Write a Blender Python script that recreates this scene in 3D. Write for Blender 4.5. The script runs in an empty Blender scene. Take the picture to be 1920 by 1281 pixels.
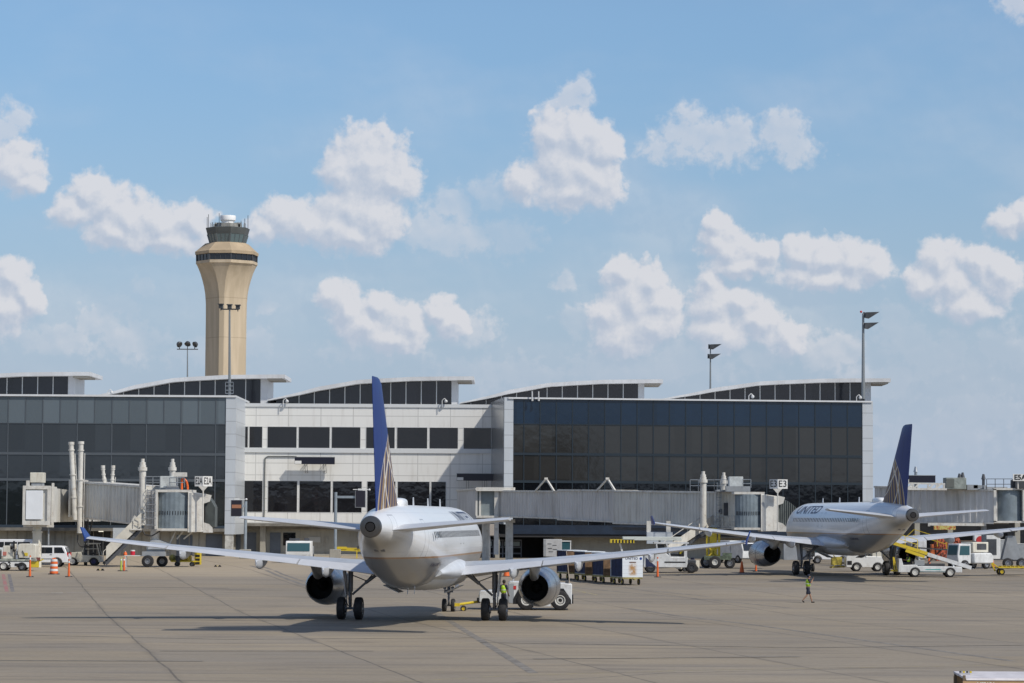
import bpy, bmesh, math, random
from mathutils import Vector, Matrix, Euler
random.seed(7)
R = math.radians
SC = bpy.context.scene
COL = SC.collection

# ---------------------------------------------------------------- camera
FPX, CAMH, PITCH, ROLL = 5200.0, 5.27, math.atan(334.0/5200.0), 0.0055
cam = bpy.data.cameras.new('camera')
cam.sensor_width = 36.0
cam.lens = FPX/1920.0*36.0
cam.clip_start = 1.0
cam.clip_end = 20000.0
camo = bpy.data.objects.new('camera', cam)
COL.objects.link(camo)
CAMM = Matrix.Translation((0, 0, CAMH)) @ Matrix.Rotation(math.pi/2+PITCH, 4, 'X') @ Matrix.Rotation(ROLL, 4, 'Z')
camo.matrix_world = CAMM
SC.camera = camo
SC.render.resolution_x, SC.render.resolution_y = 1024, 683

# ---------------------------------------------------------------- light
SUNV = Vector((0.74, -0.60, 1.0)).normalized()      # towards the sun
SUN_EL = math.asin(SUNV.z)
SUN_AZ = math.atan2(SUNV.x, SUNV.y)                  # clockwise from +Y
sun = bpy.data.lights.new('sun', 'SUN')
sun.energy = 3.0
sun.angle = R(1.2)
sun.color = (1.0, 0.93, 0.82)
suno = bpy.data.objects.new('sun', sun)
suno.rotation_euler = SUNV.to_track_quat('Z', 'Y').to_euler()
suno.location = (40, -40, 60)
COL.objects.link(suno)
SC.view_settings.view_transform = 'Standard'
SC.view_settings.look = 'None'
SC.view_settings.gamma = 1.0
SC.view_settings.exposure = 0.25

# ---------------------------------------------------------------- node helpers
class NT:
    def __init__(s, tree):
        s.t = tree; s.n = tree.nodes; s.l = tree.links
    def node(s, typ, **kw):
        nd = s.n.new(typ)
        for k, v in kw.items(): setattr(nd, k, v)
        return nd
    def put(s, sock, v):
        if isinstance(v, bpy.types.NodeSocket): s.l.new(v, sock)
        elif v is not None:
            if hasattr(sock, 'default_value'):
                dv = sock.default_value
                try:
                    if hasattr(dv, '__len__') and not hasattr(v, '__len__'): sock.default_value = [v]*len(dv)
                    elif hasattr(dv, '__len__') and len(dv) == 4 and len(v) == 3: sock.default_value = (*v, 1)
                    else: sock.default_value = v
                except Exception as e: raise
    def m(s, op, a, b=None, c=None, clamp=False):
        nd = s.node('ShaderNodeMath', operation=op); nd.use_clamp = clamp
        s.put(nd.inputs[0], a)
        if b is not None: s.put(nd.inputs[1], b)
        if c is not None: s.put(nd.inputs[2], c)
        return nd.outputs[0]
    def vm(s, op, a, b=None, sc=None):
        nd = s.node('ShaderNodeVectorMath', operation=op)
        s.put(nd.inputs[0], a)
        if b is not None: s.put(nd.inputs[1], b)
        if sc is not None: s.put(nd.inputs['Scale'], sc)
        return nd.outputs['Value'] if op in ('LENGTH', 'DISTANCE', 'DOT_PRODUCT') else nd.outputs['Vector']
    def xyz(s, v):
        nd = s.node('ShaderNodeSeparateXYZ'); s.put(nd.inputs[0], v); return nd.outputs
    def comb(s, x, y, z):
        nd = s.node('ShaderNodeCombineXYZ'); s.put(nd.inputs[0], x); s.put(nd.inputs[1], y); s.put(nd.inputs[2], z); return nd.outputs[0]
    def mix(s, f, a, b, mode='MIX'):
        nd = s.node('ShaderNodeMix', data_type='RGBA', blend_type=mode)
        s.put(nd.inputs[0], f); s.put(nd.inputs[6], a); s.put(nd.inputs[7], b); return nd.outputs[2]
    def sm(s, v, a, b, lo=0.0, hi=1.0):
        nd = s.node('ShaderNodeMapRange', interpolation_type='SMOOTHSTEP')
        s.put(nd.inputs[0], v); s.put(nd.inputs[1], a); s.put(nd.inputs[2], b); s.put(nd.inputs[3], lo); s.put(nd.inputs[4], hi)
        return nd.outputs[0]
    def lin(s, v, a, b, lo=0.0, hi=1.0):
        nd = s.node('ShaderNodeMapRange'); nd.clamp = True
        s.put(nd.inputs[0], v); s.put(nd.inputs[1], a); s.put(nd.inputs[2], b); s.put(nd.inputs[3], lo); s.put(nd.inputs[4], hi)
        return nd.outputs[0]
    def noise(s, vec, scale, detail=4.0, rough=0.55, dist=0.0, typ=None):
        nd = s.node('ShaderNodeTexNoise'); s.put(nd.inputs['Vector'], vec)
        nd.inputs['Scale'].default_value = scale; nd.inputs['Detail'].default_value = detail
        nd.inputs['Roughness'].default_value = rough; nd.inputs['Distortion'].default_value = dist
        return nd.outputs[0]
    def ramp(s, f, stops):
        nd = s.node('ShaderNodeValToRGB'); s.put(nd.inputs[0], f)
        el = nd.color_ramp.elements
        while len(el) > 1: el.remove(el[0])
        el[0].position = stops[0][0]; el[0].color = (*stops[0][1], 1)
        for p, c in stops[1:]:
            e = el.new(p); e.color = (*c, 1)
        return nd.outputs[0]

# ---------------------------------------------------------------- world: sky and clouds
W = bpy.data.worlds.new('World'); SC.world = W; W.use_nodes = True
w = NT(W.node_tree); w.n.clear()
tc = w.node('ShaderNodeTexCoord')
DIR = tc.outputs['Generated']
sky = w.node('ShaderNodeTexSky', sky_type='NISHITA')
sky.sun_disc = False; sky.sun_elevation = SUN_EL; sky.sun_rotation = SUN_AZ
sky.air_density = 1.0; sky.dust_density = 1.2; sky.ozone_density = 2.0; sky.altitude = 30
# cumulus is fixed to directions of the sky.  (u, v): degrees right of +Y and degrees above the horizon
KD = 1/90.76
def PX(x, y):
    X = x + ROLL*(y-640.5); Y = y - ROLL*(x-960)
    return (math.degrees(math.atan((X-960)/FPX)), math.degrees(math.atan((974.5-Y)/FPX)))
STRONG = [(690,312,76,76),(740,338,42,40),(640,322,44,42),(660,392,66,60),(705,412,60,56),(625,428,52,44),(530,408,42,36),(495,428,36,28),(575,425,48,38),(660,440,90,34),
 (1035,246,46,44),(1085,250,48,46),(1132,280,36,40),(1055,305,66,56),(1112,330,54,48),(1075,355,84,40),(985,345,46,32),
 (160,366,38,38),(198,392,46,42),(135,405,44,36),(245,412,52,46),(215,440,62,38),(305,432,56,42),(362,420,40,36),(300,456,90,26),
 (15,325,56,46),(45,350,32,28),(18,528,34,40),(5,585,56,50),(52,565,30,34),
 (622,556,30,30),(650,582,42,42),(715,575,34,32),(682,612,52,40),(765,608,42,38),(822,585,34,30),(850,608,34,30),(735,636,70,28),
 (1165,512,34,36),(1215,530,40,40),(1190,566,52,50),(1245,570,36,36),(1140,590,44,38),(1225,610,56,46),(1165,634,60,42),
 (1332,530,22,26),(1335,572,44,42),(1388,566,32,28),(1350,622,56,46),(1425,604,46,38),(1478,642,38,34),
 (1342,424,28,30),(1348,454,38,38),(1380,470,36,28),(1435,474,36,26),(1505,478,40,32),(1552,484,42,36),(1604,494,44,38),(1645,504,30,30),(1550,524,100,26),(1390,500,70,24),
 (1765,492,40,38),(1732,535,36,34),(1790,540,48,44),(1838,500,36,34),(1878,525,46,42),(1825,580,60,30),(1895,424,34,28),(1935,414,40,34)]
WEAK = [(1075,178,36,30),(1095,158,18,22),(1048,200,28,22),(1295,218,28,28),(1300,258,60,40),(1370,262,66,44),(1470,240,46,36),(1490,280,52,30),(1240,276,44,26),
 (800,425,70,44),(860,444,80,40),(955,446,60,40),(850,385,46,34),(925,362,50,34),(22,226,30,30),(2,252,36,30),(268,548,36,28),(228,576,50,34),(180,606,56,34),
 (1085,602,50,28),(1300,660,90,46),(1440,660,80,36),(1700,640,60,44),(1765,668,80,50),(1880,660,80,50),(1560,660,90,44),(1150,690,130,40),(950,700,160,34),(1650,720,120,40),(1780,820,160,50),(380,660,90,30),(250,640,80,36),(480,640,46,40),(500,575,30,24),(1912,14,34,30),(1245,690,170,30),(110,640,110,34),(700,660,120,26),(880,620,60,34),(1850,770,110,40),(1680,600,50,30),(1058,530,28,26)]
g = bpy.data.node_groups.new('cloud_field', 'ShaderNodeTree')
g.interface.new_socket('UV', in_out='INPUT', socket_type='NodeSocketVector')
g.interface.new_socket('Density', in_out='OUTPUT', socket_type='NodeSocketFloat')
g.interface.new_socket('Bulk', in_out='OUTPUT', socket_type='NodeSocketFloat')
q = NT(g)
gi = q.node('NodeGroupInput'); go = q.node('NodeGroupOutput')
uv = gi.outputs[0]
wn = q.node('ShaderNodeTexNoise', noise_dimensions='2D'); wn.inputs['Scale'].default_value = 1.7; wn.inputs['Detail'].default_value = 3; wn.inputs['Roughness'].default_value = .5
q.put(wn.inputs['Vector'], uv)
uvw = q.vm('ADD', uv, q.vm('SCALE', q.vm('SUBTRACT', wn.outputs['Color'], (0.5, 0.5, 0.5)), sc=0.42))
def blobs(lst, k):
    acc = None
    for (cx, cy, rx, ry) in lst:
        cu, cv = PX(cx, cy); rx *= 1.22; ry *= 1.25
        nd = q.node('ShaderNodeVectorMath', operation='MULTIPLY_ADD')
        q.put(nd.inputs[0], uvw); q.put(nd.inputs[1], (1/(rx*KD), 1/(ry*KD), 0)); q.put(nd.inputs[2], (-cu/(rx*KD), -cv/(ry*KD), 0))
        b = q.vm('LENGTH', nd.outputs[0])
        acc = b if acc is None else q.m('SMOOTH_MIN', acc, b, k)
    return q.m('SUBTRACT', 1.0, acc)
vor = q.node('ShaderNodeTexVoronoi', feature='F1', voronoi_dimensions='2D'); vor.inputs['Scale'].default_value = 2.2
vor.inputs['Detail'].default_value = 3.0; vor.inputs['Roughness'].default_value = 0.52; vor.inputs['Lacunarity'].default_value = 2.2; vor.normalize = True
q.put(vor.inputs['Vector'], uvw)
puff = q.m('SUBTRACT', 0.42, vor.outputs['Distance'])
nn = q.node('ShaderNodeTexNoise', noise_dimensions='2D'); nn.inputs['Scale'].default_value = 4.2; nn.inputs['Detail'].default_value = 6; nn.inputs['Roughness'].default_value = .6; q.put(nn.inputs['Vector'], uv)
tex = q.m('ADD', q.m('MULTIPLY', puff, .85), q.m('MULTIPLY', q.m('SUBTRACT', nn.outputs[0], .5), .80))
BS = blobs(STRONG, .45); S_ = q.m('ADD', q.m('MULTIPLY', BS, 1.5), tex); q.l.new(BS, go.inputs[1])
W_ = q.m('MULTIPLY', q.m('ADD', blobs(WEAK, .3), q.m('MULTIPLY', tex, 1.3)), .52)
den = q.m('SMOOTH_MAX', S_, q.m('MINIMUM', W_, .33), .08)
q.l.new(den, go.inputs[0])
d3 = w.xyz(DIR)
u_ = w.m('MULTIPLY', w.m('ARCTAN2', d3[0], d3[1]), 57.2958)
hl = w.m('SQRT', w.m('ADD', w.m('MULTIPLY', d3[0], d3[0]), w.m('MULTIPLY', d3[1], d3[1])))
v_ = w.m('MULTIPLY', w.m('ARCTAN2', d3[2], hl), 57.2958)
UV = w.comb(u_, v_, 0.0)
def field(vec):
    nd = w.node('ShaderNodeGroup'); nd.node_tree = g; w.put(nd.inputs[0], vec); return nd.outputs
f0, b0 = field(UV)[:2]
f1, b1 = field(w.vm('ADD', UV, (0.09, 0.17, 0.0)))[:2]
dl = w.m('SUBTRACT', f0, f1)
lit = w.sm(dl, -0.75, 0.62)
up_ = w.sm(w.m('SUBTRACT', b0, b1), -0.42, 0.30)
alpha = w.m('MULTIPLY', w.sm(f0, -0.05, w.m('MULTIPLY_ADD', up_, -0.45, .98)), .86)
infront = w.sm(d3[1], 0.86, 0.93)
n3 = w.noise(w.vm('MULTIPLY', DIR, (1, 1, 2.5)), 3.2, 5, 0.6)
alpha = w.m('ADD', w.m('MULTIPLY', alpha, infront), w.m('MULTIPLY', w.sm(n3, 0.50, 0.66, 0, 0.8), w.m('SUBTRACT', 1.0, infront)))
thin = w.sm(w.noise(w.vm('MULTIPLY', DIR, (1.0, 1.0, 2.2)), 9.0, 4, 0.55), 0.42, 0.72, 0, 0.30)
alpha = w.m('MAXIMUM', alpha, w.m('MULTIPLY', thin, w.sm(v_, 14, 3, .35, 1.0)))
alpha = w.m('MULTIPLY', alpha, w.sm(v_, -0.5, 4.5, 0.7, 1.0))
SKYK = 0.085
elev2 = w.lin(v_, 0.0, 40.0)
skyc = w.mix(1.0, sky.outputs[0], w.ramp(elev2, [(0.0, (0.66, 0.76, 1.04)), (0.10, (0.78, .95, 1.14)), (0.26, (0.98, 1.14, 1.26)), (0.7, (.75, .85, 1.0)), (1.0, (.7, .8, .95))]), 'MULTIPLY')
skyc = w.mix(w.sm(v_, 10.0, -1.0, 0.0, .95), skyc, (4.25, 5.15, 6.5))
lit2 = w.m('MULTIPLY', w.m('MULTIPLY_ADD', up_, .35, .65), lit)
lit2 = w.m('ADD', lit2, w.m('MULTIPLY', w.m('SUBTRACT', up_, .5), .25), clamp=True)
ccol = w.mix(lit2, (4.75, 5.3, 6.35), (7.2, 7.15, 7.45))
fin = w.mix(alpha, skyc, ccol)
bg = w.node('ShaderNodeBackground'); w.put(bg.inputs[0], fin); bg.inputs[1].default_value = SKYK
wo = w.node('ShaderNodeOutputWorld'); w.l.new(bg.outputs[0], wo.inputs[0])
W.cycles.sampling_method = 'MANUAL'; W.cycles.sample_map_resolution = 512

# ---------------------------------------------------------------- pixel <-> world
def ray(px, py):
    d = CAMM.to_3x3() @ Vector(((px-960)/FPX, -(py-640.5)/FPX, -1.0))
    return d
def at(px, py, D):
    d = ray(px, py); return Vector((0, 0, CAMH)) + d*(D/d.y)
def gz(Y):
    return 0.0 if Y < 155 else (0.0115*(Y-155) if Y < 235 else 0.92)
def gnd(px, py):
    d = ray(px, py); C = Vector((0, 0, CAMH)); lo, hi = 20.0, 900.0
    for _ in range(50):
        m_ = (lo+hi)/2; p = C + d*(m_/d.y)
        if p.z > gz(m_): lo = m_
        else: hi = m_
    p = C + d*(lo/d.y); p.z = gz(lo); return p
def hitp(px, py, p0, n):
    d = ray(px, py); C = Vector((0, 0, CAMH))
    return C + d*((p0-C).dot(n)/d.dot(n))

# ---------------------------------------------------------------- materials
MATS = {}
def mat(name, col, rough=0.6, metal=0.0, var=0.0, vscale=1.0, bump=0.0, bscale=8.0, dirt=0.0, dirtcol=(0.12, 0.09, 0.06), coat=0.0, streak=0.0, spec=0.5):
    if name in MATS: return MATS[name]
    M_ = bpy.data.materials.new(name); M_.use_nodes = True
    t = NT(M_.node_tree); t.n.clear()
    bs = t.node('ShaderNodeBsdfPrincipled'); out = t.node('ShaderNodeOutputMaterial'); t.l.new(bs.outputs[0], out.inputs[0])
    tcn = t.node('ShaderNodeTexCoord'); oc = tcn.outputs['Object']
    c = col
    if var > 0:
        n = t.noise(oc, vscale, 5, 0.6)
        c = t.mix(t.sm(n, 0.35, 0.68), tuple(x*(1-var) for x in col), tuple(min(1, x*(1+var)) for x in col))
    if streak > 0:
        n = t.noise(t.vm('MULTIPLY', oc, (3.0, 3.0, 0.25)), 1.4, 4, 0.6)
        c = t.mix(t.sm(n, 0.5, 0.75, 0, streak), c, dirtcol)
    if dirt > 0:
        n = t.noise(oc, vscale*1.7, 7, 0.65)
        c = t.mix(t.sm(n, 0.5, 0.78, 0, dirt), c, dirtcol)
    t.put(bs.inputs['Base Color'], c)
    bs.inputs['Roughness'].default_value = rough; bs.inputs['Metallic'].default_value = metal
    bs.inputs['Coat Weight'].default_value = coat; bs.inputs['Specular IOR Level'].default_value = spec
    if bump > 0:
        b = t.node('ShaderNodeBump'); b.inputs['Strength'].default_value = bump; b.inputs['Distance'].default_value = 0.02
        t.put(b.inputs['Height'], t.noise(oc, bscale, 5, 0.6)); t.l.new(b.outputs[0], bs.inputs['Normal'])
    MATS[name] = M_; return M_

# ---------------------------------------------------------------- mesh builder
class MB:
    def __init__(s): s.v = []; s.f = []; s.mi = []; s.cur = 0; s.T = None
    def add(s, vs, fs):
        b = len(s.v)
        for p in vs:
            p = Vector(p)
            s.v.append(s.T @ p if s.T is not None else p)
        for f in fs: s.f.append([b+i for i in f]); s.mi.append(s.cur)
        return s
    def hexa(s, p):  # 8 points: bottom 4 ccw, top 4
        return s.add(p, [(3,2,1,0),(4,5,6,7),(0,1,5,4),(1,2,6,5),(2,3,7,6),(3,0,4,7)])
    def bx(s, x0, x1, y0, y1, z0, z1):
        return s.hexa([(x0,y0,z0),(x1,y0,z0),(x1,y1,z0),(x0,y1,z0),(x0,y0,z1),(x1,y0,z1),(x1,y1,z1),(x0,y1,z1)])
    def box(s, c, d, rz=0.0, rx=0.0, ry=0.0):
        Mx = Matrix.Translation(c) @ Euler((rx, ry, rz)).to_matrix().to_4x4()
        x, y, z = d[0]/2, d[1]/2, d[2]/2
        return s.hexa([Mx @ Vector(p) for p in [(-x,-y,-z),(x,-y,-z),(x,y,-z),(-x,y,-z),(-x,-y,z),(x,-y,z),(x,y,z),(-x,y,z)]])
    def frame(s, p, q):
        p, q = Vector(p), Vector(q); d = (q-p).normalized()
        up = Vector((0,0,1)) if abs(d.z) < 0.95 else Vector((0,1,0))
        a = d.cross(up).normalized(); b = a.cross(d).normalized(); return p, q, a, b
    def bar(s, p, q, w_, h=None):
        h = w_ if h is None else h
        p, q, a, b = s.frame(p, q); a = a*(w_/2); b = b*(h/2)
        return s.hexa([p-a-b, q-a-b, q+a-b, p+a-b, p-a+b, q-a+b, q+a+b, p+a+b])
    def cyl(s, p, q, r, r2=None, n=12, caps=True):
        r2 = r if r2 is None else r2
        p, q, a, b = s.frame(p, q); vs = []
        for i in range(n):
            t = 2*math.pi*i/n; o = a*math.cos(t)+b*math.sin(t); vs += [p+o*r, q+o*r2]
        fs = [(2*i, 2*((i+1)%n), 2*((i+1)%n)+1, 2*i+1) for i in range(n)]
        if caps: fs += [tuple(2*i for i in range(n))[::-1], tuple(2*i+1 for i in range(n))]
        return s.add(vs, fs)
    def path(s, pts, r, n=6):
        for a, b in zip(pts[:-1], pts[1:]): s.cyl(a, b, r, n=n)
        return s
    def lathe(s, prof, c=(0,0,0), axis='z', n=24, close=False):
        vs = []; m_ = len(prof)
        for i in range(n):
            t = 2*math.pi*i/n; ct, st = math.cos(t), math.sin(t)
            for r, h in prof:
                if axis == 'z': v = (r*ct, r*st, h)
                elif axis == 'y': v = (r*ct, h, r*st)
                else: v = (h, r*ct, r*st)
                vs.append(Vector(v)+Vector(c))
        fs = []
        for i in range(n):
            j = (i+1) % n
            for k in range(m_-1): fs.append((i*m_+k, j*m_+k, j*m_+k+1, i*m_+k+1))
            if close: fs.append((i*m_+m_-1, j*m_+m_-1, j*m_, i*m_))
        return s.add(vs, fs)
    def ball(s, c, r, sc=(1,1,1), n=14):
        pr = [(math.sin(math.pi*k/8), -math.cos(math.pi*k/8)) for k in range(9)]
        vs = []; c = Vector(c)
        for i in range(n):
            t = 2*math.pi*i/n
            for a, h in pr: vs.append(c+Vector((a*math.cos(t)*r*sc[0], a*math.sin(t)*r*sc[1], h*r*sc[2])))
        fs = [(i*9+k, ((i+1)%n)*9+k, ((i+1)%n)*9+k+1, i*9+k+1) for i in range(n) for k in range(8)]
        return s.add(vs, fs)
    def prism(s, pts, a0, a1, plane='xz'):   # polygon extruded along the third axis
        n = len(pts)
        def P(u, v, h): return {'xz': (u, h, v), 'xy': (u, v, h), 'yz': (h, u, v)}[plane]
        vs = [P(u, v, a0) for u, v in pts]+[P(u, v, a1) for u, v in pts]
        return s.add(vs, [tuple(range(n))[::-1], tuple(range(n, 2*n))]+[(i, (i+1)%n, n+(i+1)%n, n+i) for i in range(n)])
    def loft(s, rings, caps=True):
        n = len(rings[0]); vs = [p for r_ in rings for p in r_]; fs = []
        for k in range(len(rings)-1):
            for i in range(n): j = (i+1) % n; fs.append((k*n+i, k*n+j, (k+1)*n+j, (k+1)*n+i))
        if caps: fs += [tuple(range(n))[::-1], tuple(range((len(rings)-1)*n, len(rings)*n))]
        return s.add(vs, fs)
    def mesh(s, name, mats, origin=(0,0,0), smooth=30, bev=0):
        me = bpy.data.meshes.new(name); o = Vector(origin)
        me.from_pydata([tuple(v-o) for v in s.v], [], s.f)
        if not isinstance(mats, (list, tuple)): mats = [mats]
        for m_ in mats: me.materials.append(m_)
        me.polygons.foreach_set('material_index', s.mi)
        b = bmesh.new(); b.from_mesh(me); bmesh.ops.recalc_face_normals(b, faces=b.faces); b.to_mesh(me); b.free()
        if smooth: me.shade_smooth(); me.set_sharp_from_angle(angle=R(smooth))
        me.update(); return me

def thing(name, label, cat, loc=(0,0,0), rz=0.0, group=None):
    o = bpy.data.objects.new(name, None); COL.objects.link(o); o.empty_display_size = 0.3
    o.location = loc; o.rotation_euler = (0, 0, rz); o['label'] = label; o['category'] = cat
    if group: o['group'] = group
    return o
def obj(name, mb, mats, parent=None, origin=None, smooth=30, bev=0.0, label=None, loc=(0,0,0), rot=None):
    """origin: world position the verts are measured from (world-frame things)"""
    if origin is None and parent is not None and parent.get('wf'): origin = parent['wf']
    me = mb.mesh(name, mats, origin or (0,0,0), smooth)
    o = bpy.data.objects.new(name, me); COL.objects.link(o); o.location = loc
    if rot: o.rotation_euler = rot
    if parent is not None:
        o.parent = parent
        if parent.get('wf'): o['wf'] = parent['wf']
    if bev:
        b = o.modifiers.new('bevel', 'BEVEL'); b.width = bev; b.segments = 2; b.limit_method = 'ANGLE'; b.angle_limit = R(40)
    if label: o['label'] = label
    return o
def each(name, mb, mats, parent, smooth=30, label=None):
    """one object per separate piece of the builder"""
    par = list(range(len(mb.v)))
    def fd(i):
        while par[i] != i: par[i] = par[par[i]]; i = par[i]
        return i
    for f in mb.f:
        for i in f[1:]: par[fd(i)] = fd(f[0])
    groups = {}
    for k, f in enumerate(mb.f): groups.setdefault(fd(f[0]), []).append(k)
    res = []
    for gl in groups.values():
        m2 = MB(); idx = {}
        for k in gl:
            ff = []
            for i in mb.f[k]:
                if i not in idx: idx[i] = len(m2.v); m2.v.append(mb.v[i])
                ff.append(idx[i])
            m2.f.append(ff); m2.mi.append(mb.mi[k])
        res.append(obj(name, m2, mats, parent, smooth=smooth))
    return res
def wthing(name, label, cat, loc, group=None):
    """thing whose parts are written in world coordinates"""
    o = thing(name, label, cat, loc, 0, group); o['wf'] = tuple(loc); return o
def solo(name, mb, mats, label, cat, loc=(0,0,0), rz=0, group=None, smooth=30, bev=0, world=False):
    o = obj(name, mb, mats, None, loc if world else None, smooth, bev)
    o.location = loc; o.rotation_euler = (0, 0, rz); o['label'] = label; o['category'] = cat
    if group: o['group'] = group
    return o
def struct(name, mb, mats, smooth=30):
    o = obj(name, mb, mats, smooth=smooth); o['kind'] = 'structure'; return o
def kids(o): return [c for c in list(COL.objects) if c.parent == o]
def copy_tree(o, parent=None):
    c = o.copy(); COL.objects.link(c)
    if parent is not None: c.parent = parent
    for k in kids(o): copy_tree(k, c)
    return c
def again(o, loc, rz=None, label=None, group=None):
    c = copy_tree(o); c.location = loc
    if rz is not None: c.rotation_euler = (0, 0, rz)
    if label: c['label'] = label
    if group: c['group'] = group; o['group'] = group
    return c
def text_mb(txt, size, depth=0.0, bold=0.0, shear=0.0, cuts=0, font=None):
    cu = bpy.data.curves.new('t', 'FONT'); cu.body = txt; cu.size = size; cu.offset = bold; cu.shear = shear
    cu.extrude = depth; cu.align_x = 'CENTER'; cu.align_y = 'CENTER'; cu.resolution_u = 3
    to = bpy.data.objects.new('t', cu); me = bpy.data.meshes.new_from_object(to)
    b = bmesh.new(); b.from_mesh(me)
    bmesh.ops.triangulate(b, faces=b.faces)
    if cuts:
        ys = [v.co.y for v in b.verts]; lo, hi = min(ys), max(ys)
        for i in range(1, cuts):
            bmesh.ops.bisect_plane(b, geom=b.verts[:]+b.edges[:]+b.faces[:], plane_co=(0, lo+(hi-lo)*i/cuts, 0), plane_no=(0,1,0))
    vs = [v.co.copy() for v in b.verts]; b.verts.index_update(); fs = [[v.index for v in f.verts] for f in b.faces]
    b.free(); bpy.data.meshes.remove(me); bpy.data.objects.remove(to); bpy.data.curves.remove(cu)
    m_ = MB(); m_.add(vs, fs); return m_
_wh = {}
def wheel(parent, c, r=0.35, wd=0.22, axis='y', tm=None, rm=None, name='wheel', rimr=0.55):
    tm = tm or RUBBER; rm = rm or RIMW
    key = (r, wd, axis, rm.name, rimr)
    if key not in _wh:
        h = wd/2; t = MB().lathe([(r*rimr,-h),(r*.86,-h),(r*.96,-h*.86),(r,-h*.55),(r,h*.55),(r*.96,h*.86),(r*.86,h),(r*rimr,h)], axis=axis, n=24)
        m1 = t.mesh('tyre', tm)
        a = r*rimr
        t = MB().lathe([(0,-h*.55),(a*.35,-h*.55),(a*.4,-h*.7),(a*.75,-h*.5),(a*.85,-h*.98),(a*1.01,-h*.98),(a*1.01,h*.98),(a*.85,h*.98),(a*.75,h*.5),(a*.4,h*.7),(a*.35,h*.55),(0,h*.55)], axis=axis, n=18)
        m2 = t.mesh('rim', rm)
        _wh[key] = (m1, m2)
    m1, m2 = _wh[key]
    o = bpy.data.objects.new(name, m1); COL.objects.link(o); o.parent = parent
    wf = parent.get('wf')
    o.location = (Vector(c)-Vector(wf)) if wf else c
    q_ = bpy.data.objects.new('rim', m2); COL.objects.link(q_); q_.parent = o
    return o
RUBBER = mat('rubber', (0.018, 0.018, 0.02), 0.75, var=.3, vscale=6)
RIMW = mat('rim_white', (0.6, 0.6, 0.57), 0.5, dirt=.6, vscale=3)
RIMG = mat('rim_grey', (0.32, 0.33, 0.35), 0.35, .6)
WHITE = mat('white_paint', (0.70, 0.71, 0.70), 0.45, var=.06, vscale=1.2, dirt=.35, dirtcol=(.3,.25,.18))
WHITE2 = mat('cream_paint', (0.62, 0.60, 0.52), 0.5, var=.1, vscale=.8, dirt=.5, dirtcol=(.3,.22,.14), streak=.35)
YEL = mat('yellow_paint', (0.62, 0.47, 0.03), 0.5, dirt=.5, vscale=1.5)
GREY = mat('grey_paint', (0.28, 0.30, 0.32), 0.5, var=.12, dirt=.3)
DGREY = mat('dark_grey_paint', (0.06, 0.065, 0.075), 0.5, var=.2, dirt=.3)
BLACK = mat('black_plastic', (0.012, 0.012, 0.014), 0.5)
STEEL = mat('galvanised_steel', (0.36, 0.38, 0.40), 0.42, .7, var=.15, vscale=3)
ORANGE = mat('orange_plastic', (0.75, 0.14, 0.025), 0.55, var=.12, dirt=.25)
GLASSD = mat('dark_glass', (0.012, 0.016, 0.022), 0.06, spec=.7)
RED = mat('red_paint', (0.5, 0.03, 0.03), 0.5)
# ================================================================ apron
gm = bpy.data.materials.new('apron_concrete'); gm.use_nodes = True
t = NT(gm.node_tree); t.n.clear()
bs = t.node('ShaderNodeBsdfPrincipled'); out = t.node('ShaderNodeOutputMaterial'); t.l.new(bs.outputs[0], out.inputs[0])
oc = t.node('ShaderNodeTexCoord').outputs['Object']
o3 = t.xyz(oc)
wob = t.m('MULTIPLY', t.m('SUBTRACT', t.noise(oc, 0.15, 3, .5), .5), .25)
# longitudinal joints run at about 10 degrees, 7.6 m apart
a_ = t.m('ADD', t.m('ADD', t.m('MULTIPLY', o3[0], .984), t.m('MULTIPLY', o3[1], .182)), t.m('ADD', wob, -5.95+7.62*40))
b_ = t.m('ADD', o3[1], t.m('ADD', wob, 7.62*60-3.2))
ca = t.m('DIVIDE', a_, 7.62); cb = t.m('DIVIDE', b_, 7.62)
fa = t.m('ABSOLUTE', t.m('SUBTRACT', t.m('FRACT', ca), .5)); fb = t.m('ABSOLUTE', t.m('SUBTRACT', t.m('FRACT', cb), .5))
wn_ = t.node('ShaderNodeTexWhiteNoise'); wn_.noise_dimensions = '2D'; t.put(wn_.inputs['Vector'], t.comb(t.m('FLOOR', ca), t.m('FLOOR', cb), 0))
big = t.noise(t.vm('MULTIPLY', oc, (1, 1.0, 1)), 0.03, 6, .6)
mid = t.noise(t.vm('MULTIPLY', oc, (.45, 1.3, 1)), 0.22, 8, .65)
fine = t.noise(oc, 3.5, 6, .7)
col = t.mix(t.sm(big, .3, .7), (.262, .219, .155), (.352, .293, .208))
col = t.mix(t.sm(mid, .38, .72, 0, .5), col, (.19, .17, .148))
col = t.mix(t.m('MULTIPLY', wn_.outputs[0], .36), col, (.21, .195, .175))
col = t.mix(t.sm(fine, .3, .75, 0, .22), col, (.15, .135, .12))
# broad rubber and wear streaks along taxi direction
st_ = t.noise(t.vm('MULTIPLY', oc, (.028, .55, 1)), 1.0, 5, .6, .4)
col = t.mix(t.sm(st_, .50, .72, 0, .50), col, (.135, .118, .10))
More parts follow.
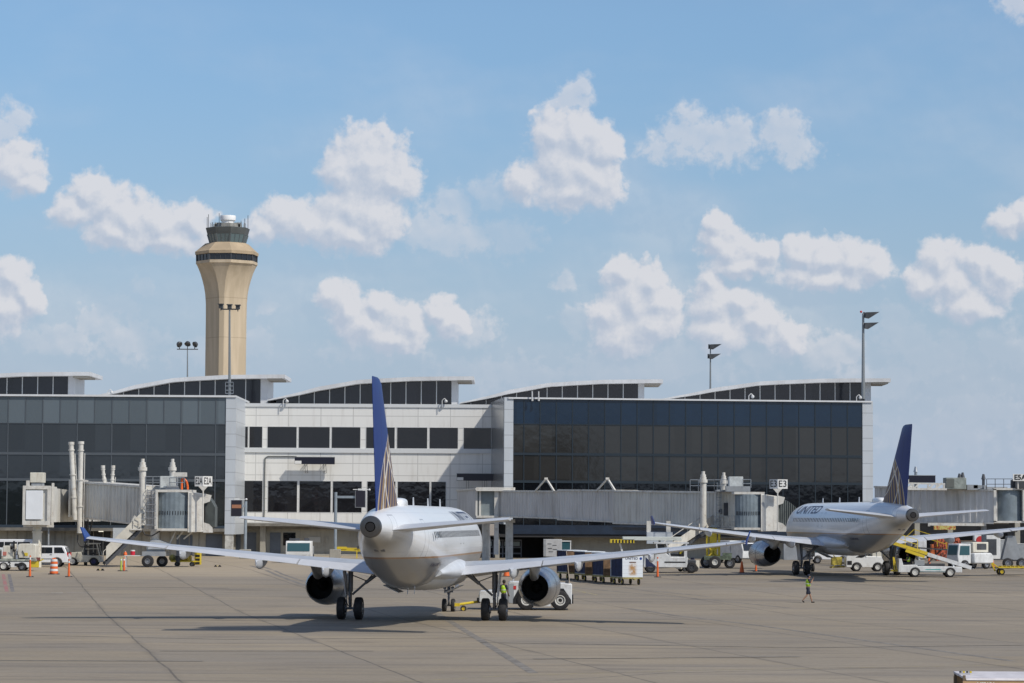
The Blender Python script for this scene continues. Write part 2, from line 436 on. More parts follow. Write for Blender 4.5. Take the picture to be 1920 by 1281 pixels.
# a few oil stains
oil = t.noise(t.vm('MULTIPLY', oc, (.35, .8, 1)), .55, 3, .5)
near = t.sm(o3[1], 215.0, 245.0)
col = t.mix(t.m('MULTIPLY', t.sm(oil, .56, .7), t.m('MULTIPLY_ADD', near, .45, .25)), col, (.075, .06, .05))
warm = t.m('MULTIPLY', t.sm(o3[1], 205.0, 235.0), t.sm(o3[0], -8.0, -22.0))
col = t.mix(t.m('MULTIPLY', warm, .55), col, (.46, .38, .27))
ja = t.m('MULTIPLY', t.sm(fa, .4915, .4968), t.sm(t.noise(oc, .25, 4, .6), .3, .5, .45, 1))
jb = t.m('MULTIPLY', t.sm(fb, .488, .497), t.sm(t.noise(oc, .18, 4, .6), .38, .62, .1, .8))
jt = t.m('MAXIMUM', ja, jb)
wide = t.m('MULTIPLY', t.sm(fa, .455, .5), t.sm(t.noise(oc, .11, 3, .6), .45, .65, 0, .28))
col = t.mix(t.m('MAXIMUM', t.m('MULTIPLY', jt, .6), wide), col, (.055, .05, .045))
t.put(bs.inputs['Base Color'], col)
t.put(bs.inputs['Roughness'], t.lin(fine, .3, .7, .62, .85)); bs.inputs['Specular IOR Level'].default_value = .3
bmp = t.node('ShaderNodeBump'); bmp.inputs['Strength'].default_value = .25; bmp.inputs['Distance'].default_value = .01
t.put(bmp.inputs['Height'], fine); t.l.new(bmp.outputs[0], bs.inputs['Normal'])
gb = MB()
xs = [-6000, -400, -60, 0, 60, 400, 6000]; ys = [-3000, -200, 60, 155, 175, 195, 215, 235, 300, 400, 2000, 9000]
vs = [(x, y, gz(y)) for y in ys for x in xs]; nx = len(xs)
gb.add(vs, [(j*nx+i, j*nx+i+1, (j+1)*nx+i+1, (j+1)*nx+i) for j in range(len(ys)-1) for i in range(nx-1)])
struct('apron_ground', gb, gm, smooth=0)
# painted markings, a sheet just above the concrete
def strip(name, pts, wd, m_, lift=.004):
    b = MB(); 
    for (p, q_) in zip(pts[:-1], pts[1:]):
        P, Q = gnd(*p), gnd(*q_); n = 8
        d = (Q-P); d.z = 0; s_ = Vector((-d.y, d.x, 0)).normalized()*wd/2
        for i in range(n):
            A = P.lerp(Q, i/n); B = P.lerp(Q, (i+1)/n); A.z = gz(A.y)+lift; B.z = gz(B.y)+lift
            b.add([A-s_, B-s_, B+s_, A+s_], [(0, 1, 2, 3)])
    return struct(name, b, m_, smooth=0)
def worn(name, c, k):
    m_ = bpy.data.materials.new(name); m_.use_nodes = True; q_ = NT(m_.node_tree); b_s = q_.n['Principled BSDF']
    ocx = q_.node('ShaderNodeTexCoord').outputs['Object']
    q_.put(b_s.inputs['Base Color'], q_.mix(q_.sm(q_.noise(ocx, 1.2, 6, .7), .35, .65, 1-k, 1), c, (.24, .22, .19)))
    b_s.inputs['Roughness'].default_value = .8; return m_
YMK = worn('worn_yellow_marking', (.42, .34, .12), .75); RMK = worn('red_marking', (.38, .09, .09), .9); BMK = worn('grey_marking', (.10, .09, .10), .9)
WMK = worn('white_marking', (.55, .56, .56), .9); DMK = worn('tyre_mark', (.10, .088, .075), .75)
strip('apron_marking', [(6, 1077), (13, 1110)], .25, RMK); strip('apron_marking', [(17, 1077), (24, 1110)], .25, BMK)
strip('apron_marking', [(95, 1112), (118, 1112)], .5, WMK)
strip('apron_marking', [(125, 1111.5), (205, 1110)], .45, worn('pale_patch', (.30, .29, .30), .9))
strip('apron_marking', [(400, 1058.5), (452, 1057.5)], .3, worn('fresh_yellow_marking', (.6, .48, .08), .95))
strip('apron_marking', [(700, 1281), (960, 1267), (1300, 1257), (1920, 1247)], .12, YMK)
strip('apron_marking', [(960, 1281), (1250, 1262), (1600, 1254), (1920, 1251)], .10, DMK)
strip('apron_marking', [(470, 1061), (520, 1079), (572, 1098)], .35, DMK); strip('apron_marking', [(478, 1059), (530, 1077), (580, 1094)], .3, DMK)
strip('apron_marking', [(905, 1098), (1010, 1092), (1120, 1116)], .2, YMK, .006)
strip('apron_marking', [(1060, 1100), (1160, 1110), (1300, 1122), (1480, 1140)], .3, DMK); strip('apron_marking', [(1100, 1096), (1200, 1106), (1330, 1119)], .3, DMK)
strip('apron_marking', [(1180, 1141), (1400, 1170), (1650, 1205), (1900, 1240)], .35, DMK)
strip('apron_marking', [(1560, 1091), (1640, 1098), (1750, 1108)], .2, DMK, .006)
strip('apron_marking', [(1740, 1102), (1790, 1104)], .25, YMK)
strip('apron_marking', [(820, 1150), (1000, 1262)], .35, DMK, .005)
for k_, pts_ in enumerate(([(0, 1190), (420, 1199), (900, 1196)], [(300, 1221), (700, 1221)], [(0, 1239), (380, 1240)], [(900, 1205), (1500, 1215), (1920, 1210)], [(1000, 1236), (1500, 1232)], [(650, 1104), (900, 1108)], [(1560, 1125), (1700, 1126)], [(380, 1104), (430, 1104)])):
    strip('apron_marking', pts_, .22+.05*(k_ % 3), DMK, .008+.002*k_)
# ================================================================ terminal
def facade_panel_mat(name, col, jx, jz, off=(0, 0), rough=.45, seam=.45, metal=0.0):
    m_ = bpy.data.materials.new(name); m_.use_nodes = True; q_ = NT(m_.node_tree); b_s = q_.n['Principled BSDF']
    ocx = q_.node('ShaderNodeTexCoord').outputs['Object']; p = q_.xyz(ocx)
    fx = q_.m('ABSOLUTE', q_.m('SUBTRACT', q_.m('FRACT', q_.m('DIVIDE', q_.m('ADD', p[0], 1000*jx+off[0]), jx)), .5))
    fz = q_.m('ABSOLUTE', q_.m('SUBTRACT', q_.m('FRACT', q_.m('DIVIDE', q_.m('ADD', p[2], 1000*jz+off[1]), jz)), .5))
    ln = q_.m('MAXIMUM', q_.sm(fx, .5-.07/jx, .5-.02/jx), q_.sm(fz, .5-.07/jz, .5-.02/jz))
    wn2_ = q_.node('ShaderNodeTexWhiteNoise'); q_.put(wn2_.inputs['Vector'], q_.comb(q_.m('FLOOR', q_.m('DIVIDE', q_.m('ADD', p[0], 1000*jx+off[0]), jx)), q_.m('FLOOR', q_.m('DIVIDE', q_.m('ADD', p[2], 1000*jz+off[1]), jz)), 0))
    c = q_.mix(q_.m('MULTIPLY', wn2_.outputs[0], .10), col, tuple(x*.6 for x in col))
    n = q_.noise(q_.vm('MULTIPLY', ocx, (1.2, 1.2, .15)), 1.2, 5, .6)
    c = q_.mix(q_.sm(n, .48, .78, 0, .30), c, (.30, .27, .22))
    c = q_.mix(q_.m('MULTIPLY', ln, seam), c, tuple(x*.3 for x in col))
    q_.put(b_s.inputs['Base Color'], c); b_s.inputs['Roughness'].default_value = rough; b_s.inputs['Metallic'].default_value = metal
    return m_
PANW = facade_panel_mat('white_metal_panel', (.74, .74, .715), 3.82, 1.4, (1.25, .35))
PANG = facade_panel_mat('grey_metal_panel', (.50, .54, .58), 60, 1.45, (20, .6), .38)
def glass_mat(name, col, rough=.05, tint=None, wave=.02):
    m_ = bpy.data.materials.new(name); m_.use_nodes = True; q_ = NT(m_.node_tree); b_s = q_.n['Principled BSDF']
    ocx = q_.node('ShaderNodeTexCoord').outputs['Object']
    cell = q_.vm('MULTIPLY', ocx, (1/2.0, 0, 1/3.0)); wnn = q_.node('ShaderNodeTexWhiteNoise'); q_.put(wnn.inputs['Vector'], q_.vm('FLOOR', cell))
    q_.put(b_s.inputs['Base Color'], q_.mix(q_.m('MULTIPLY', wnn.outputs[0], .55), tuple(x*1.25 for x in col), tuple(x*.55 for x in col)))
    b_s.inputs['Roughness'].default_value = rough; b_s.inputs['Specular IOR Level'].default_value = .65
    bp = q_.node('ShaderNodeBump'); bp.inputs['Strength'].default_value = wave; bp.inputs['Distance'].default_value = .3
    q_.put(bp.inputs['Height'], q_.noise(ocx, .9, 2, .5)); q_.l.new(bp.outputs[0], b_s.inputs['Normal'])
    return m_
GL_SPA = glass_mat('grey_spandrel_glass', (.095, .118, .135), .18); GL_MID = glass_mat('smoked_glass', (.028, .034, .040), .06)
GL_LOW = glass_mat('smoked_glass_dark', (.012, .016, .018), .05)
GR_SPA = glass_mat('blue_spandrel_glass', (.006, .018, .040), .15); GR_MID = glass_mat('bronze_glass', (.026, .026, .025), .07)
GR_LOW = glass_mat('black_glass', (.004, .005, .007), .05); GW = glass_mat('window_glass', (.010, .010, .012), .05, wave=.03)
GCL = glass_mat('clerestory_glass', (.016, .016, .021), .08)
MUL = mat('mullion_grey', (.11, .125, .14), .4, .4); MULW = mat('mullion_white', (.55, .56, .56), .45); MULD = mat('mullion_dark', (.028, .04, .052), .4, .4)
CONC = mat('painted_concrete', (.34, .325, .28), .75, var=.1, vscale=.4, dirt=.5, dirtcol=(.14, .12, .10), streak=.4)
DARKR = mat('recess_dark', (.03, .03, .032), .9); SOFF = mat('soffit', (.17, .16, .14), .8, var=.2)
DOORG = mat('door_grey', (.10, .12, .15), .5, var=.1); ROOFM = mat('pale_roof_metal', (.55, .56, .57), .5, var=.08, vscale=.5, streak=.25, dirtcol=(.3, .28, .25))
DL, DM = 316.0, 327.0
TO = at(680, 1043, DM); TO.z = .92
term = wthing('terminal_building', 'long airport terminal with smoked glass halls, white panel middle and curved clerestory roofs', 'building', TO)

class Plane:
    """a wall plane; x() z() read photo rows and columns, depth d goes into the wall"""
    def __init__(s, px, D, yaw, zx):
        s.yaw = yaw; s.u = Vector((math.cos(yaw), math.sin(yaw), 0)); s.n = Vector((-math.sin(yaw), math.cos(yaw), 0))
        s.o = at(px, 850, D); s.o.z = 0; s.zx = zx
    def x(s, px, py=850): return (hitp(px, py, s.o, s.n)-s.o).dot(s.u)
    def z(s, py, px=None): return hitp(px or s.zx, py, s.o, s.n).z
    def P(s, x, d, z): return s.o+s.u*x+s.n*d+Vector((0, 0, z))
    def slab(s, b, x0, x1, z0, z1, d0, d1):
        b.hexa([s.P(x0, d0, z0), s.P(x1, d0, z0), s.P(x1, d1, z0), s.P(x0, d1, z0), s.P(x0, d0, z1), s.P(x1, d0, z1), s.P(x1, d1, z1), s.P(x0, d1, z1)])
PL = Plane(220, DL, 0.0, 220); PM = Plane(680, DM, 0.0, 680); PR = Plane(945, 314, R(6.5), 1290)

# --- left smoked-glass hall
def hall(P, xa, xb, rows, mats, cols1, cols2, mulm, top, colw, xl_off=None):
    """rows: photo heights [top of glass, .., bottom]; one part for the curtain wall, with bands and mullions as sub-parts"""
    x0, x1 = P.x(xa), P.x(xb)
    zs = [P.z(r) for r in rows]
    core = MB(); P.slab(core, x0-.02, x1+.02, zs[-1], zs[0]+.1, .25, 30); cw = obj('curtain_wall', core, DARKR, term)
    for i in range(len(rows)-1):
        b = MB(); P.slab(b, x0, x1, zs[i+1], zs[i], 0, .2); obj('glass_band', b, mats[i], cw)
    b = MB()
    for c in cols1:
        cx = P.x(c); P.slab(b, cx-.05, cx+.05, zs[1], zs[0], -.05, .05)
    for c in cols2:
        cx = P.x(c); P.slab(b, cx-.055, cx+.055, zs[-1], zs[1]-.02, -.06, .05)
    for i, z_ in enumerate(zs[1:-1]):
        hh = .06 if i == 0 else .22
        P.slab(b, x0, x1, z_-hh, z_+hh*.3, -.08, .05)
    each('mullion', b, mulm, cw)
    b = MB(); P.slab(b, x0-.6, x1+colw[1], P.z(top[1])+.02, P.z(top[0]), -.25, 30); obj('parapet', b, mat('parapet_metal', (.62, .64, .66), .4, var=.04), term)
    return cw, x0, x1, zs
hall(PL, -260, 423, [745, 794, 850, 899, 990], [GL_SPA, GL_MID, GL_MID, GL_LOW], [14.5+32.45*k for k in range(-9, 13)], [14.5+64.9*k for k in range(-5, 7)], MUL, (740.5, 744.5), (.6, 1.15))
b = MB(); PL.slab(b, PL.x(423), PL.x(423)+1.15, PL.z(1001), PL.z(744.5), -.12, 11.3); obj('corner_column', b, PANG, term)
b = MB(); PL.slab(b, PL.x(423)+.05, PL.x(423)+.95, .92, PL.z(1001), -.02, .9); obj('pillar', b, mat('worn_white_pillar', (.5, .5, .47), .6, var=.2, dirt=.7, vscale=1), term)
# ground floor under the left hall
b = MB(); PL.slab(b, PL.x(-260), PL.x(423), .92, PL.z(990)-.0, 1.6, 20); gf = obj('ground_floor_wall', b, CONC, term)
b = MB(); PL.slab(b, PL.x(-260), PL.x(423), PL.z(996), PL.z(990)-.01, -.15, 1.6); obj('floor_edge', b, SOFF, gf)
b = MB(); PL.slab(b, PL.x(-260), PL.x(423), PL.z(990)-.01, PL.z(990)+.3, -.15, .0); obj('floor_trim', b, mat('navy_trim', (.03, .045, .065), .4), gf)
for c0, c1, r0, m_ in ((385, 416, 1001, DOORG), (396, 420, 1001, None), (330, 360, 1003, DOORG), (166, 206, 994, DARKR), (20, 34, 1005, None), (118, 131, 1003, None)):
    if m_ is None: continue
    b = MB(); PL.slab(b, PL.x(c0), PL.x(c1), .95, PL.z(r0), 1.54, 1.7); obj('door', b, m_, gf)
b = MB()
for c in range(-60, 380, 18): cx = PL.x(c); PL.slab(b, cx-.04, cx+.04, .95, PL.z(997), 1.53, 1.7)
each('wall_rib', b, mat('wall_rib_paint', (.24, .23, .20), .8), gf)
b = MB(); PL.slab(b, PL.x(183.5), PL.x(192.5), PL.z(997.5), PL.z(995.3), 1.45, 1.53)
lm = bpy.data.materials.new('lit_tube'); lm.use_nodes = True; lb = lm.node_tree.nodes['Principled BSDF']; lb.inputs['Emission Color'].default_value = (1, .95, .8, 1); lb.inputs['Emission Strength'].default_value = .9
obj('tube_light', b, lm, gf)

# --- white middle part
xa, xb = PM.x(436), PM.x(931)
zt, z1a, z1b, z2a, z2b, zb = PM.z(761), PM.z(800.5), PM.z(841.5), PM.z(902), PM.z(962), PM.z(982)
b = MB()
PM.slab(b, xa, xb, z1a, zt, 0, 25); PM.slab(b, xa, xb, z2a, z1b, 0, 25); PM.slab(b, xa, xb, zb, z2b, 0, 25)
ww = obj('panel_wall', b, PANW, term)
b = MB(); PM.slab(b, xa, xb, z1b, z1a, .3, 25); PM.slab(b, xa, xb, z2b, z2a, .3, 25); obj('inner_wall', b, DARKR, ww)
b = MB(); PM.slab(b, xa, xb, zt-.18, zt+.22, -.12, 25.1)
PM.slab(b, xa, xb, z1b-.5, z1b-.0, -.16, .3); each('cornice', b, mat('cornice_metal', (.60, .62, .63), .45), ww)
W1 = [(442, 464.5), (467, 491.5), (501, 556), (559.5, 618), (621.5, 675.5), (686, 740), (744, 801), (805, 858.5), (869, 921)]
W2 = [(441, 493), (503, 558), (562, 621), (624.5, 679), (689, 742), (746, 806), (809, 836.5)]
for Wn, za, zb_ in ((W1, z1b, z1a), (W2, z2b, z2a)):
    px0 = PM.x(436)
    for (c0, c1) in Wn:
        x0, x1 = PM.x(c0), PM.x(c1)
        b = MB(); PM.slab(b, x0+.02, x1-.02, za+.06, zb_-.06, .05, .2); wo_ = obj('window', b, GW, term)
        b = MB(); PM.slab(b, x0-.05, x0+.02, za, zb_, -.02, .25); PM.slab(b, x1-.02, x1+.05, za, zb_, -.02, .25)
        PM.slab(b, x0+.02, x1-.02, za, za+.06, -.03, .25); PM.slab(b, x0+.02, x1-.02, zb_-.06, zb_, -.02, .25)
        obj('frame', b, MULW, wo_)
    b = MB(); prev = px0
    edges = [PM.x(c) for pr in Wn for c in pr]
    for k in range(0, len(edges), 2):
        PM.slab(b, prev, edges[k]-.05, za, zb_, 0, .3); prev = edges[k+1]+.05
    PM.slab(b, prev, xb, za, zb_, 0, .3); each('pier', b, PANW, ww)
b = MB(); PM.slab(b, xa, xb+.2, .92, zb-.35, 2.2, 22); gw2 = obj('ground_floor_wall', b, CONC, term)
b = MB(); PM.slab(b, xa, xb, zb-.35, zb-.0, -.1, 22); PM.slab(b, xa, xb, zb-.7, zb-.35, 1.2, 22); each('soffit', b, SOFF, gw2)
for c0, c1, r0, m_ in ((435, 450, 1000, DOORG), (462, 479, 1000, DOORG), (505, 525, 1000, DOORG), (530, 553, 1000, GR_LOW), (577, 600, 1007.5, mat('notice_board', (.42, .42, .40), .6)),):
    b = MB(); zlo = .95 if m_ is DOORG else (PM.z(1024) if r0 < 1005 else PM.z(1018)); PM.slab(b, PM.x(c0), PM.x(c1), zlo, PM.z(r0), 2.12, 2.3); obj('door' if m_ is DOORG else ('window' if m_ is GR_LOW else 'notice_board'), b, m_, gw2)
b = MB(); PM.slab(b, PM.x(488), PM.x(498), .92, zb-.35, 1.0, 2.2); PM.slab(b, PM.x(610), PM.x(614), PM.z(1018), PM.z(1008), 2.0, 2.2); each('pilaster', b, CONC, gw2)
b = MB(); PM.slab(b, PM.x(436), PM.x(931), .92, 1.1, .6, 2.2); obj('kerb', b, CONC, gw2)

# --- right dark-glass hall
hall(PR, 962, 1617, [752, 797.5, 852.5, 904, 1003], [GR_SPA, GR_MID, GR_MID, GR_LOW], [982.2+30.35*k for k in range(0, 21)], [982.2+30.35*k for k in range(0, 21)], MULD, (748.5, 751.8), (.3, 1.1))
xr0, xr1 = PR.x(945), PR.x(962); xq0, xq1 = PR.x(1617), PR.x(1636.5)
b = MB(); PR.slab(b, xr0, xr1, PR.z(985), PR.z(748.5), -.1, 14.5); obj('corner_column', b, PANG, term)
b = MB(); PR.slab(b, xr0-.06, xr0, PR.z(985), PR.z(749), 0, 14.5); obj('side_wall', b, mat('side_metal', (.32, .33, .34), .25, .5, var=.1, vscale=.3), term)
b = MB(); PR.slab(b, xq0, xq1, PR.z(1003), PR.z(748.8), -.1, 30); obj('corner_column', b, PANG, term)
b = MB(); PR.slab(b, xr1, xq1, PR.z(1003)-.0, PR.z(986), -.14, -.02); beam_ = obj('floor_edge', b, mat('navy_beam', (.012, .022, .042), .4, var=.2), term)
b = MB(); PR.slab(b, PR.x(1045), xq1, .92, PR.z(1003)-.01, 2.5, 28); gw3 = obj('ground_floor_wall', b, CONC, term)
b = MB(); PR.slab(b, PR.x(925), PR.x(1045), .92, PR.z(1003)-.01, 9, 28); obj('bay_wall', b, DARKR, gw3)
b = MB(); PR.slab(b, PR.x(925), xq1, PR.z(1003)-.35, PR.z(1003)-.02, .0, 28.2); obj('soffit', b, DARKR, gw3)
b = MB(); PR.slab(b, PR.x(930), PR.x(938), .92, PR.z(1003), .2, 1.0); obj('pillar', b, CONC, gw3)
b = MB(); PR.slab(b, PR.x(1143), PR.x(1168), PR.z(1006.5), PR.z(996.5), 2.38, 2.5); nb = obj('notice_board', b, mat('notice_board_frame', (.05, .05, .05), .6), gw3)
b = MB(); PR.slab(b, PR.x(1144), PR.x(1167), PR.z(1005.8), PR.z(997.2), 2.35, 2.38)
obj('notice_paper', b, mat('notice_paper', (.40, .40, .38), .7), gw3)
b = MB(); PR.slab(b, PR.x(1152), PR.x(1158), PR.z(1016.5), PR.z(1013.5), 2.4, 2.5); PR.slab(b, PR.x(1560), PR.x(1590), .95, PR.z(1006), 2.4, 2.5); each('vent_panel', b, DGREY, gw3)

# --- curved roof monitors.  profile normalised along the vault: (t, top, bottom) in photo px relative to the right end
PROF = [(0, -46, -43), (.08, -38.5, -35.5), (.16, -31, -27.6), (.245, -21.3, -14), (.33, -15.6, -8), (.435, -8, -1), (.55, -5, .5), (.70, -1.7, 1), (.85, -.6, 1.2), (1.0, 0, 1.5)]
def vault(xs, xe, ytop, D, gx0, gx1, yb, ncell, colw, xlim=None, plane=None, drop=46):
    """xs..xe: photo columns of the two roof ends, ytop: row of the right end, yb: row where the glass meets the roof below"""
    zr = lambda y, x: at(x, y, D).z
    k = drop/46.0; ptop = []; pbot = []
    for i in range(41):
        t_ = i/40
        for (a0, b0, c0), (a1, b1, c1) in zip(PROF[:-1], PROF[1:]):
            if a0 <= t_ <= a1: f_ = (t_-a0)/(a1-a0); tp = b0+(b1-b0)*f_; break
        x = xs+(xe-xs)*t_
        y = ytop-tp*k - ROLL*0
        X = at(x, ytop, D).x; thick = .46*min(1, .25+t_*3)
        Z = at((xs+xe)/2, ytop-tp*k, D).z
        ptop.append((X, Z)); pbot.append((X, Z-thick))
    b = MB(); b.prism(ptop+pbot[::-1], D-1.6, D+8.5)
    rf = obj('roof', b, ROOFM, term, smooth=20)
    # clerestory glass and mullions
    X0, X1 = at(gx0, yb, D).x, at(gx1, yb, D).x; Zb = at((gx0+gx1)/2, yb, D).z-.6
    def zc(X):
        for (a, za), (c, zb2) in zip(pbot[:-1], pbot[1:]):
            if a <= X <= c: return za+(zb2-za)*(X-a)/(c-a)
        return pbot[-1][1]
    n = 40; pl = [(X0+(X1-X0)*i/n, zc(X0+(X1-X0)*i/n)+.02) for i in range(n+1)]
    pl = [(a, max(c, Zb+.02)) for a, c in pl]
    b = MB(); b.prism([(X0, Zb), (X1, Zb)]+pl[::-1], D+.1, D+7.5); gl = obj('clerestory_window', b, GCL, rf)
    b = MB()
    for i in range(ncell):
        X = X1-(X1-X0)*(i)/ncell if False else X1-i*1.83*DM/327
        if X < X0: break
        if zc(X) > Zb+.1: b.bx(X-.05, X+.05, D-.02, D+.12, Zb, zc(X)+.02)
    if b.f: each('mullion', b, MULW, rf)
    Xc = at(gx1+colw, yb, D).x
    b = MB(); b.bx(X1, Xc, D-.05, D+7.7, Zb, zc(Xc)+.02); obj('end_wall', b, mat('monitor_end_panel', (.58, .59, .60), .45, var=.03), rf)
    # ribs below the overhang
    b = MB()
    for i in range(6):
        y0 = D-1.4+i*1.1; b.bx(Xc+.02, pbot[-1][0]-.3, y0, y0+.25, pbot[-1][1]-.22, pbot[-1][1]+.0)
    each('overhang_rib', b, mat('overhang_paint', (.36, .33, .28), .7), rf)
vault(-250, 173, 697.5, 330, -215, 128, 741, 20, 11.5)
vault(165, 536, 702.5, 332, 216, 489, 757, 20, 13, drop=46)
vault(503, 889, 706.0, 332, 518, 847, 758, 20, 10.5)
vault(862, 1242, 711.5, 333, 880, 1197, 758, 20, 11)
vault(1232, 1667, 709.5, 338, 1270, 1622, 750, 24, 11, drop=42)

# --- opposite concourse behind the camera; it is what the lower glass rows mirror
oc_ = wthing('opposite_concourse', 'long shaded concourse across the apron, mirrored in the dark glass of the halls', 'building', (0, -150, 0))
b = MB(); b.bx(-420, 420, -190, -150, 0, 14); obj('wall', b, mat('shaded_wall', (.10, .10, .10), .8, var=.3, vscale=.05), oc_)
b = MB(); b.bx(99, 131, -185, -155, 14.05, 29.5); obj('upper_block', b, mat('upper_block_wall', (.16, .14, .13), .8), oc_)
b = MB(); b.bx(105, 127, -154.95, -154.5, 21, 25); obj('window_band', b, BLACK, oc_)
# --- small roof and wall fittings
def cctv(px, py, D, flip=1):
    L = at(px, py+12, D); r_ = wthing('security_camera', 'white dome security camera on a short bent arm', 'camera', L, 'security cameras along the roof edges')
    p = at(px, py, D)
    b = MB().path([L, p+Vector((0, 0, .05)), p+Vector((.25*flip, 0, .3)), p+Vector((.45*flip, 0, .15))], .05); obj('arm', b, MULW, r_)
    b = MB().ball(p+Vector((.45*flip, 0, -.05)), .2); obj('dome', b, MULW, r_); return r_
cc = [('white dome camera on the flat glass hall roof, left of the control tower', 202, 735, 318), ('white camera on a bent arm at the white parapet left of the tail fin', 531, 752, 326.5), ('white camera on the white parapet right of the tail fin', 829, 752, 326.5), ('white curved arm camera in front of the right clerestory glass', 1404, 743, 324), ('white bell shaped camera at the right roof corner by the mast', 1606, 745, 326)]
for lb_, x, y, D in cc: o_ = cctv(x, y, D); o_['label'] = lb_
# ================================================================ control tower
TD = 650.0; K = TD/FPX
TB = at(424, 702, TD); tcx = at(424.5, 560, TD).x
tw = wthing('control_tower', 'tall sandy concrete airport control tower with flared head and white radome', 'tower', (tcx, TD, .92))
def zt_(py): return at(424, py, TD).z
def octo(wm, cm, z, cx=tcx, rot=R(-52)):
    """ring: main face width wm px, chamfer width cm px (photo px)"""
    wm *= K; cm *= K
    h = (wm+cm*math.sqrt(2))/2; e = wm/2; pts = []
    for (x, y) in [(-e, -h), (e, -h), (h, -e), (h, e), (e, h), (-e, h), (-h, e), (-h, -e)]:
        c, s_ = math.cos(rot), math.sin(rot); pts.append(Vector((cx+x*c-y*s_, TD+x*s_+y*c, z)))
    return pts
TANM = bpy.data.materials.new('sandy_concrete'); TANM.use_nodes = True; q_ = NT(TANM.node_tree); b_s = q_.n['Principled BSDF']
ocx = q_.node('ShaderNodeTexCoord').outputs['Object']; p_ = q_.xyz(ocx)
fz_ = q_.m('ABSOLUTE', q_.m('SUBTRACT', q_.m('FRACT', q_.m('DIVIDE', p_[2], 9.3)), .5))
c_ = q_.mix(q_.sm(q_.noise(q_.vm('MULTIPLY', ocx, (.6, .6, .06)), 1.0, 6, .6), .35, .7), (.46, .38, .27), (.56, .465, .34))
c_ = q_.mix(q_.m('MULTIPLY', q_.sm(fz_, .485, .495), .35), c_, (.2, .15, .1))
q_.put(b_s.inputs['Base Color'], c_); b_s.inputs['Roughness'].default_value = .85
rings = [(47.4, 9, 760), (47.4, 9, 600), (47.6, 9.3, 570), (48.6, 10.5, 552), (50, 13, 538), (51, 17.5, 525), (51.2, 23, 514), (50.3, 31, 504), (48.6, 38.5, 497.5), (48.6, 40.5, 497), (48.6, 40.5, 491.5)]
b = MB().loft([octo(a, c, zt_(y)) for a, c, y in [(47.4, 9, 975)]+rings]); obj('shaft', b, TANM, tw, smooth=18)
b = MB().loft([octo(46, 40, zt_(491.5)), octo(46.5, 40.5, zt_(480))]); ob_ = obj('observation_window', b, GLASSD, tw)
b = MB()
for i in range(8):
    A = octo(46.5, 40.7, zt_(491.5)); Bq = octo(46.9, 40.9, zt_(479.5)); j = (i+1) % 8
    for f_ in (0, .25, .5, .75):
        p0, p1 = A[i].lerp(A[j], f_), Bq[i].lerp(Bq[j], f_); b.bar(p0, p1, .28 if f_ == 0 else .1)
each('window_post', b, DGREY, ob_)
b = MB().loft([octo(48.5, 43, zt_(479.5)), octo(48.8, 43.4, zt_(474)), octo(46, 41, zt_(471.5)), octo(36, 27, zt_(458)), octo(33, 24, zt_(457))]); obj('roof_skirt', b, mat('tan_roof', (.42, .33, .22), .8, var=.12, vscale=.2), tw, smooth=0)
cx2 = at(427, 440, TD).x
b = MB().loft([octo(28.5, 22, zt_(457.5), cx2), octo(31.5, 26.5, zt_(441), cx2)]); cg = obj('cab_window', b, mat('cab_glass', (.10, .15, .165), .12, spec=1.0), tw)  # sky reflected in the panes is put into the paler glass colour
b = MB().loft([octo(31.7, 27, zt_(441), cx2), octo(34.3, 29.6, zt_(429), cx2), octo(33.5, 29, zt_(428.4), cx2)]); obj('cab_roof', b, mat('cab_fascia', (.085, .095, .095), .5, var=.15, vscale=.3), tw, smooth=0)
b = MB(); A = octo(28.7, 22.2, zt_(457), cx2); Bq = octo(31.8, 26.8, zt_(441), cx2)
for i in range(8):
    for f_ in (0, .34, .67): b.bar(A[i].lerp(A[(i+1) % 8], f_), Bq[i].lerp(Bq[(i+1) % 8], f_), .3 if f_ == 0 else .1)
each('cab_post', b, mat('cab_post', (.12, .14, .15), .5), cg)
b = MB().loft([octo(18, 17, zt_(429), cx2), octo(17, 16, zt_(420), cx2)]); obj('plant_room', b, mat('plant_room_paint', (.22, .22, .20), .6, var=.2), tw, smooth=0)
b = MB()
for dx in (-22, -19, -14, -8, 10, 15, 19, 22):
    p0 = at(427+dx, 424, TD); b.bar(p0+Vector((0, 0, -1.0)), p0+Vector((0, 0, .4)), 1.1); b.cyl(p0, p0+Vector((0, 0, .8)), .4, .3, n=8)
for i in range(22):
    a = 2*math.pi*i/22; r_ = 33*K; p0 = Vector((cx2+r_*math.cos(a), TD+r_*math.sin(a), zt_(429))); b.bar(p0, p0+Vector((0, 0, 1.3)), .08)
each('roof_equipment', b, mat('roof_equipment', (.25, .26, .25), .6, var=.3), tw)
p0 = Vector((cx2, TD, 0))
b = MB().lathe([(0, zt_(421)), (11.5*K, zt_(421)), (12*K, zt_(415.5)), (14.3*K, zt_(413.5)), (15*K, zt_(406.5)), (14.5*K, zt_(404.8)), (0, zt_(404.3))], c=p0); obj('radome', b, mat('radome_white', (.82, .83, .83), .6), tw)
b = MB()
for px_, y1 in ((388.5, 407), (391, 402), (459, 410), (465, 404), (399, 417), (452, 414), (411, 400)):
    b.cyl(at(px_, 430, TD), at(px_, y1, TD), .07, n=5)
each('antenna', b, DGREY, tw)

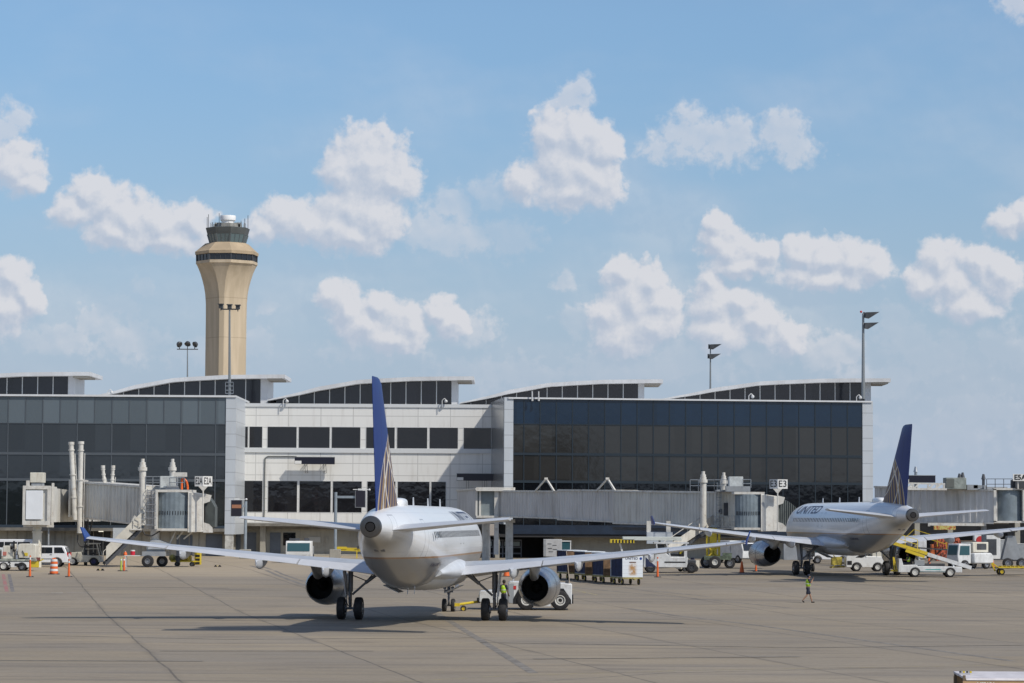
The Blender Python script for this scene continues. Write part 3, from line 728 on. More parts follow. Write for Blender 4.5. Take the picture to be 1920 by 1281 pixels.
# ================================================================ floodlight masts
def flood(b, p, w_=1.0, tilt=.5, az=0.0, h=.5):
    b.box(p, (w_, .55, h), az, tilt)
def mast(label, px, yb, ytop, D, heads, r=.16, arm=None, ladder=None, top=None):
    base = at(px, yb, D); r_ = wthing('floodlight_mast', label, 'light mast', base, 'floodlight masts on and behind the terminal')
    tp = at(px, ytop, D); b = MB().cyl(base, tp, r, r*.6, n=10); obj('pole', b, mat('mast_grey', (.24, .26, .27), .5, .4), r_)
    if arm:
        b = MB().bar(tp+Vector((-arm, 0, 0)), tp+Vector((arm, 0, 0)), .14); obj('crossarm', b, DGREY, r_)
    for hd in heads:
        p = tp+Vector((hd[0], 0, hd[1])); b = MB()
        if hd[2] == 'box':
            b.box(p+Vector((0, 0, .15)), (.46, .5, .42)); b.box(p+Vector((0, -.08, .42)), (.66, .6, .10)); b.bar(p+Vector((0, 0, -.3)), p, .10)
        elif hd[2] == 'dish':
            s_ = hd[3]; b.lathe([(.05, .55), (.35, .35), (.5, 0), (.42, -.1), (0, -.05)], n=14)
            T = Matrix.Translation(p) @ Euler((R(-35), R(50)*s_, 0)).to_matrix().to_4x4(); b.v = [T @ v for v in b.v]; b.bar(tp+Vector((hd[0], 0, 0)), p, .12)
        else:
            b.prism([(p.x-.35, p.z-.3), (p.x+.15, p.z-.38), (p.x+1.35, p.z+.38), (p.x-.3, p.z+.32)], p.y-.45, p.y+.45)
            b.bar(p+Vector((-.45, 0, -.3)), p+Vector((-.45, 0, .35)), .22)
        obj('lamp_head', b, mat('lamp_housing', (.075, .08, .085), .45, .3, var=.3), r_)
    if ladder:
        b = MB()
        for yy in ladder:
            p = at(px, yy, D); b.bar(p+Vector((-.45, -.2, 0)), p+Vector((.45, -.2, 0)), .07)
        for sx in (-.45, .45): b.bar(at(px, ladder[0], D)+Vector((sx, -.2, 0)), at(px, ladder[-1], D)+Vector((sx, -.2, 0)), .05)
        obj('bracket', b, STEEL, r_)
    if top: obj('warning_lamp', MB().ball(tp+Vector((-.25, 0, top)), .14), RED, r_)
    return r_
mast('floodlight mast with three box lamps in front of the control tower', 430.5, 742, 580, 318, [(-1.0, .15, 'box'), (0, .1, 'box'), (.95, .05, 'box')], .17, 1.05, (717, 724, 732, 738))
mast('thin distant mast with three dish lamps left of the control tower', 351.5, 720, 655, 420, [(-1.2, .7, 'dish', -1), (0, .75, 'dish', .2), (1.1, .7, 'dish', 1)], .12, 1.6)
mast('thin mast with two stacked wedge lamps above the right hall roof', 1332, 740, 649, 400, [(.25, -.1, 'wedge'), (.15, -1.5, 'wedge')], .14, None, None)
mast('tall mast with two stacked wedge lamps at the right end of the terminal', 1618.5, 748, 588, 327, [(.55, -.2, 'wedge'), (.45, -1.45, 'wedge')], .22, None, None, .2)

# whip antennas on right hall
wa = wthing('roof_antenna', 'two short white whip antennas on the right glass hall roof', 'antenna', at(1003, 749, 318))
b = MB()
for x in (998, 1010): b.cyl(at(x, 752, 313.7), at(x, 734, 313.7), .07, n=6); b.cyl(at(x, 752, 313.7), at(x, 746, 313.7), .12, n=6)
each('whip', b, MULW, wa)
# ================================================================ airliners.  local axes: +y nose, +x starboard, origin on the ground under the main gear (station 17.7)
S0 = 17.7
def ip(tab, s):
    for a, b in zip(tab[:-1], tab[1:]):
        if a[0] <= s <= b[0]:
            f = (s-a[0])/(b[0]-a[0]); return [x+(y-x)*f for x, y in zip(a[1:], b[1:])]
    return list(tab[-1][1:] if s > tab[-1][0] else tab[0][1:])
# station: top z, bottom z, half width
FUS = [(0, 3.5, 3.4, .05), (.25, 3.85, 3.05, .42), (.8, 4.25, 2.68, .82), (1.5, 4.62, 2.36, 1.16), (2.3, 5.05, 2.14, 1.42), (3.2, 5.5, 1.98, 1.65), (4.3, 5.82, 1.88, 1.84), (5.5, 5.95, 1.84, 1.94), (6.8, 5.97, 1.83, 1.975),
       (24.0, 5.97, 1.83, 1.975), (25.5, 5.97, 1.90, 1.965), (27, 5.97, 2.08, 1.91), (28.5, 5.97, 2.36, 1.80), (30, 5.96, 2.70, 1.64), (31.5, 5.93, 3.07, 1.43), (33, 5.86, 3.44, 1.19), (34.5, 5.75, 3.81, .93), (36, 5.60, 4.16, .69), (37.3, 5.40, 4.42, .49)]
def fus_pt(s, ang):   # angle from the top, positive to starboard
    t_, b_2, hw = ip(FUS, s); zc = (t_+b_2)/2; rh = (t_-b_2)/2
    return Vector((hw*math.sin(ang), S0-s, zc+rh*math.cos(ang)))
def livery():
    m_ = bpy.data.materials.new('airliner_paint'); m_.use_nodes = True; q = NT(m_.node_tree); b_s = q.n['Principled BSDF']
    oc = q.node('ShaderNodeTexCoord').outputs['Object']; p = q.xyz(oc); s = q.m('SUBTRACT', S0, p[1]); z = p[2]; ax = q.m('ABSOLUTE', p[0])
    belly = q.sm(z, 3.40, 3.36)
    c = q.mix(belly, (.72, .74, .76), (.25, .26, .275))
    line = q.m('MULTIPLY', q.sm(q.m('ABSOLUTE', q.m('SUBTRACT', z, 3.42)), .055, .035), 1.0)
    c = q.mix(line, c, (.36, .19, .08))
    # door outlines
    def rect(s0, s1, z0, z1, wd=.03):
        ds = q.m('SUBTRACT', q.m('ABSOLUTE', q.m('SUBTRACT', s, (s0+s1)/2)), (s1-s0)/2)
        dz = q.m('SUBTRACT', q.m('ABSOLUTE', q.m('SUBTRACT', z, (z0+z1)/2)), (z1-z0)/2)
        return q.sm(q.m('ABSOLUTE', q.m('MAXIMUM', ds, dz)), wd, wd*.5)
    ln = rect(29.3, 30.1, 3.42, 5.25, .035)
    for a in ((4.9, 5.75, 3.3, 5.2), (15.6, 16.1, 4.0, 5.1), (17.0, 17.5, 4.0, 5.1), (7.6, 9.4, 2.05, 3.3), (23.8, 25.6, 2.05, 3.3), (34.8, 35.6, 4.75, 5.45)):
        ln = q.m('MAXIMUM', ln, rect(*a))
    fr = q.m('ABSOLUTE', q.m('SUBTRACT', q.m('FRACT', q.m('DIVIDE', s, 3.2)), .5)); ln = q.m('MAXIMUM', ln, q.sm(fr, .494, .498, 0, .45))
    c = q.mix(q.m('MULTIPLY', ln, .6), c, (.07, .075, .085))
    n = q.noise(q.vm('MULTIPLY', oc, (.6, .25, 1.2)), 1.1, 7, .65)
    lz = q.m('ABSOLUTE', q.m('SUBTRACT', q.m('FRACT', q.m('DIVIDE', z, .93)), .5)); c = q.mix(q.sm(lz, .488, .496, 0, .25), c, (.08, .085, .1))
    pv = q.node('ShaderNodeTexWhiteNoise'); q.put(pv.inputs['Vector'], q.comb(q.m('FLOOR', q.m('DIVIDE', s, 3.2)), q.m('FLOOR', q.m('DIVIDE', z, .93)), 0)); c = q.mix(q.m('MULTIPLY', pv.outputs[0], .08), c, (.4, .42, .45))
    c = q.mix(q.m('MULTIPLY', q.sm(n, .45, .75, 0, .4), q.sm(z, 4.8, 2.5)), c, (.21, .185, .15))
    soot = q.m('MULTIPLY', q.sm(s, 32.5, 35.5), q.sm(q.m('ADD', z, q.m('MULTIPLY', n, .8)), 5.3, 4.5))
    c = q.mix(q.m('MULTIPLY', soot, .8), c, (.17, .15, .105))
    q.put(b_s.inputs['Base Color'], c); b_s.inputs['Roughness'].default_value = .3; b_s.inputs['Coat Weight'].default_value = .35
    b_s.inputs['Coat Roughness'].default_value = .08
    bp = q.node('ShaderNodeBump'); bp.inputs['Strength'].default_value = .07; bp.inputs['Distance'].default_value = .05
    q.put(bp.inputs['Height'], q.noise(oc, 1.3, 2, .5)); q.l.new(bp.outputs[0], b_s.inputs['Normal']); return m_
def finmat():
    m_ = bpy.data.materials.new('fin_livery'); m_.use_nodes = True; q = NT(m_.node_tree); b_s = q.n['Principled BSDF']
    oc = q.node('ShaderNodeTexCoord').outputs['Object']; p = q.xyz(oc); s = q.m('SUBTRACT', S0, p[1]); z = p[2]
    def dist(cs, cz, ks=1.0):
        a = q.m('MULTIPLY', q.m('SUBTRACT', s, cs), ks); b = q.m('SUBTRACT', z, cz); return q.m('SQRT', q.m('ADD', q.m('MULTIPLY', a, a), q.m('MULTIPLY', b, b)))
    d = dist(31.0, 5.4); inside = q.sm(d, 4.53, 4.47)
    # gold meridian bars
    ang = q.m('ADD', q.m('MULTIPLY', s, 1.55), q.m('MULTIPLY', z, .28))
    st = q.sm(q.m('ABSOLUTE', q.m('SUBTRACT', q.m('FRACT', ang), .5)), .20, .25)
    c = q.mix(st, (.30, .20, .095), (.045, .04, .10))
    arcs = None
    for (cs, cz, ks, r_) in ((31.0, 5.4, 1.0, 4.5), (29.8, 6.0, .78, 3.6), (31.2, 4.6, 1.35, 4.6), (30.0, 9.4, .9, 3.0), (30.4, 8.3, .8, 3.3), (30.2, 11.0, .8, 3.9)):
        e = q.sm(q.m('ABSOLUTE', q.m('SUBTRACT', dist(cs, cz, ks), r_)), .065, .04); arcs = e if arcs is None else q.m('MAXIMUM', arcs, e)
    c = q.mix(arcs, c, (.62, .58, .52))
    c = q.mix(inside, (.006, .030, .17), c)
    rud = q.m('SUBTRACT', q.m('SUBTRACT', s, 34.15), q.m('MULTIPLY', q.m('SUBTRACT', z, 6.0), .34))
    c = q.mix(q.sm(q.m('ABSOLUTE', rud), .03, .015, 0, .6), c, (.004, .008, .03))
    q.put(b_s.inputs['Base Color'], c); b_s.inputs['Roughness'].default_value = .4; b_s.inputs['Specular IOR Level'].default_value = .2; return m_
PAINT = livery(); FINM = finmat()
WINGM = mat('wing_grey', (.46, .49, .53), .38, .15, var=.07, vscale=.5, dirt=.25, dirtcol=(.2, .2, .2))
FLAPM = mat('flap_pale', (.56, .58, .61), .35, .1, var=.05, vscale=.7, dirt=.15, dirtcol=(.25, .25, .25))
NACM = mat('nacelle_metal', (.42, .43, .45), .27, .85, var=.12, vscale=.9, bump=.05, bscale=2)
NACD = mat('exhaust_dark', (.012, .012, .014), .8); PYLM = mat('pylon_paint', (.30, .31, .32), .45, .2, dirt=.6, vscale=2)
GEAR = mat('gear_paint', (.16, .17, .19), .45, .3, dirt=.7, vscale=5); APUM = mat('apu_metal', (.13, .125, .12), .35, .8)
FAIR = mat('fairing_pale', (.55, .58, .62), .4, var=.06)
BLUEP = mat('winglet_blue', (.02, .06, .26), .35); CABW = mat('cabin_window_glass', (.03, .035, .045), .15); TXTB = mat('lettering_blue', (.008, .014, .06), .4)
def foil(c0, c1, chord, t_c, n=9):
    """points of airfoil between chord fractions c0..c1 (closed loop): upper then lower, returns (frac, z)"""
    def yt(x): return 5*t_c*(.2969*math.sqrt(max(x, 0))-.126*x-.3516*x*x+.2843*x**3-.1015*x**4)*chord
    def cam(x): return .018*chord*math.sin(math.pi*x)
    xs_ = [c0+(c1-c0)*(i/(n-1))**(1.6 if c0 == 0 else 1) for i in range(n)]
    return [(x, cam(x)+yt(x)+.006) for x in xs_]+[(x, cam(x)-yt(x)-.006) for x in xs_[::-1]]
WS = [(1.5, 12.7, 19.05, 2.46, .150), (1.95, 13.0, 19.1, 2.50, .145), (4.0, 14.05, 19.15, 2.72, .13), (6.4, 15.25, 19.3, 2.98, .12), (9.5, 16.85, 20.17, 3.33, .112), (13, 18.65, 21.15, 3.72, .108), (16.0, 20.2, 22.0, 4.08, .105), (16.85, 20.75, 22.25, 4.19, .10)]
def wsec(l):
    return ip(WS, l)
def lift_surface(secs, c0, c1, side, mb, droop=0.0):
    rings = []
    for (l, le, te, z, tc_) in secs:
        ch = te-le; r_ = []
        for (x, zz) in foil(c0, c1, ch, tc_): r_.append(Vector((side*l, S0-(le+x*ch), z+zz-droop*(x-c0)*ch)))
        rings.append(r_)
    return mb.loft(rings)
def airliner(label, loc, th, group):
    a = thing('airliner', label, 'airplane', loc, -th, group)
    # fuselage
    rings = []; N = 48; stn = [0, .1, .25, .5, .8, 1.15, 1.5, 1.9, 2.3, 2.75, 3.2, 3.8, 4.3, 5, 5.5, 6.2, 6.8]+[7+i*1.0 for i in range(17)]+[24+.75*i for i in range(17)]+[36.6, 37.3]
    for s_ in stn: rings.append([fus_pt(s_, 2*math.pi*k/N) for k in range(N)])
    fu = obj('fuselage', MB().loft(rings), PAINT, a, smooth=40)
    # belly fairing
    BF = [(10.6, 2.2, .3), (11.3, 1.95, 1.2), (12.5, 1.72, 1.9), (14, 1.60, 2.15), (19.5, 1.60, 2.15), (21, 1.70, 1.95), (22.2, 1.85, 1.5), (23, 2.0, .7), (23.4, 2.1, .2)]
    rings = []
    for i in range(33):
        s_ = 10.6+12.8*i/32; zb_, hw = ip(BF, s_); r_ = []
        for k in range(20):
            an = math.pi*2*k/20; cx_, cz_ = math.sin(an), math.cos(an)
            ex = lambda v, e: math.copysign(abs(v)**e, v)
            r_.append(Vector((hw*ex(cx_, .75), S0-s_, 2.75+((2.75-zb_) if cz_ < 0 else .45)*ex(cz_, .75))))
        rings.append(r_)
    obj('belly_fairing', MB().loft(rings), FAIR, a, smooth=50)
    for sd in (1, -1):   # fillet between wing and body
        rings = []
        for (s_, x0, zt2, zb2) in [(10.6+13*k/24, 1.70+.62*math.sin(math.pi*k/24)**.8, 2.75+.42*math.sin(math.pi*k/24), 2.4-.35*math.sin(math.pi*k/24)) for k in range(25)]:
            zc_ = (zt2+zb2)/2; rings.append([Vector((sd*(1.0+(x0-1.0)*max(0, math.cos(an))**.8*(1 if abs(an) < 1.5 else 0)), S0-s_, zc_+(zt2-zb2)*.62*math.sin(an))) for an in [R(-90+15*j) for j in range(13)]])
        obj('wing_root_fairing', MB().loft(rings), FAIR, a, smooth=60)
    # cabin windows
    wm_ = None
    for sd in (1, -1):
        for k in range(41):
            s_ = 7.0+k*.533
            if 15.5 < s_ < 16.2 or 17 < s_ < 17.6: pass
            th_ = math.acos((4.52-3.9)/2.07)
            if wm_ is None:
                b = MB(); b.prism([(-.10, -.13), (-.06, -.17), (.06, -.17), (.10, -.13), (.10, .13), (.06, .17), (-.06, .17), (-.10, .13)], -.003, .003, 'yz'); wm_ = b.mesh('cabin_window', CABW)
            o = bpy.data.objects.new('cabin_window', wm_); COL.objects.link(o); o.parent = a
            x_ = 1.975*math.sin(th_); o.location = (sd*(x_+.003), S0-s_, 4.52); o.rotation_euler = (0, -sd*R(17), 0)
    # cockpit glass
    b = MB(); 
    for sd in (1, -1):
        for (s0_, s1_, a0, a1) in ((1.75, 2.55, 8, 36), (2.05, 2.9, 39, 60), (2.6, 3.4, 62, 78)):
            ps = []
            for s_, an in ((s0_, a0), (s0_+.1, a1), (s1_, a1), (s1_-.1, a0)): v = fus_pt(s_, sd*R(an)); ps.append(v*1.0+Vector((sd*.012, .0, .015)))
            b.add(ps, [(0, 1, 2, 3)])
    each('cockpit_window', b, GLASSD, a)
    # lettering wrapped on the upper body
    for sd in (1, -1):
        tb = text_mb('UNITED', 1.45, 0, .012, 0, cuts=9)
        out = MB()
        hh = max(v.y for v in tb.v)
        tb_v = []
        sx_ = 7.9/(max(v.x for v in tb.v)-min(v.x for v in tb.v))
        for v in tb.v:
            an = R(45)-(v.y/hh)*R(14.5); s_ = 10.2+ (-sd)*-1*0
            along = v.x*sx_
            st_ = 10.6+along if sd == -1 else 10.6-along     # port reads nose to tail, starboard tail to nose
            pt = fus_pt(st_, sd*an); nrm = Vector((sd*math.sin(an), 0, math.cos(an))); tb_v.append(pt+nrm*.012)
        out.v = tb_v; out.f = tb.f; out.mi = tb.mi
        obj('airline_lettering', out, TXTB, a, smooth=0)
        tb = text_mb('A United aircraft', .26, 0, .003); 
        for i, v in enumerate(tb.v):
            st_ = 26.6+v.x if sd == -1 else 26.6-v.x
            an = math.acos(max(-1, min(1, (3.05+v.y*1.1-(sum(ip(FUS, st_)[:2])/2))/((ip(FUS, st_)[0]-ip(FUS, st_)[1])/2)))); pt = fus_pt(st_, sd*an); tb.v[i] = pt+Vector((sd*.012, 0, -.01))
        obj('small_lettering', tb, TXTB, a, smooth=0)
    # tail cone exhaust
    pr = [(.50, .0), (.505, -.16), (.46, -.30), (.24, -.33), (.21, -.26), (.20, .2), (0, .2)]
    e_ = obj('tail_exhaust', MB().lathe([(r_, h) for r_, h in pr], (0, S0-37.3, 4.91), 'y', 28), APUM, a)
    obj('exhaust_bore', MB().cyl((0, S0-37.62, 4.91), (0, S0-37.5, 4.91), .195, n=20), NACD, e_)
    # dome aerial, blades, drain masts
    b = MB(); rings = []
    for i in range(13):
        t = i/12; s_ = 26.9+2.5*t; k = math.sqrt(max(0.0004, 1-(2*t-1)**4)); rings.append([Vector((.46*k*math.copysign(abs(math.sin(an))**.7, math.sin(an)), S0-s_, 5.93+(.37*k*max(0, math.cos(an))**.45 if math.cos(an) > 0 else -.05))) for an in [2*math.pi*j/20 for j in range(20)]])
    obj('dome_aerial', b.loft(rings), PAINT, a, smooth=50)
    b = MB()
    for s_ in (9.5, 15.2, 21.5): b.prism([(S0-s_, 5.93), (S0-s_-.4, 5.93), (S0-s_-.42, 6.35), (S0-s_-.25, 6.38)], -.02, .02, 'yz')
    b.prism([(S0-23.5, 1.85), (S0-23.8, 1.85), (S0-23.9, 1.5)], -.02, .02, 'yz'); b.prism([(S0-25, 1.95), (S0-25.2, 1.95), (S0-25.3, 1.55)], .5, .53, 'yz')
    each('blade_aerial', b, FAIR, a)
    b = MB(); b.box((.55, S0-31.6, 3.3), (.42, .5, .05), 0, R(-14), R(-25)); b.box((1.15, S0-28.2, 2.9), (.35, .5, .04), 0, R(-8), R(-52)); each('belly_vent', b, GEAR, a)
    b = MB(); b.box((0, S0-34.4, 3.83), (.5, .35, .08), 0, R(-14)); obj('tail_vent', b, GEAR, a)
    # fin
    rings = []
    for (z, le, te) in ((5.55, 28.9, 35.75), (5.9, 29.35, 35.8), (6.6, 30.15, 36.05), (7.5, 31.05, 36.3), (9, 32.45, 36.72), (10.6, 33.95, 37.15), (11.5, 34.78, 37.40), (11.70, 35.1, 37.44), (11.77, 35.6, 37.4)):
        ch = te-le; tk = .105 if z < 11.6 else .06; r_ = []
        f_ = foil(0, 1, ch, tk, 11)
        for (x, zz) in f_:
            zz -= .018*ch*math.sin(math.pi*x); r_.append(Vector((zz, S0-(le+x*ch), z)))
        rings.append(r_)
    obj('fin', MB().loft(rings), FINM, a, smooth=40)
    b = MB(); b.loft([[Vector((0.02, S0-26.6, 5.9)), Vector((-0.02, S0-26.6, 5.9)), Vector((0, S0-26.6, 5.91))], [Vector((.14, S0-29.6, 5.9)), Vector((-.14, S0-29.6, 5.9)), Vector((0, S0-29.6, 6.15))]]); obj('dorsal_fillet', b, FINM, a)
    for sd in (1, -1):
        # stabiliser
        SS = [(.3, 31.7, 35.35, 4.72, .11), (.9, 32.05, 35.5, 4.78, .105), (3.5, 33.6, 36.15, 5.03, .10), (5.9, 35.05, 36.7, 5.25, .10), (6.2, 35.3, 36.75, 5.28, .09)]
        rings = []
        for (l, le, te, z, tk) in SS:
            ch = te-le; rings.append([Vector((sd*l, S0-(le+x*ch), z+zz)) for x, zz in foil(0, 1, ch, tk, 10)])
        obj('tailplane', MB().loft(rings), FLAPM, a, smooth=40)
        # wing, flaps, aileron
        wg = obj('wing', lift_surface(WS, 0, .745, sd, MB()), WINGM, a, smooth=35)
        def seg(l0, l1, nm, droop=.05):
            ls = [l0]+[s_[0] for s_ in WS if l0+.1 < s_[0] < l1-.1]+[l1]
            return obj(nm, lift_surface([(l, *wsec(l)) for l in ls], .755, 1.0, sd, MB(), droop), FLAPM, a, smooth=30)
        seg(2.05, 6.35, 'flap', .09); seg(6.42, 12.9, 'flap', .07); seg(13.0, 15.9, 'aileron', .02); seg(15.95, 16.85, 'wing_tip', .0)
        b = MB(); le, te, z, _ = wsec(16.85)
        A_ = [(S0-20.9, 0, 0), (S0-21.75, .55, .22), (S0-22.35, .58, .24), (S0-22.35, 0, 0), (S0-22.3, -.14, .05), (S0-21.8, -.14, .05)]; b.loft([[Vector((sd*(16.86+o_), y, z+h)) for y, h, o_ in A_], [Vector((sd*(16.92+o_), y, z+h)) for y, h, o_ in A_]]); obj('wing_fence', b, BLUEP, a)
        for l, big_ in ((4.9, 1.0), (8.3, .92), (12.1, .8)):
            le, te, z, _ = wsec(l); rings = []
            for (t_, hw, up, dn) in ((-2.6, .03, .0, .12), (-2.0, .17, .05, .34), (-1.0, .24, .05, .52), (-.2, .22, .04, .56), (.35, .15, -.08, .50), (.75, .03, -.22, .36)):
                y_ = S0-(te+t_*big_); zc_ = z-.06
                rings.append([Vector((sd*l+hw*big_*math.sin(an), y_, zc_+(up if math.cos(an) > 0 else dn*big_)*math.cos(an))) for an in [2*math.pi*j/14 for j in range(14)]])
            obj('flap_fairing', MB().loft(rings), FAIR, a, smooth=50)
        # engine
        ex, ez = sd*5.75, 1.68
        pr = [(.70, 14.0), (.70, 15.62), (.73, 15.66), (.80, 15.5), (.93, 14.7), (1.03, 13.8), (1.09, 12.8), (1.10, 12.0), (1.06, 11.3), (.98, 10.95), (.90, 10.9), (.86, 11.05), (.85, 12.0), (0, 12.0)]
        ng = obj('engine_nacelle', MB().lathe([(r_, S0-s_) for r_, s_ in pr], (ex, 0, ez), 'y', 40), NACM, a, smooth=35)
        b = MB().lathe([(.695, S0-15.55), (.69, S0-14.3), (0, S0-14.25)], (ex, 0, ez), 'y', 32); b.lathe([(0, S0-15.3), (.12, S0-15.0), (.3, S0-14.3)], (ex, 0, ez), 'y', 20); obj('exhaust_core', b, NACD, ng)
        obj('fan_face', MB().lathe([(.84, S0-11.9), (.3, S0-11.9), (0, S0-11.3)], (ex, 0, ez), 'y', 24), DGREY, ng)
        b = MB(); b.lathe([(1.04, S0-13.75), (1.045, S0-13.72), (1.045, S0-13.68), (1.04, S0-13.65)], (ex, 0, ez), 'y', 40); b.lathe([(1.092, S0-11.62), (1.098, S0-11.6), (1.097, S0-11.56)], (ex, 0, ez), 'y', 40); each('cowl_joint', b, GEAR, ng)
        b = MB(); rings = []
        for (s_, zt2, zb2, hw) in ((11.9, 2.75, 2.6, .10), (13.5, 2.95, 2.55, .20), (15.0, 3.0, 2.2, .24), (16.3, 3.0, 2.05, .23), (17.3, 3.0, 2.35, .17), (18.6, 2.95, 2.75, .05)):
            y_ = S0-s_; rings.append([Vector((ex-hw, y_, zt2)), Vector((ex+hw, y_, zt2)), Vector((ex+hw*.9, y_, zb2+.1)), Vector((ex+hw*.3, y_, zb2)), Vector((ex-hw*.3, y_, zb2)), Vector((ex-hw*.9, y_, zb2+.1))])
        obj('engine_pylon', b.loft(rings), PYLM, a, smooth=40)
        # main gear
        gx = sd*3.8; ga = MB().cyl((gx, 0, .62), (gx, .05, 1.5), .085, n=14); ga.cyl((gx, .05, 1.45), (gx, .1, 2.55), .135, n=14)
        ga.cyl((gx-.62, 0, .58), (gx+.62, 0, .58), .07, n=10); ga.bar((gx, -.12, .75), (gx, -.35, 1.15), .10, .16); ga.bar((gx, -.35, 1.15), (gx, -.1, 1.6), .10, .14)
        ga.cyl((gx-.33, 0, .58), (gx-.18, 0, .58), .21, n=12); ga.cyl((gx+.18, 0, .58), (gx+.33, 0, .58), .21, n=12)
        lg = obj('main_gear_leg', ga, GEAR, a, smooth=40)
        b = MB().cyl((gx-sd*.1, .05, 1.3), (gx-sd*.95, .05, 2.05), .06, n=10); b.cyl((gx-sd*.8, .05, 1.92), (gx-sd*1.5, .05, 2.45), .095, n=10); b.path([(gx-sd*.12, .1, 2.3), (gx-sd*.85, .05, 2.02), (gx-sd*1.2, .1, 2.42)], .03); b.path([(gx+sd*.16, -.05, 2.4), (gx+sd*.18, -.05, .9), (gx+sd*.1, -.05, .7)], .03)
        obj('side_brace', b, GEAR, lg, smooth=40)
        b = MB(); b.hexa([(gx+sd*.16, -.5, 1.25), (gx+sd*.20, -.5, 1.25), (gx+sd*.20, .45, 1.25), (gx+sd*.16, .45, 1.25), (gx+sd*.30, -.55, 2.55), (gx+sd*.34, -.55, 2.55), (gx+sd*.34, .5, 2.55), (gx+sd*.30, .5, 2.55)]); obj('gear_door', b, FAIR, a)
        for dx in (-.46, .46): wheel(a, (gx+dx, 0, .585), .585, .41, 'x', rm=RIMG)
        b = MB(); b.box((sd*1.6, .6, 1.62), (.9, 2.0, .04), 0, 0, sd*R(-25)); obj('wheel_bay_door', b, FAIR, a)
    # nose gear
    y_ = S0-5.07; b = MB().cyl((0, y_, .4), (0, y_+.02, 1.05), .06, n=12); b.cyl((0, y_+.02, 1.0), (0, y_+.1, 1.95), .095, n=12); b.cyl((-.3, y_, .385), (.3, y_, .385), .05, n=8); b.path([(0, y_, 1.15), (0, y_+1.1, 1.95)], .05); b.box((0, y_-.05, 1.2), (.5, .2, .16)); b.cyl((-.22, y_-.1, 1.38), (-.22, y_+.05, 1.38), .09); b.cyl((.22, y_-.1, 1.38), (.22, y_+.05, 1.38), .09)
    obj('nose_gear_leg', b, GEAR, a, smooth=40)
    for dx in (-.25, .25): wheel(a, (dx, y_, .385), .385, .22, 'x', rm=RIMW)
    b = MB(); b.bx(-.42, -.38, y_-.2, y_+1.4, 1.35, 1.95); b.bx(.38, .42, y_-.2, y_+1.4, 1.35, 1.95); each('nose_gear_door', b, FAIR, a)
    return a
pl1 = airliner('large white airliner seen from behind, nose wheel on a yellow towbar', (-4.63, 145.8, 0), .088, 'parked airliners with blue tail fins')
pl2 = again(pl1, (27.6, 228.7, .87), .133, 'white airliner with blue tail parked nose to the gate E3 bridge on the right', 'parked airliners with blue tail fins')
# ================================================================ passenger boarding bridges
def corr_mat(name, col, dirtk=.6):
    m_ = bpy.data.materials.new(name); m_.use_nodes = True; q = NT(m_.node_tree); b_s = q.n['Principled BSDF']
    oc = q.node('ShaderNodeTexCoord').outputs['Object']; p = q.xyz(oc)
    n = q.noise(q.vm('MULTIPLY', oc, (1.6, 1.6, .12)), 1.3, 6, .65)
    c = q.mix(q.sm(q.noise(oc, .35, 4, .6), .35, .7), col, tuple(x*.86 for x in col))
    c = q.mix(q.sm(n, .48, .78, 0, dirtk), c, (.21, .18, .14))
    q.put(b_s.inputs['Base Color'], c); b_s.inputs['Roughness'].default_value = .55; return m_
CORW = corr_mat('corrugated_cream', (.66, .65, .60), .75); CORG = corr_mat('corrugated_grey', (.63, .62, .60), .6)
FRM = mat('bridge_frame_white', (.60, .59, .55), .5, var=.08, dirt=.5, vscale=1.5, dirtcol=(.25, .17, .10), streak=.4)
CURT = mat('cab_curtain_grey', (.17, .21, .24), .6, var=.12, vscale=1.5); CANO = mat('canopy_fabric', (.10, .115, .115), .8, var=.2)
SIGNW = mat('sign_white', (.72, .72, .70), .5); LETT = mat('sign_black', (.01, .01, .01), .6)
def V(*a): return Vector(a)
UP = Vector((0, 0, 1))
def tunnel(parent, A, B, zA, zB, width, mt, pitch=.45, amp=.07, nm='tunnel', flip=False):
    """A,B ground-plane points of the camera-side wall; zA,zB = (bottom, top) at the two ends"""
    A = V(A.x, A.y, 0); B = V(B.x, B.y, 0); d = B-A; L = d.length; d.normalize(); n = V(-d.y, d.x, 0)
    if n.y < 0: n = -n
    if flip: n = -n
    N = max(2, int(L/pitch)); rings = []
    for i in range(N):
        for (fr, off) in ((0.0, 0), (.30, 0), (.42, amp), (.88, amp)):
            t = (i+fr)/N; p = A+d*L*t; zb, zt2 = zA[0]+(zB[0]-zA[0])*t, zA[1]+(zB[1]-zA[1])*t
            f_ = p+n*off; k_ = p+n*(width-off); rings.append([f_+UP*zb, k_+UP*zb, k_+UP*zt2, f_+UP*zt2])
    p = B; rings.append([p+UP*zB[0], p+n*width+UP*zB[0], p+n*width+UP*zB[1], p+UP*zB[1]])
    tn = obj(nm, MB().loft(rings), mt, parent, smooth=0)
    b = MB()
    for zz in (0, 1):
        for w_ in (-.04, width+.04):
            a_, c_ = A+n*w_+UP*zA[zz], B+n*w_+UP*zB[zz]; b.bar(a_, c_, .12, .16)
    each('edge_beam', b, FRM, tn)
    b = MB()
    rr = MB(); rr.hexa([A-d*.02+UP*(zA[1]+.02), B+UP*(zB[1]+.02), B+n*width+UP*(zB[1]+.02), A+n*width+UP*(zA[1]+.02), A+UP*(zA[1]+.10), B+UP*(zB[1]+.10), B+n*width+UP*(zB[1]+.10), A+n*width+UP*(zA[1]+.10)])
    obj('roof_sheet', rr, FRM, tn)
    return tn, d, n
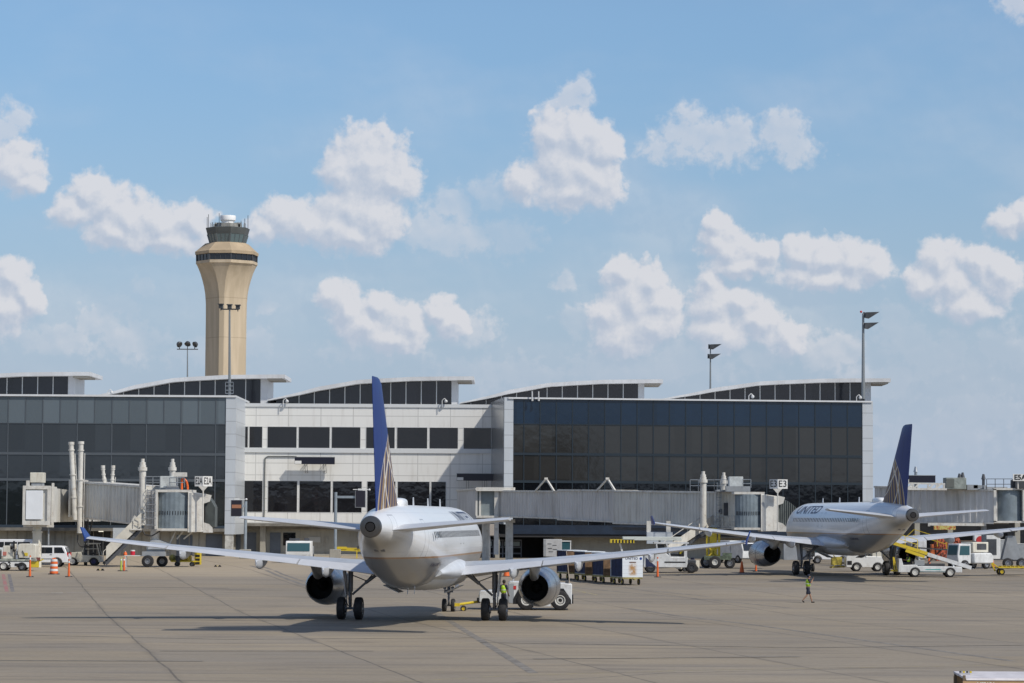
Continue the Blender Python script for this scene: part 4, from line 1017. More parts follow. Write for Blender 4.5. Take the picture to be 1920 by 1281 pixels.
def railing(b, pts, h, r=.025, bays=.9):
    for p, q_ in zip(pts[:-1], pts[1:]):
        p, q_ = Vector(p), Vector(q_); L = (q_-p).length; n_ = max(1, int(L/bays))
        for i in range(n_+1): m_ = p.lerp(q_, i/n_); b.bar(m_, m_+UP*h, r*1.6)
        for k in (.5, 1.0): b.bar(p+UP*h*k, q_+UP*h*k, r*1.6)
def stairs(parent, top, bot, width, panel=1.0, m_=None, side=-1, nm='stair'):
    """service stair from top to bottom point, side panels"""
    top, bot = Vector(top), Vector(bot); hd = V(bot.x-top.x, bot.y-top.y, 0); L = hd.length; hd.normalize(); n = V(hd.y, -hd.x, 0)*(1 if V(hd.y, -hd.x, 0).y < 0 else -1)
    b = MB(); N = 14
    for i in range(N):
        p = top.lerp(bot, (i+.5)/N); b.hexa([p-hd*.16-n*0, p+hd*.16-n*0, p+hd*.16-n*width, p-hd*.16-n*width, p-hd*.16+UP*.04, p+hd*.16+UP*.04, p+hd*.16-n*width+UP*.04, p-hd*.16-n*width+UP*.04])
    st = obj(nm, b, DGREY, parent)
    for k in (0.05, -width-.05):
        b = MB(); o = n*k
        b.bar(top+o-UP*.1, bot+o-UP*.1, .08, .25)
        obj('stringer', b, DGREY, st)
    if panel:
        b = MB(); o = n*.14
        b.hexa([top+o+UP*.3, bot+o+UP*.3, bot+o+n*.04+UP*.3, top+o+n*.04+UP*.3, top+o+UP*panel, bot+o+UP*panel, bot+o+n*.04+UP*panel, top+o+n*.04+UP*panel])
        obj('side_panel', b, m_ or FRM, st)
    b = MB(); o = -n*(width+.1); 
    for t in (0, .33, .66, 1): p = top.lerp(bot, t)+o; b.bar(p, p+UP*1.0, .05)
    b.bar(top+o+UP*1.0, bot+o+UP*1.0, .05); obj('handrail', b, FRM, st)
    return st
def wheelbogie(parent, c, dv, r=.55, off=1.5, col=None, gap=1.15):
    """drive column on two big tyres; dv = direction of the axle"""
    c = Vector(c); z0 = .92; dv = Vector(dv).normalized()
    b = MB(); b.box(c+UP*(z0+r+.35), (off*2*.55, .55, .5), math.atan2(dv.y, dv.x)); b.bar(c-dv*gap+UP*(z0+r), c+dv*gap+UP*(z0+r), .25)
    dc = obj('drive_bogie', b, GREY, parent)
    for s_ in (-1, 1): wheel(dc, c+dv*gap*s_*.72+UP*(z0+r), r, .38, 'y', rm=RIMG, rimr=.5)
    return dc
# ---------- E3
DA, DB = 288.0, 256.0
def e3(px, py, t): return at(px, py, DA+(DB-DA)*t)
J3 = wthing('boarding_bridge', 'long corrugated boarding bridge on the gate E3 sign side, reaching the right airliner', 'boarding bridge', gnd(1345, 1066), 'boarding bridges')
def f3(px): # depth along the camera-side wall
    lo, hi = 0, 1
    A, B = at(935, 940, DA), at(1400, 940, DB)
    for _ in range(30):
        m_ = (lo+hi)/2; p = A.lerp(B, m_); x_ = 960+FPX*p.x/p.y
        if x_ < px: lo = m_
        else: hi = m_
    return DA+(DB-DA)*lo
def pt(px, py, dd=0): return at(px, py, f3(px)+dd)
segs = [(935, 1048, 921, 922, 968.5, 972, 2.7, 0.35), (1046, 1153, 919.5, 920.5, 974, 978.5, 2.9, .18), (1150, 1378, 921, 924.5, 981, 988, 3.2, 0.0)]
for (x0, x1, t0, t1, b0, b1, wd, off) in segs:
    a0, a1 = pt(x0, 940, off), pt(x1, 940, off)
    tunnel(J3, a0, a1, (pt(x0, b0, off).z, pt(x0, t0, off).z), (pt(x1, b1, off).z, pt(x1, t1, off).z), wd, CORG if x0 < 1100 else CORW, .48 if x0 > 1100 else .42)
# rotunda end towards the building
a0, a1 = at(857, 940, 300), at(893, 940, 291)
tunnel(J3, a0, a1, (at(857, 976, 300).z, at(857, 920, 300).z), (at(893, 976, 291).z, at(893, 917, 291).z), 3, CORG, .5, nm='rotunda_wall')
b = MB(); b.bx(at(893, 945, 288.4).x, at(927, 945, 288.4).x, 288.4, 291, at(912, 967, 288.4).z, at(912, 920, 288.4).z); rc_ = obj('rotunda_panel', b, mat('rotunda_grey', (.20, .235, .25), .55, var=.1, dirt=.3), J3)
b = MB()
for xx in (893.5, 900): b.bx(at(xx, 945, 288.2).x-.1, at(xx, 945, 288.2).x+.1, 288.2, 288.4, at(912, 967, 288.4).z, at(912, 920, 288.4).z)
each('rotunda_post', b, FRM, rc_)
b = MB(); p = at(930.5, 914, 288); b.hexa([at(926, 1040, 288), at(935, 1040, 288), at(935, 1040, 288)+V(0, .6, 0), at(926, 1040, 288)+V(0, .6, 0), at(927, 920, 288), at(935, 920, 288), at(935, 920, 288)+V(0, .6, 0), at(927, 920, 288)+V(0, .6, 0)])
obj('portal_post', b, FRM, J3)
b = MB(); z0, z1 = at(930, 921, 288).z, at(930, 914, 288).z; b.bx(at(893, 914, 288).x, at(966, 914, 288).x, 287.6, 290.5, z0, z1); b.bx(at(893, 970, 288).x, at(935, 970, 288).x, 287.7, 290.4, at(912, 971, 288).z, at(912, 967, 288).z)
each('portal_head', b, FRM, J3)
b = MB(); b.cyl(V(at(911, 975, 291).x, 291.5, .92), V(at(911, 975, 291).x, 291.5, at(911, 975, 291).z), .42, n=18); obj('rotunda_column', b, FRM, J3)
b = MB(); b.bx(at(948, 980, 289).x, at(962, 980, 289).x, 288.5, 289.2, .92, at(955, 975, 289).z); b.bx(at(945, 980, 289).x, at(966, 980, 289).x, 288.3, 289.4, at(955, 980, 289).z, at(955, 974, 289).z); obj('support_frame', b, FRM, J3)
for xx in (1003, 1118):   # A-shaped cable guides on the roof
    b = MB(); p0, p1, p2 = pt(xx, 921.5), pt(xx+21, 897.5), pt(xx+36, 921.5)
    for dy in (0, 1.2): b.bar(p0+V(0, dy, 0), p1+V(0, dy*.3, 0), .13); b.bar(p1+V(0, dy*.3, 0), p2+V(0, dy, 0), .16)
    b.box(p1, (.35, .5, .2)); obj('cable_guide', b, FRM, J3)
def lift_column(par, px, yt, yb, D, r=.3):
    b = MB(); p0, p1 = at(px, yb, D), at(px, yt+9, D); b.cyl(p0, p1, r, n=14); b.cyl(p1-UP*.5, p1-UP*.2, r*1.35, n=14); b.cyl(p1, p1+UP*.25, r*.85, n=12); b.cyl(p1+UP*.25, p1+UP*.55, r*.55, n=10); return obj('lift_column', b, FRM, par, smooth=40)
lift_column(J3, 1318.5, 886, 990, 256.5); lift_column(J3, 1357, 888, 930, 260.5, .26)
# roof plant and railings
zr = at(1350, 922, 258).z
b = MB(); x0, x1 = at(1366, 922, 258).x, at(1392, 922, 258).x; b.bx(x0, x1, 257.2, 259, zr+.1, at(1375, 894, 258).z); rp = obj('air_conditioner', b, mat('roof_unit_paint', (.50, .53, .53), .5, var=.15, vscale=2, dirt=.4), J3, bev=.03)
b = MB(); b.bx(at(1342, 922, 258).x, at(1398, 922, 258).x, 256.8, 259.4, zr+.0, zr+.16); b.box(at(1383, 917, 256.6), (2.3, .4, .5)); obj('roof_platform', b, GREY, J3)
b = MB(); railing(b, [at(1294, 922, 256.4), at(1340, 922, 256.4), at(1362, 922, 256.4)], 1.1, .03, .6); railing(b, [at(1294, 922, 259.4), at(1362, 922, 259.4)], 1.1, .03, .9); railing(b, [at(1392, 914.5, 256.4), at(1408, 914.5, 256.4)], .75, .035, 1); each('roof_railing', b, STEEL, J3)
# service door zone, caged ladder
b = MB(); b.hexa([pt(1380, 991, -.1), pt(1374, 991, -.1), pt(1374, 991, 3.4), pt(1380, 991, 3.4), pt(1380, 926, -.1), pt(1374, 926, -.1), pt(1374, 926, 3.4), pt(1380, 926, 3.4)]); obj('door_post', b, FRM, J3)
b = MB()
for xx in (1344.5, 1350.5): b.bar(pt(xx, 990, -.25), pt(xx, 905, -.25), .05)
for k in range(17): b.bar(pt(1344.5, 988-5*k, -.25), pt(1350.5, 988-5*k, -.25), .035)
for k in range(5):
    y_ = 975-14*k; b.path([pt(1344, y_, -.25), pt(1342.5, y_, -.75), pt(1352.5, y_, -.75), pt(1351, y_, -.25)], .03)
for xx in (1342.5, 1352.5): b.bar(pt(xx, 975, -.75), pt(xx, 919, -.75), .03)
obj('caged_ladder', b, STEEL, J3)
b = MB().cyl(pt(1352, 959, -.12), pt(1352, 959, .1), .24, n=18); b.box(pt(1362, 955, 0), (.5, .3, 1.2)); obj('cable_reel', b, DGREY, J3)
b = MB(); railing(b, [pt(1318, 990, -1.1), pt(1378, 990, -1.1)], 1.1, .03, .8); b.hexa([pt(1318, 992, -1.15), pt(1380, 992, -1.15), pt(1380, 992, .3), pt(1318, 992, .3), pt(1318, 990, -1.15), pt(1380, 990, -1.15), pt(1380, 990, .3), pt(1318, 990, .3)]); obj('service_landing', b, STEEL, J3)
# cab: round curtain, cab body, canopy
def cab(J, xc0, xc1, xb1, xh1, yt, yb, D, flip=0):
    """curtain drum xc0..xc1, cab body xc1..xb1, canopy xb1..xh1 (photo columns)"""
    xm = (xc0+xc1)/2; zt2, zb2 = at(xm, yt, D).z, at(xm, yb, D).z; X0, X1, X2, X3 = [at(x, yt, D).x for x in (xc0, xc1, xb1, xh1)]
    R_ = (X1-X0)/2*1.12
    b = MB(); cx_ = (X0+X1)/2; N = 44; rings = []
    for zz in (zb2, zt2): rings.append([V(cx_+(R_-(.035 if k % 2 else 0))*math.cos(2*math.pi*k/N), D+R_*.62+.62*(R_-(.035 if k % 2 else 0))*math.sin(2*math.pi*k/N), zz) for k in range(N)])
    dr = obj('curtain_drum', MB().loft(rings), CURT, J, smooth=0)
    b = MB()
    for k in range(15): a_ = -math.pi/2+(k-7)*.16; zz = zb2+(zt2-zb2)*.43; p = V(cx_+(R_+.0)*math.cos(a_), D+R_*.62+.62*(R_+.02)*math.sin(a_), zz); b.box(p, (.05, .03, .34), a_+math.pi/2)
    each('curtain_slot', b, BLACK, dr)
    b = MB(); b.bx(X0-.25, X1+.35, D+.05, D+3.2, zt2, zt2+.22); b.bx(X0-.25, X1+.1, D+.0, D+3.2, zb2-.2, zb2); each('cab_ring', b, FRM, J)
    b = MB(); b.hexa([V(X1-.02, D-.05, zb2-.35), V(X2, D+.35, zb2-.3), V(X2, D+3.4, zb2-.3), V(X1-.02, D+3.3, zb2-.35), V(X1-.02, D-.05, zt2+.05), V(X2, D+.35, zt2-.15), V(X2, D+3.4, zt2-.15), V(X1-.02, D+3.3, zt2+.05)])
    b2 = obj('cab_body', b, FRM, J, bev=.04)
    b = MB(); b.bx(X1+.05, X1+.3, D-.02, D+.04, zb2-.25, zt2-.05); obj('cab_trim', b, mat('cab_trim_grey', (.36, .37, .37), .5, dirt=.4), b2)
    # canopy bellows
    rings = []; N = 18
    for k in range(N+1):
        t = k/N; X = X2+.15+(X3-X2-.15)*t; o = .10 if k % 2 else 0; top_ = zt2-.35-.9*t*t; bt = zb2+.35*t-.2
        rings.append([V(X, D+.6+o+.3*t, bt+o), V(X, D+3.2-o, bt+o), V(X, D+3.2-o, top_-o), V(X, D+.6+o+.3*t, top_-o)])
    obj('canopy_bellows', MB().loft(rings), CANO, J, smooth=0)
    b = MB(); b.prism([(X2, zt2-1.0), (X2+.55, zt2-.8), (X2+.7, zt2-.25), (X2+.05, zt2-.1)], D+.35, D+.5); b.prism([(X2, zb2-.35), (X2+.85, zb2-.35), (X2+.8, zb2+.1), (X2+.5, zb2+.4), (X2, zb2+.55)], D+.35, D+.5); each('canopy_flap', b, FRM, J)
    return zt2, zb2, X0, X1, X2, X3
DC = 252.0
cab(J3, 1382, 1427, 1458, 1497, 927, 989.5, DC)
stairs(J3, pt(1335, 988, -1.0), at(1250, 1046, 253.5), 1.0, 1.15)
# undercarriage
b = MB(); p = at(1338, 1020, 254); b.cyl(V(p.x, 254.6, 1.9), V(p.x, 254.6, at(1338, 990, 254).z), .35, n=14); ucm = obj('drive_column', b, YEL, J3); b = MB()
for dx in (-.55, .55): b.bar(V(p.x+dx, 254.6, 1.7), V(p.x+dx, 254.6, 4.4), .2)
b.bar(V(p.x-.6, 254.2, 1.9), V(p.x+.6, 254.2, 3.0), .12); b.bar(V(p.x+.6, 254.2, 1.9), V(p.x-.6, 254.2, 3.0), .12); obj('drive_frame', b, YEL, J3)
b = MB(); b.box((p.x+.3, 253.4, 1.9), (2.4, .7, .35)); b.box((p.x+1.2, 253.5, 2.1), (.8, .5, .5)); bg_ = obj('drive_bogie', b, mat('hydraulic_green', (.10, .13, .09), .6, var=.4, vscale=4), J3)
wheel(J3, (p.x+.05, 253.2, .92+.58), .58, .4, 'y', rm=RIMW, rimr=.45); wheel(J3, (p.x+1.45, 253.8, .92+.5), .5, .36, 'y', rm=RIMG, rimr=.5); wheel(J3, (p.x-.55, 255.6, .92+.55), .55, .4, 'y', rm=RIMG)
b = MB(); bx0, bx1 = at(1213, 1008, 262).x, at(1261, 1008, 262).x; z0, z1 = at(1237, 1020, 262).z, at(1237, 998, 262).z; b.bx(bx0, bx1, 262, 263.2, z0, z1); cb = obj('cable_cabinet', b, mat('pale_blue_cabinet', (.48, .53, .58), .45, var=.05), J3, bev=.02)
b = MB()
for f_ in (.08, .85): xx = bx0+(bx1-bx0)*f_; b.bx(xx-.2, xx+.2, 262.3, 262.9, z1, z1+1.05)
each('cabinet_hanger', b, FRM, cb)
tb = text_mb('GATE E3', .28); o_ = MB(); o_.add([V(bx0+.75+v.x, 261.99, z0+.25+v.y) for v in tb.v], tb.f)
b = MB()
for k in range(9): a_ = pt(1170+k*12, 990, .6+.2*(k % 2)); c_ = pt(1182+k*12, 990, .6); b.bar(a_-UP*(.25 if k % 2 else .02), c_-UP*(.02 if k % 2 else .25), .05)
b.bar(pt(1150, 991, .8), pt(1378, 996, .8), .22, .3); obj('underside_duct', b, DGREY, J3)
# ---------- gate signs
def sign(label, txt, px, pyt, pyb, ypole, D, w_, ops=(.5, .5)):
    """V-shaped two-faced gate sign on a pole"""
    base = at(px, ypole, D); sgn = wthing('gate_sign', label, 'sign', base, 'gate number signs')
    z0, z1 = at(px, pyb, D).z, at(px, pyt, D).z; X = at(px, pyb, D).x
    b = MB().cyl(base, V(X, D, z0-.35), .06, n=8); obj('pole', b, FRM, sgn); b = MB(); b.prism([(X-.06, z0-.4), (X+.06, z0-.4), (X+.42, z0), (X-.42, z0)], D-.04, D+.04); obj('bracket', b, FRM, sgn)
    for s_ in (-1, 1):
        open_ = ops[0 if s_ < 0 else 1]; dirv = V(s_*math.cos(open_), math.sin(open_), 0)
        A = V(X, D-.05, 0)+V(0, -.02, 0); Bp = A+dirv*w_
        nrm = V(dirv.y*s_, -dirv.x*s_, 0); nrm = nrm if nrm.y < 0 else -nrm
        b = MB(); b.hexa([A+UP*z0, Bp+UP*z0, Bp-nrm*.08+UP*z0, A-nrm*.08+UP*z0, A+UP*z1, Bp+UP*z1, Bp-nrm*.08+UP*z1, A-nrm*.08+UP*z1]); pn = obj('sign_panel', b, SIGNW, sgn)
        tb = text_mb(txt, (z1-z0)*.98, 0, .008); mx = max(v.x for v in tb.v)*2; k = min(1.0, w_*.86/mx); u = dirv*s_; C_ = A.lerp(Bp, .5)+UP*((z0+z1)/2)+nrm*.015
        o_ = MB(); o_.add([C_+u*(v.x*k)+UP*v.y for v in tb.v], tb.f); obj('sign_lettering', o_, LETT, pn, smooth=0)
    return sgn
sign('white two faced gate sign reading E3 on a pole above the bridge cab', 'E3', 1458, 899, 916.5, 995, 251.2, .92, (.75, .15))
# ---------- E2A
D2 = 245.0
J2 = wthing('boarding_bridge', 'shorter cream boarding bridge at gate E2A with outside stairs and no airplane', 'boarding bridge', gnd(278, 1063), 'boarding bridges')
A, B = at(155, 940, 251), at(268, 940, 246)
tn, d_, n_ = tunnel(J2, A, B, (at(155, 971, 251).z, at(155, 905, 251).z), (at(268, 984, 246).z, at(268, 913, 246).z), 3.2, CORW, .42)
B2 = at(135, 940, 253.5)
tunnel(J2, at(133, 940, 316), at(136, 940, 254.2), (at(133, 970, 316).z+.3, at(133, 912, 316).z+.2), (at(136, 966, 254.2).z, at(136, 908, 254.2).z), 2.0, CORW, .6)
b = MB(); zt2, zb2 = at(145, 904, 252).z, at(145, 966, 252).z; x0, x1 = at(134, 940, 252).x, at(156, 940, 252).x
for xx in (x0, (x0+x1)/2, x1): b.bx(xx-.1, xx+.1, 250.9, 251.2, zb2, zt2)
b.bx(x0-.1, x1+.1, 250.9, 254.2, zt2, zt2+.2); b.bx(x0-.1, x1+.1, 250.9, 254.2, zb2-.2, zb2); obj('end_frame', b, FRM, J2)
b = MB(); b.bx(x0+.1, x1-.05, 251.2, 254, zb2+.02, zt2-.02); obj('end_panel', b, CORW, J2)
for (x0p, x1p, yt, yb_, r_) in ((133.5, 141, 831, 975, .22), (152, 149, 830, 1000, .22), (193, 196, 875, 907, .15), (212, 210, 875, 908, .15)):
    b = MB(); p0, p1 = at(x1p, yb_, 250.3), at(x0p, yt+3, 250.3); b.cyl(p0, p1, r_, n=12); b.cyl(p1, p1+UP*.25, r_*1.25, n=12); b.bar(p0+V(r_*1.6, 0, 0), p1+V(r_*1.6, 0, -.8), .06); 
    for t in (.3, .6, .93): b.cyl(p0.lerp(p1, t)-UP*.06, p0.lerp(p1, t)+UP*.06, r_*1.3, n=12)
    obj('lift_mast', b, FRM, J2, smooth=40)
lift_column(J2, 267.5, 863, 985, 245.4); lift_column(J2, 323.5, 863, 915, 248.8, .27)
# mid part with ladder
b = MB(); zt2, zb2 = at(282, 921, D2).z, at(282, 992, D2).z; b.bx(at(268, 940, D2).x, at(295, 940, D2).x, 245.9, 248.8, zb2, zt2); obj('service_section', b, CORG, J2)
b = MB(); q1, q2 = at(291, 921, D2).x, at(296, 921, D2).x; b.bx(q1, q2, 244.9, 245.9, zb2, zt2+.1); obj('door_post', b, FRM, J2)
b = MB()
for xx in (276, 289): b.bar(at(xx, 990, 245.5), at(xx, 917, 245.5), .05)
for k in range(16): b.bar(at(276, 988-4.6*k, 245.5), at(289, 988-4.6*k, 245.5), .035)
for k in range(6): y_ = 985-13*k; b.path([at(274, y_, 245.5), at(273, y_, 244.9), at(292, y_, 244.9), at(291, y_, 245.5)], .03)
for xx in (273, 279, 286, 292): b.bar(at(xx, 985, 244.9), at(xx, 920, 244.9), .03)
obj('caged_ladder', b, STEEL, J2)
b = MB().lathe([(.25, -.08), (.33, -.08), (.33, .08), (.25, .08)], at(267, 957, 244.9), 'y', 16, True); obj('cable_reel', b, GREY, J2)
b = MB().lathe([(.25, -.08), (.33, -.08), (.33, .08), (.25, .08)], at(267, 968, 244.9), 'y', 16, True); obj('cable_reel', b, GREY, J2)
zr2 = at(300, 918, 246).z
b = MB(); b.bx(at(301, 910, 246).x, at(330, 910, 246).x, 245.6, 247.5, at(315, 915, 246).z, at(315, 893, 246).z); obj('air_conditioner', b, MATS['roof_unit_paint'], J2, bev=.03)
b = MB(); b.bx(at(327, 890, 246).x, at(349, 890, 246).x, 245.6, 246.8, at(338, 894, 246).z, at(338, 886, 246).z); obj('vent_box', b, FRM, J2)
b = MB(); b.hexa([at(309, 920, 245.4), at(338, 920, 245.4), at(338, 920, 247.5), at(309, 920, 247.5), at(313, 911, 245.4), at(334, 911, 245.4), at(334, 911, 247.5), at(313, 911, 247.5)]); obj('roof_curb', b, GREY, J2)
b = MB(); railing(b, [at(273, 917, 245.2), at(300, 917, 245.2)], 1.1, .035, .5); railing(b, [at(273, 917, 248), at(300, 917, 248)], 1.1, .035, .8); railing(b, [at(318, 914, 245.1), at(346, 914, 245.1)], .85, .045, .75)
each('roof_railing', b, STEEL, J2)
b = MB(); b.path([at(341, 918, 246), at(341, 898, 246), at(344, 896, 246), at(350, 903, 246), at(352, 912, 246), at(352, 918, 246)], .09); obj('orange_hose', b, ORANGE, J2)
cab(J2, 296, 353, 381, 401, 923, 991, 245.0)
stairs(J2, at(264, 992, 244.5), at(198, 1056, 243.5), 1.0, 1.45, mat('stair_panel_cream', (.50, .48, .42), .55, var=.1, dirt=.4))
b = MB(); b.hexa([at(246, 978, 244.3), at(264, 978, 244.3), at(264, 978, 246), at(246, 978, 246), at(252, 966, 244.3), at(265, 977, 244.3), at(265, 977, 246), at(252, 966, 246)]); railing(b, [at(250, 992, 244), at(264, 992, 244)], 1.0, .035, .5); b.bar(at(246, 993, 244.5), at(265, 993, 244.5), 1.2, .12); obj('stair_landing', b, FRM, J2)
p = at(290, 1030, 246)
b = MB(); b.bx(p.x-.9, p.x+1.1, 244.4, 247.4, 1.9, 2.3); b.box((p.x+.2, 245.9, 2.5), (1.6, 1.4, .5)); obj('drive_bogie', b, GREY, J2)
b = MB(); b.cyl(V(p.x, 246, 2.3), V(p.x, 246, at(290, 992, 246).z), .4, n=14); b.bar(V(p.x+1.0, 246, 2.3), V(p.x+2.0, 246.5, 4.6), .1); b.bar(V(p.x+2.9, 246, 4.6), V(p.x+1.9, 246.5, 3.4), .1); b.bar(V(p.x+4.0, 246, 4.6), V(p.x+2.5, 246.5, 3.4), .1); obj('drive_column', b, FRM, J2)
b = MB(); b.hexa([V(p.x-.5, 245, 2.5), V(p.x+2.6, 245, 2.5), V(p.x+2.6, 247, 2.5), V(p.x-.5, 247, 2.5), V(p.x-.3, 245.3, 3.3), V(p.x+.5, 245.3, 3.3), V(p.x+.5, 246.7, 3.3), V(p.x-.3, 246.7, 3.3)]); obj('bogie_cover', b, GREY, J2)
wheel(J2, (at(277, 1050, 244.3).x, 244.3, .92+.53), .53, .4, 'y', rm=RIMG, rimr=.45); wheel(J2, (at(302, 1050, 246).x, 246.8, .92+.5), .5, .4, 'y', rm=RIMG, rimr=.45)
b = MB(); xx0, xx1 = at(150, 975, 252).x, at(175, 975, 252).x; zt2 = at(160, 973, 252).z
for k in range(4): xa_ = xx0+(xx1-xx0)*k/3; b.bar(V(xa_, 251.5, zt2), V(xx0+.6+.1*k, 251.8, zt2-1.4), .12)
b.bar(V(xx0+.6, 251.8, zt2-.2), V(xx0+.6, 251.8, .92), .28); b.bar(V(xx0+.2, 251.8, 2.6), V(xx0+1.2, 251.8, 2.6), .15); obj('rotunda_support', b, DGREY, J2)
b = MB(); b.path([at(146, 1003, 250), at(145, 1014, 250), at(150, 1024, 250), at(158, 1026, 250), at(163, 1010, 250)], .06); b.path([at(266, 992, 245), at(272, 1003, 245), at(285, 1005, 245), at(300, 996, 245)], .06); obj('power_cable', b, BLACK, J2)
b = MB(); b.bx(at(212, 990, 262).x, at(236, 990, 262).x, 262, 263, at(224, 1018, 262).z, at(224, 990, 262).z); obj('cable_cabinet', b, MATS['pale_blue_cabinet'], J2)
sign('white two faced gate sign reading E2A on a pole above the left bridge cab', 'E2A', 381, 893, 912, 994, 244.6, .82, (.35, .35))
# ---------- bridge seen end on, far left
J1 = wthing('boarding_bridge', 'boarding bridge seen end on at the far left, white boxed head on a thick column', 'boarding bridge', gnd(64, 1058), 'boarding bridges')
D1_ = 240.0; X0, X1 = at(45, 950, D1_).x, at(92, 950, D1_).x; zb2, zt2 = at(68, 979, D1_).z, at(68, 912, D1_).z
b = MB(); b.bx(X0, X1, D1_+.05, D1_+4, zb2, zt2); obj('tunnel', b, CORW, J1); b = MB(); b.hexa([V(X0+.1, D1_+4, zb2), V(X1-.2, D1_+4, zb2), V(X0-4, 312, zb2), V(X0-6.5, 312, zb2), V(X0+.1, D1_+4, zt2-.1), V(X1-.2, D1_+4, zt2-.1), V(X0-4, 312, zt2-.1), V(X0-6.5, 312, zt2-.1)]); obj('rear_tunnel', b, CORW, J1)
b = MB(); w_ = .14
b.bx(X0-.1, X0+w_, D1_-.15, D1_+.3, zb2-.25, zt2+.05); b.bx(X1-w_, X1+.1, D1_-.15, D1_+.3, zb2-.25, zt2+.05); b.bx(X0+w_, X1-w_, D1_-.15, D1_+.3, zt2-.25, zt2+.05); b.bx(X0+w_, X1-w_, D1_-.15, D1_+.3, zb2-.25, zb2+.1)
b.bx(X0+.1, X0+.4, D1_+.3, D1_+2.5, zt2, zt2+.5); b.bx(X0-.15, X1+.3, D1_+.6, D1_+.9, zb2-.45, zb2-.25); b.bx(X1+.1, X1+.28, D1_+.6, D1_+.9, zb2-.25, zt2+.3); obj('end_frame', b, FRM, J1)
b = MB(); b.bx(at(49, 950, D1_).x, at(81, 950, D1_).x, D1_-.2, D1_-.1, at(65, 974, D1_).z, at(65, 920, D1_).z); obj('door_panel', b, mat('bright_panel', (.74, .77, .80), .5, var=.03), J1, bev=.02)
b = MB(); b.bx(at(55, 900, D1_).x, at(80, 900, D1_).x, D1_+.3, D1_+1.6, at(67, 905, D1_).z, at(67, 886, D1_).z); obj('roof_unit', b, WHITE2, J1, bev=.04); b = MB(); b.bx(at(60, 900, D1_).x, at(75, 900, D1_).x, D1_+.2, D1_+.3, at(67, 912, D1_).z, at(67, 907, D1_).z); b.bx(at(57, 900, D1_).x, at(78, 900, D1_).x, D1_+.4, D1_+1.5, at(67, 912, D1_).z, at(67, 905, D1_).z); obj('roof_unit_base', b, GREY, J1)
b = MB(); xc = at(64, 1000, D1_).x; b.cyl(V(xc, D1_+1.6, .92), V(xc, D1_+1.6, at(64, 998, D1_).z), .40, n=20); b.cyl(V(xc, D1_+1.6, at(64, 998, D1_).z), V(xc, D1_+1.6, zb2), .36, n=20); b.cyl(V(xc, D1_+1.6, at(64, 999, D1_).z), V(xc, D1_+1.6, at(64, 996, D1_).z), .46, n=20); obj('column', b, mat('rusty_white', (.62, .60, .52), .55, dirt=.9, vscale=1.6, dirtcol=(.16, .07, .035)), J1, smooth=40)
b = MB(); b.path([at(87, 979, D1_+1), at(91, 992, D1_+1), at(91, 1022, D1_+1)], .07); obj('drain_pipe', b, GREY, J1)
# ---------- E5A, right edge
D5 = 262.0
J5 = wthing('boarding_bridge', 'grey boarding bridge behind the right airliner tail with roof plant, gate E5A', 'boarding bridge', gnd(1860, 1058), 'boarding bridges')
tunnel(J5, at(1675, 940, 268), at(1863, 940, D5), (at(1675, 979, 268).z, at(1675, 917, 268).z), (at(1863, 981, D5).z, at(1863, 919, D5).z), 3.2, CORG, .62, .09)
tunnel(J5, at(1640, 940, 275), at(1668, 940, 270), (at(1640, 972, 275).z, at(1640, 913, 275).z), (at(1668, 972, 270).z, at(1668, 914, 270).z), 2.8, CORG, .6)
b = MB(); z0, z1 = at(1900, 977, D5).z, at(1900, 919, D5).z; xx = at(1896, 940, D5).x; N = 40; obj('curtain_drum', MB().lathe([(0, z0), (1.35, z0), (1.35, z1), (0, z1)], (xx, D5+1.4, 0), 'z', 40), CURT, J5, smooth=40)
b = MB(); b.bx(at(1863, 940, D5).x, at(1868, 940, D5).x, D5-.1, D5+.4, z0-.1, z1+.1); b.bx(at(1863, 940, D5).x, at(1980, 940, D5).x, D5-.1, D5+3, z1, z1+.18); b.bx(at(1863, 940, D5).x, at(1980, 940, D5).x, D5-.1, D5+3, z0-.18, z0); b.bx(at(1917, 940, D5).x, at(1980, 940, D5).x, D5-.2, D5+3, z0, z1); each('cab_frame', b, FRM, J5)
b = MB(); b.bx(at(1776, 910, D5).x, at(1814, 910, D5).x, D5+.6, D5+2.6, at(1795, 917, D5).z, at(1795, 895.5, D5).z); obj('air_conditioner', b, mat('roof_unit_green', (.26, .29, .27), .55, var=.25, vscale=1.5), J5, bev=.03)
b = MB(); b.bx(at(1776, 910, D5).x, at(1791, 910, D5).x, D5+.55, D5+.6, at(1783, 914, D5).z, at(1783, 898, D5).z); obj('intake_grille', b, mat('grille_dark', (.11, .12, .11), .6), J5)
b = MB(); zz0, zz1 = at(1720, 918, D5).z, at(1720, 907, D5).z
for x0, x1 in ((1700, 1712), (1712, 1724), (1740, 1752), (1752, 1766)): b.bar(at(x0, 918, D5+.3), at(x1, 906, D5+.3), .16); 
for x in (1700, 1712, 1740, 1756, 1770): b.bar(at(x, 918, D5+.3), at(x, 906, D5+.3), .14)
b.bar(at(1698, 906, D5+.3), at(1772, 908, D5+.3), .15); b.bar(at(1698, 917, D5+.3), at(1775, 917.5, D5+.3), .18); obj('roof_truss', b, FRM, J5)
b = MB(); railing(b, [at(1850, 918, D5+.3), at(1898, 918, D5+.3)], 1.0, .035, .8); obj('roof_railing', b, DGREY, J5)
b = MB(); b.bx(at(1846, 918, D5).x, at(1890, 918, D5).x, D5+.3, D5+2.4, at(1868, 918, D5).z, at(1868, 913, D5).z); b.box(at(1822, 914, D5+1), (1.0, .9, .5)); b.box(at(1836, 913, D5+1), (1.2, .9, .3)); obj('roof_box', b, GREY, J5)
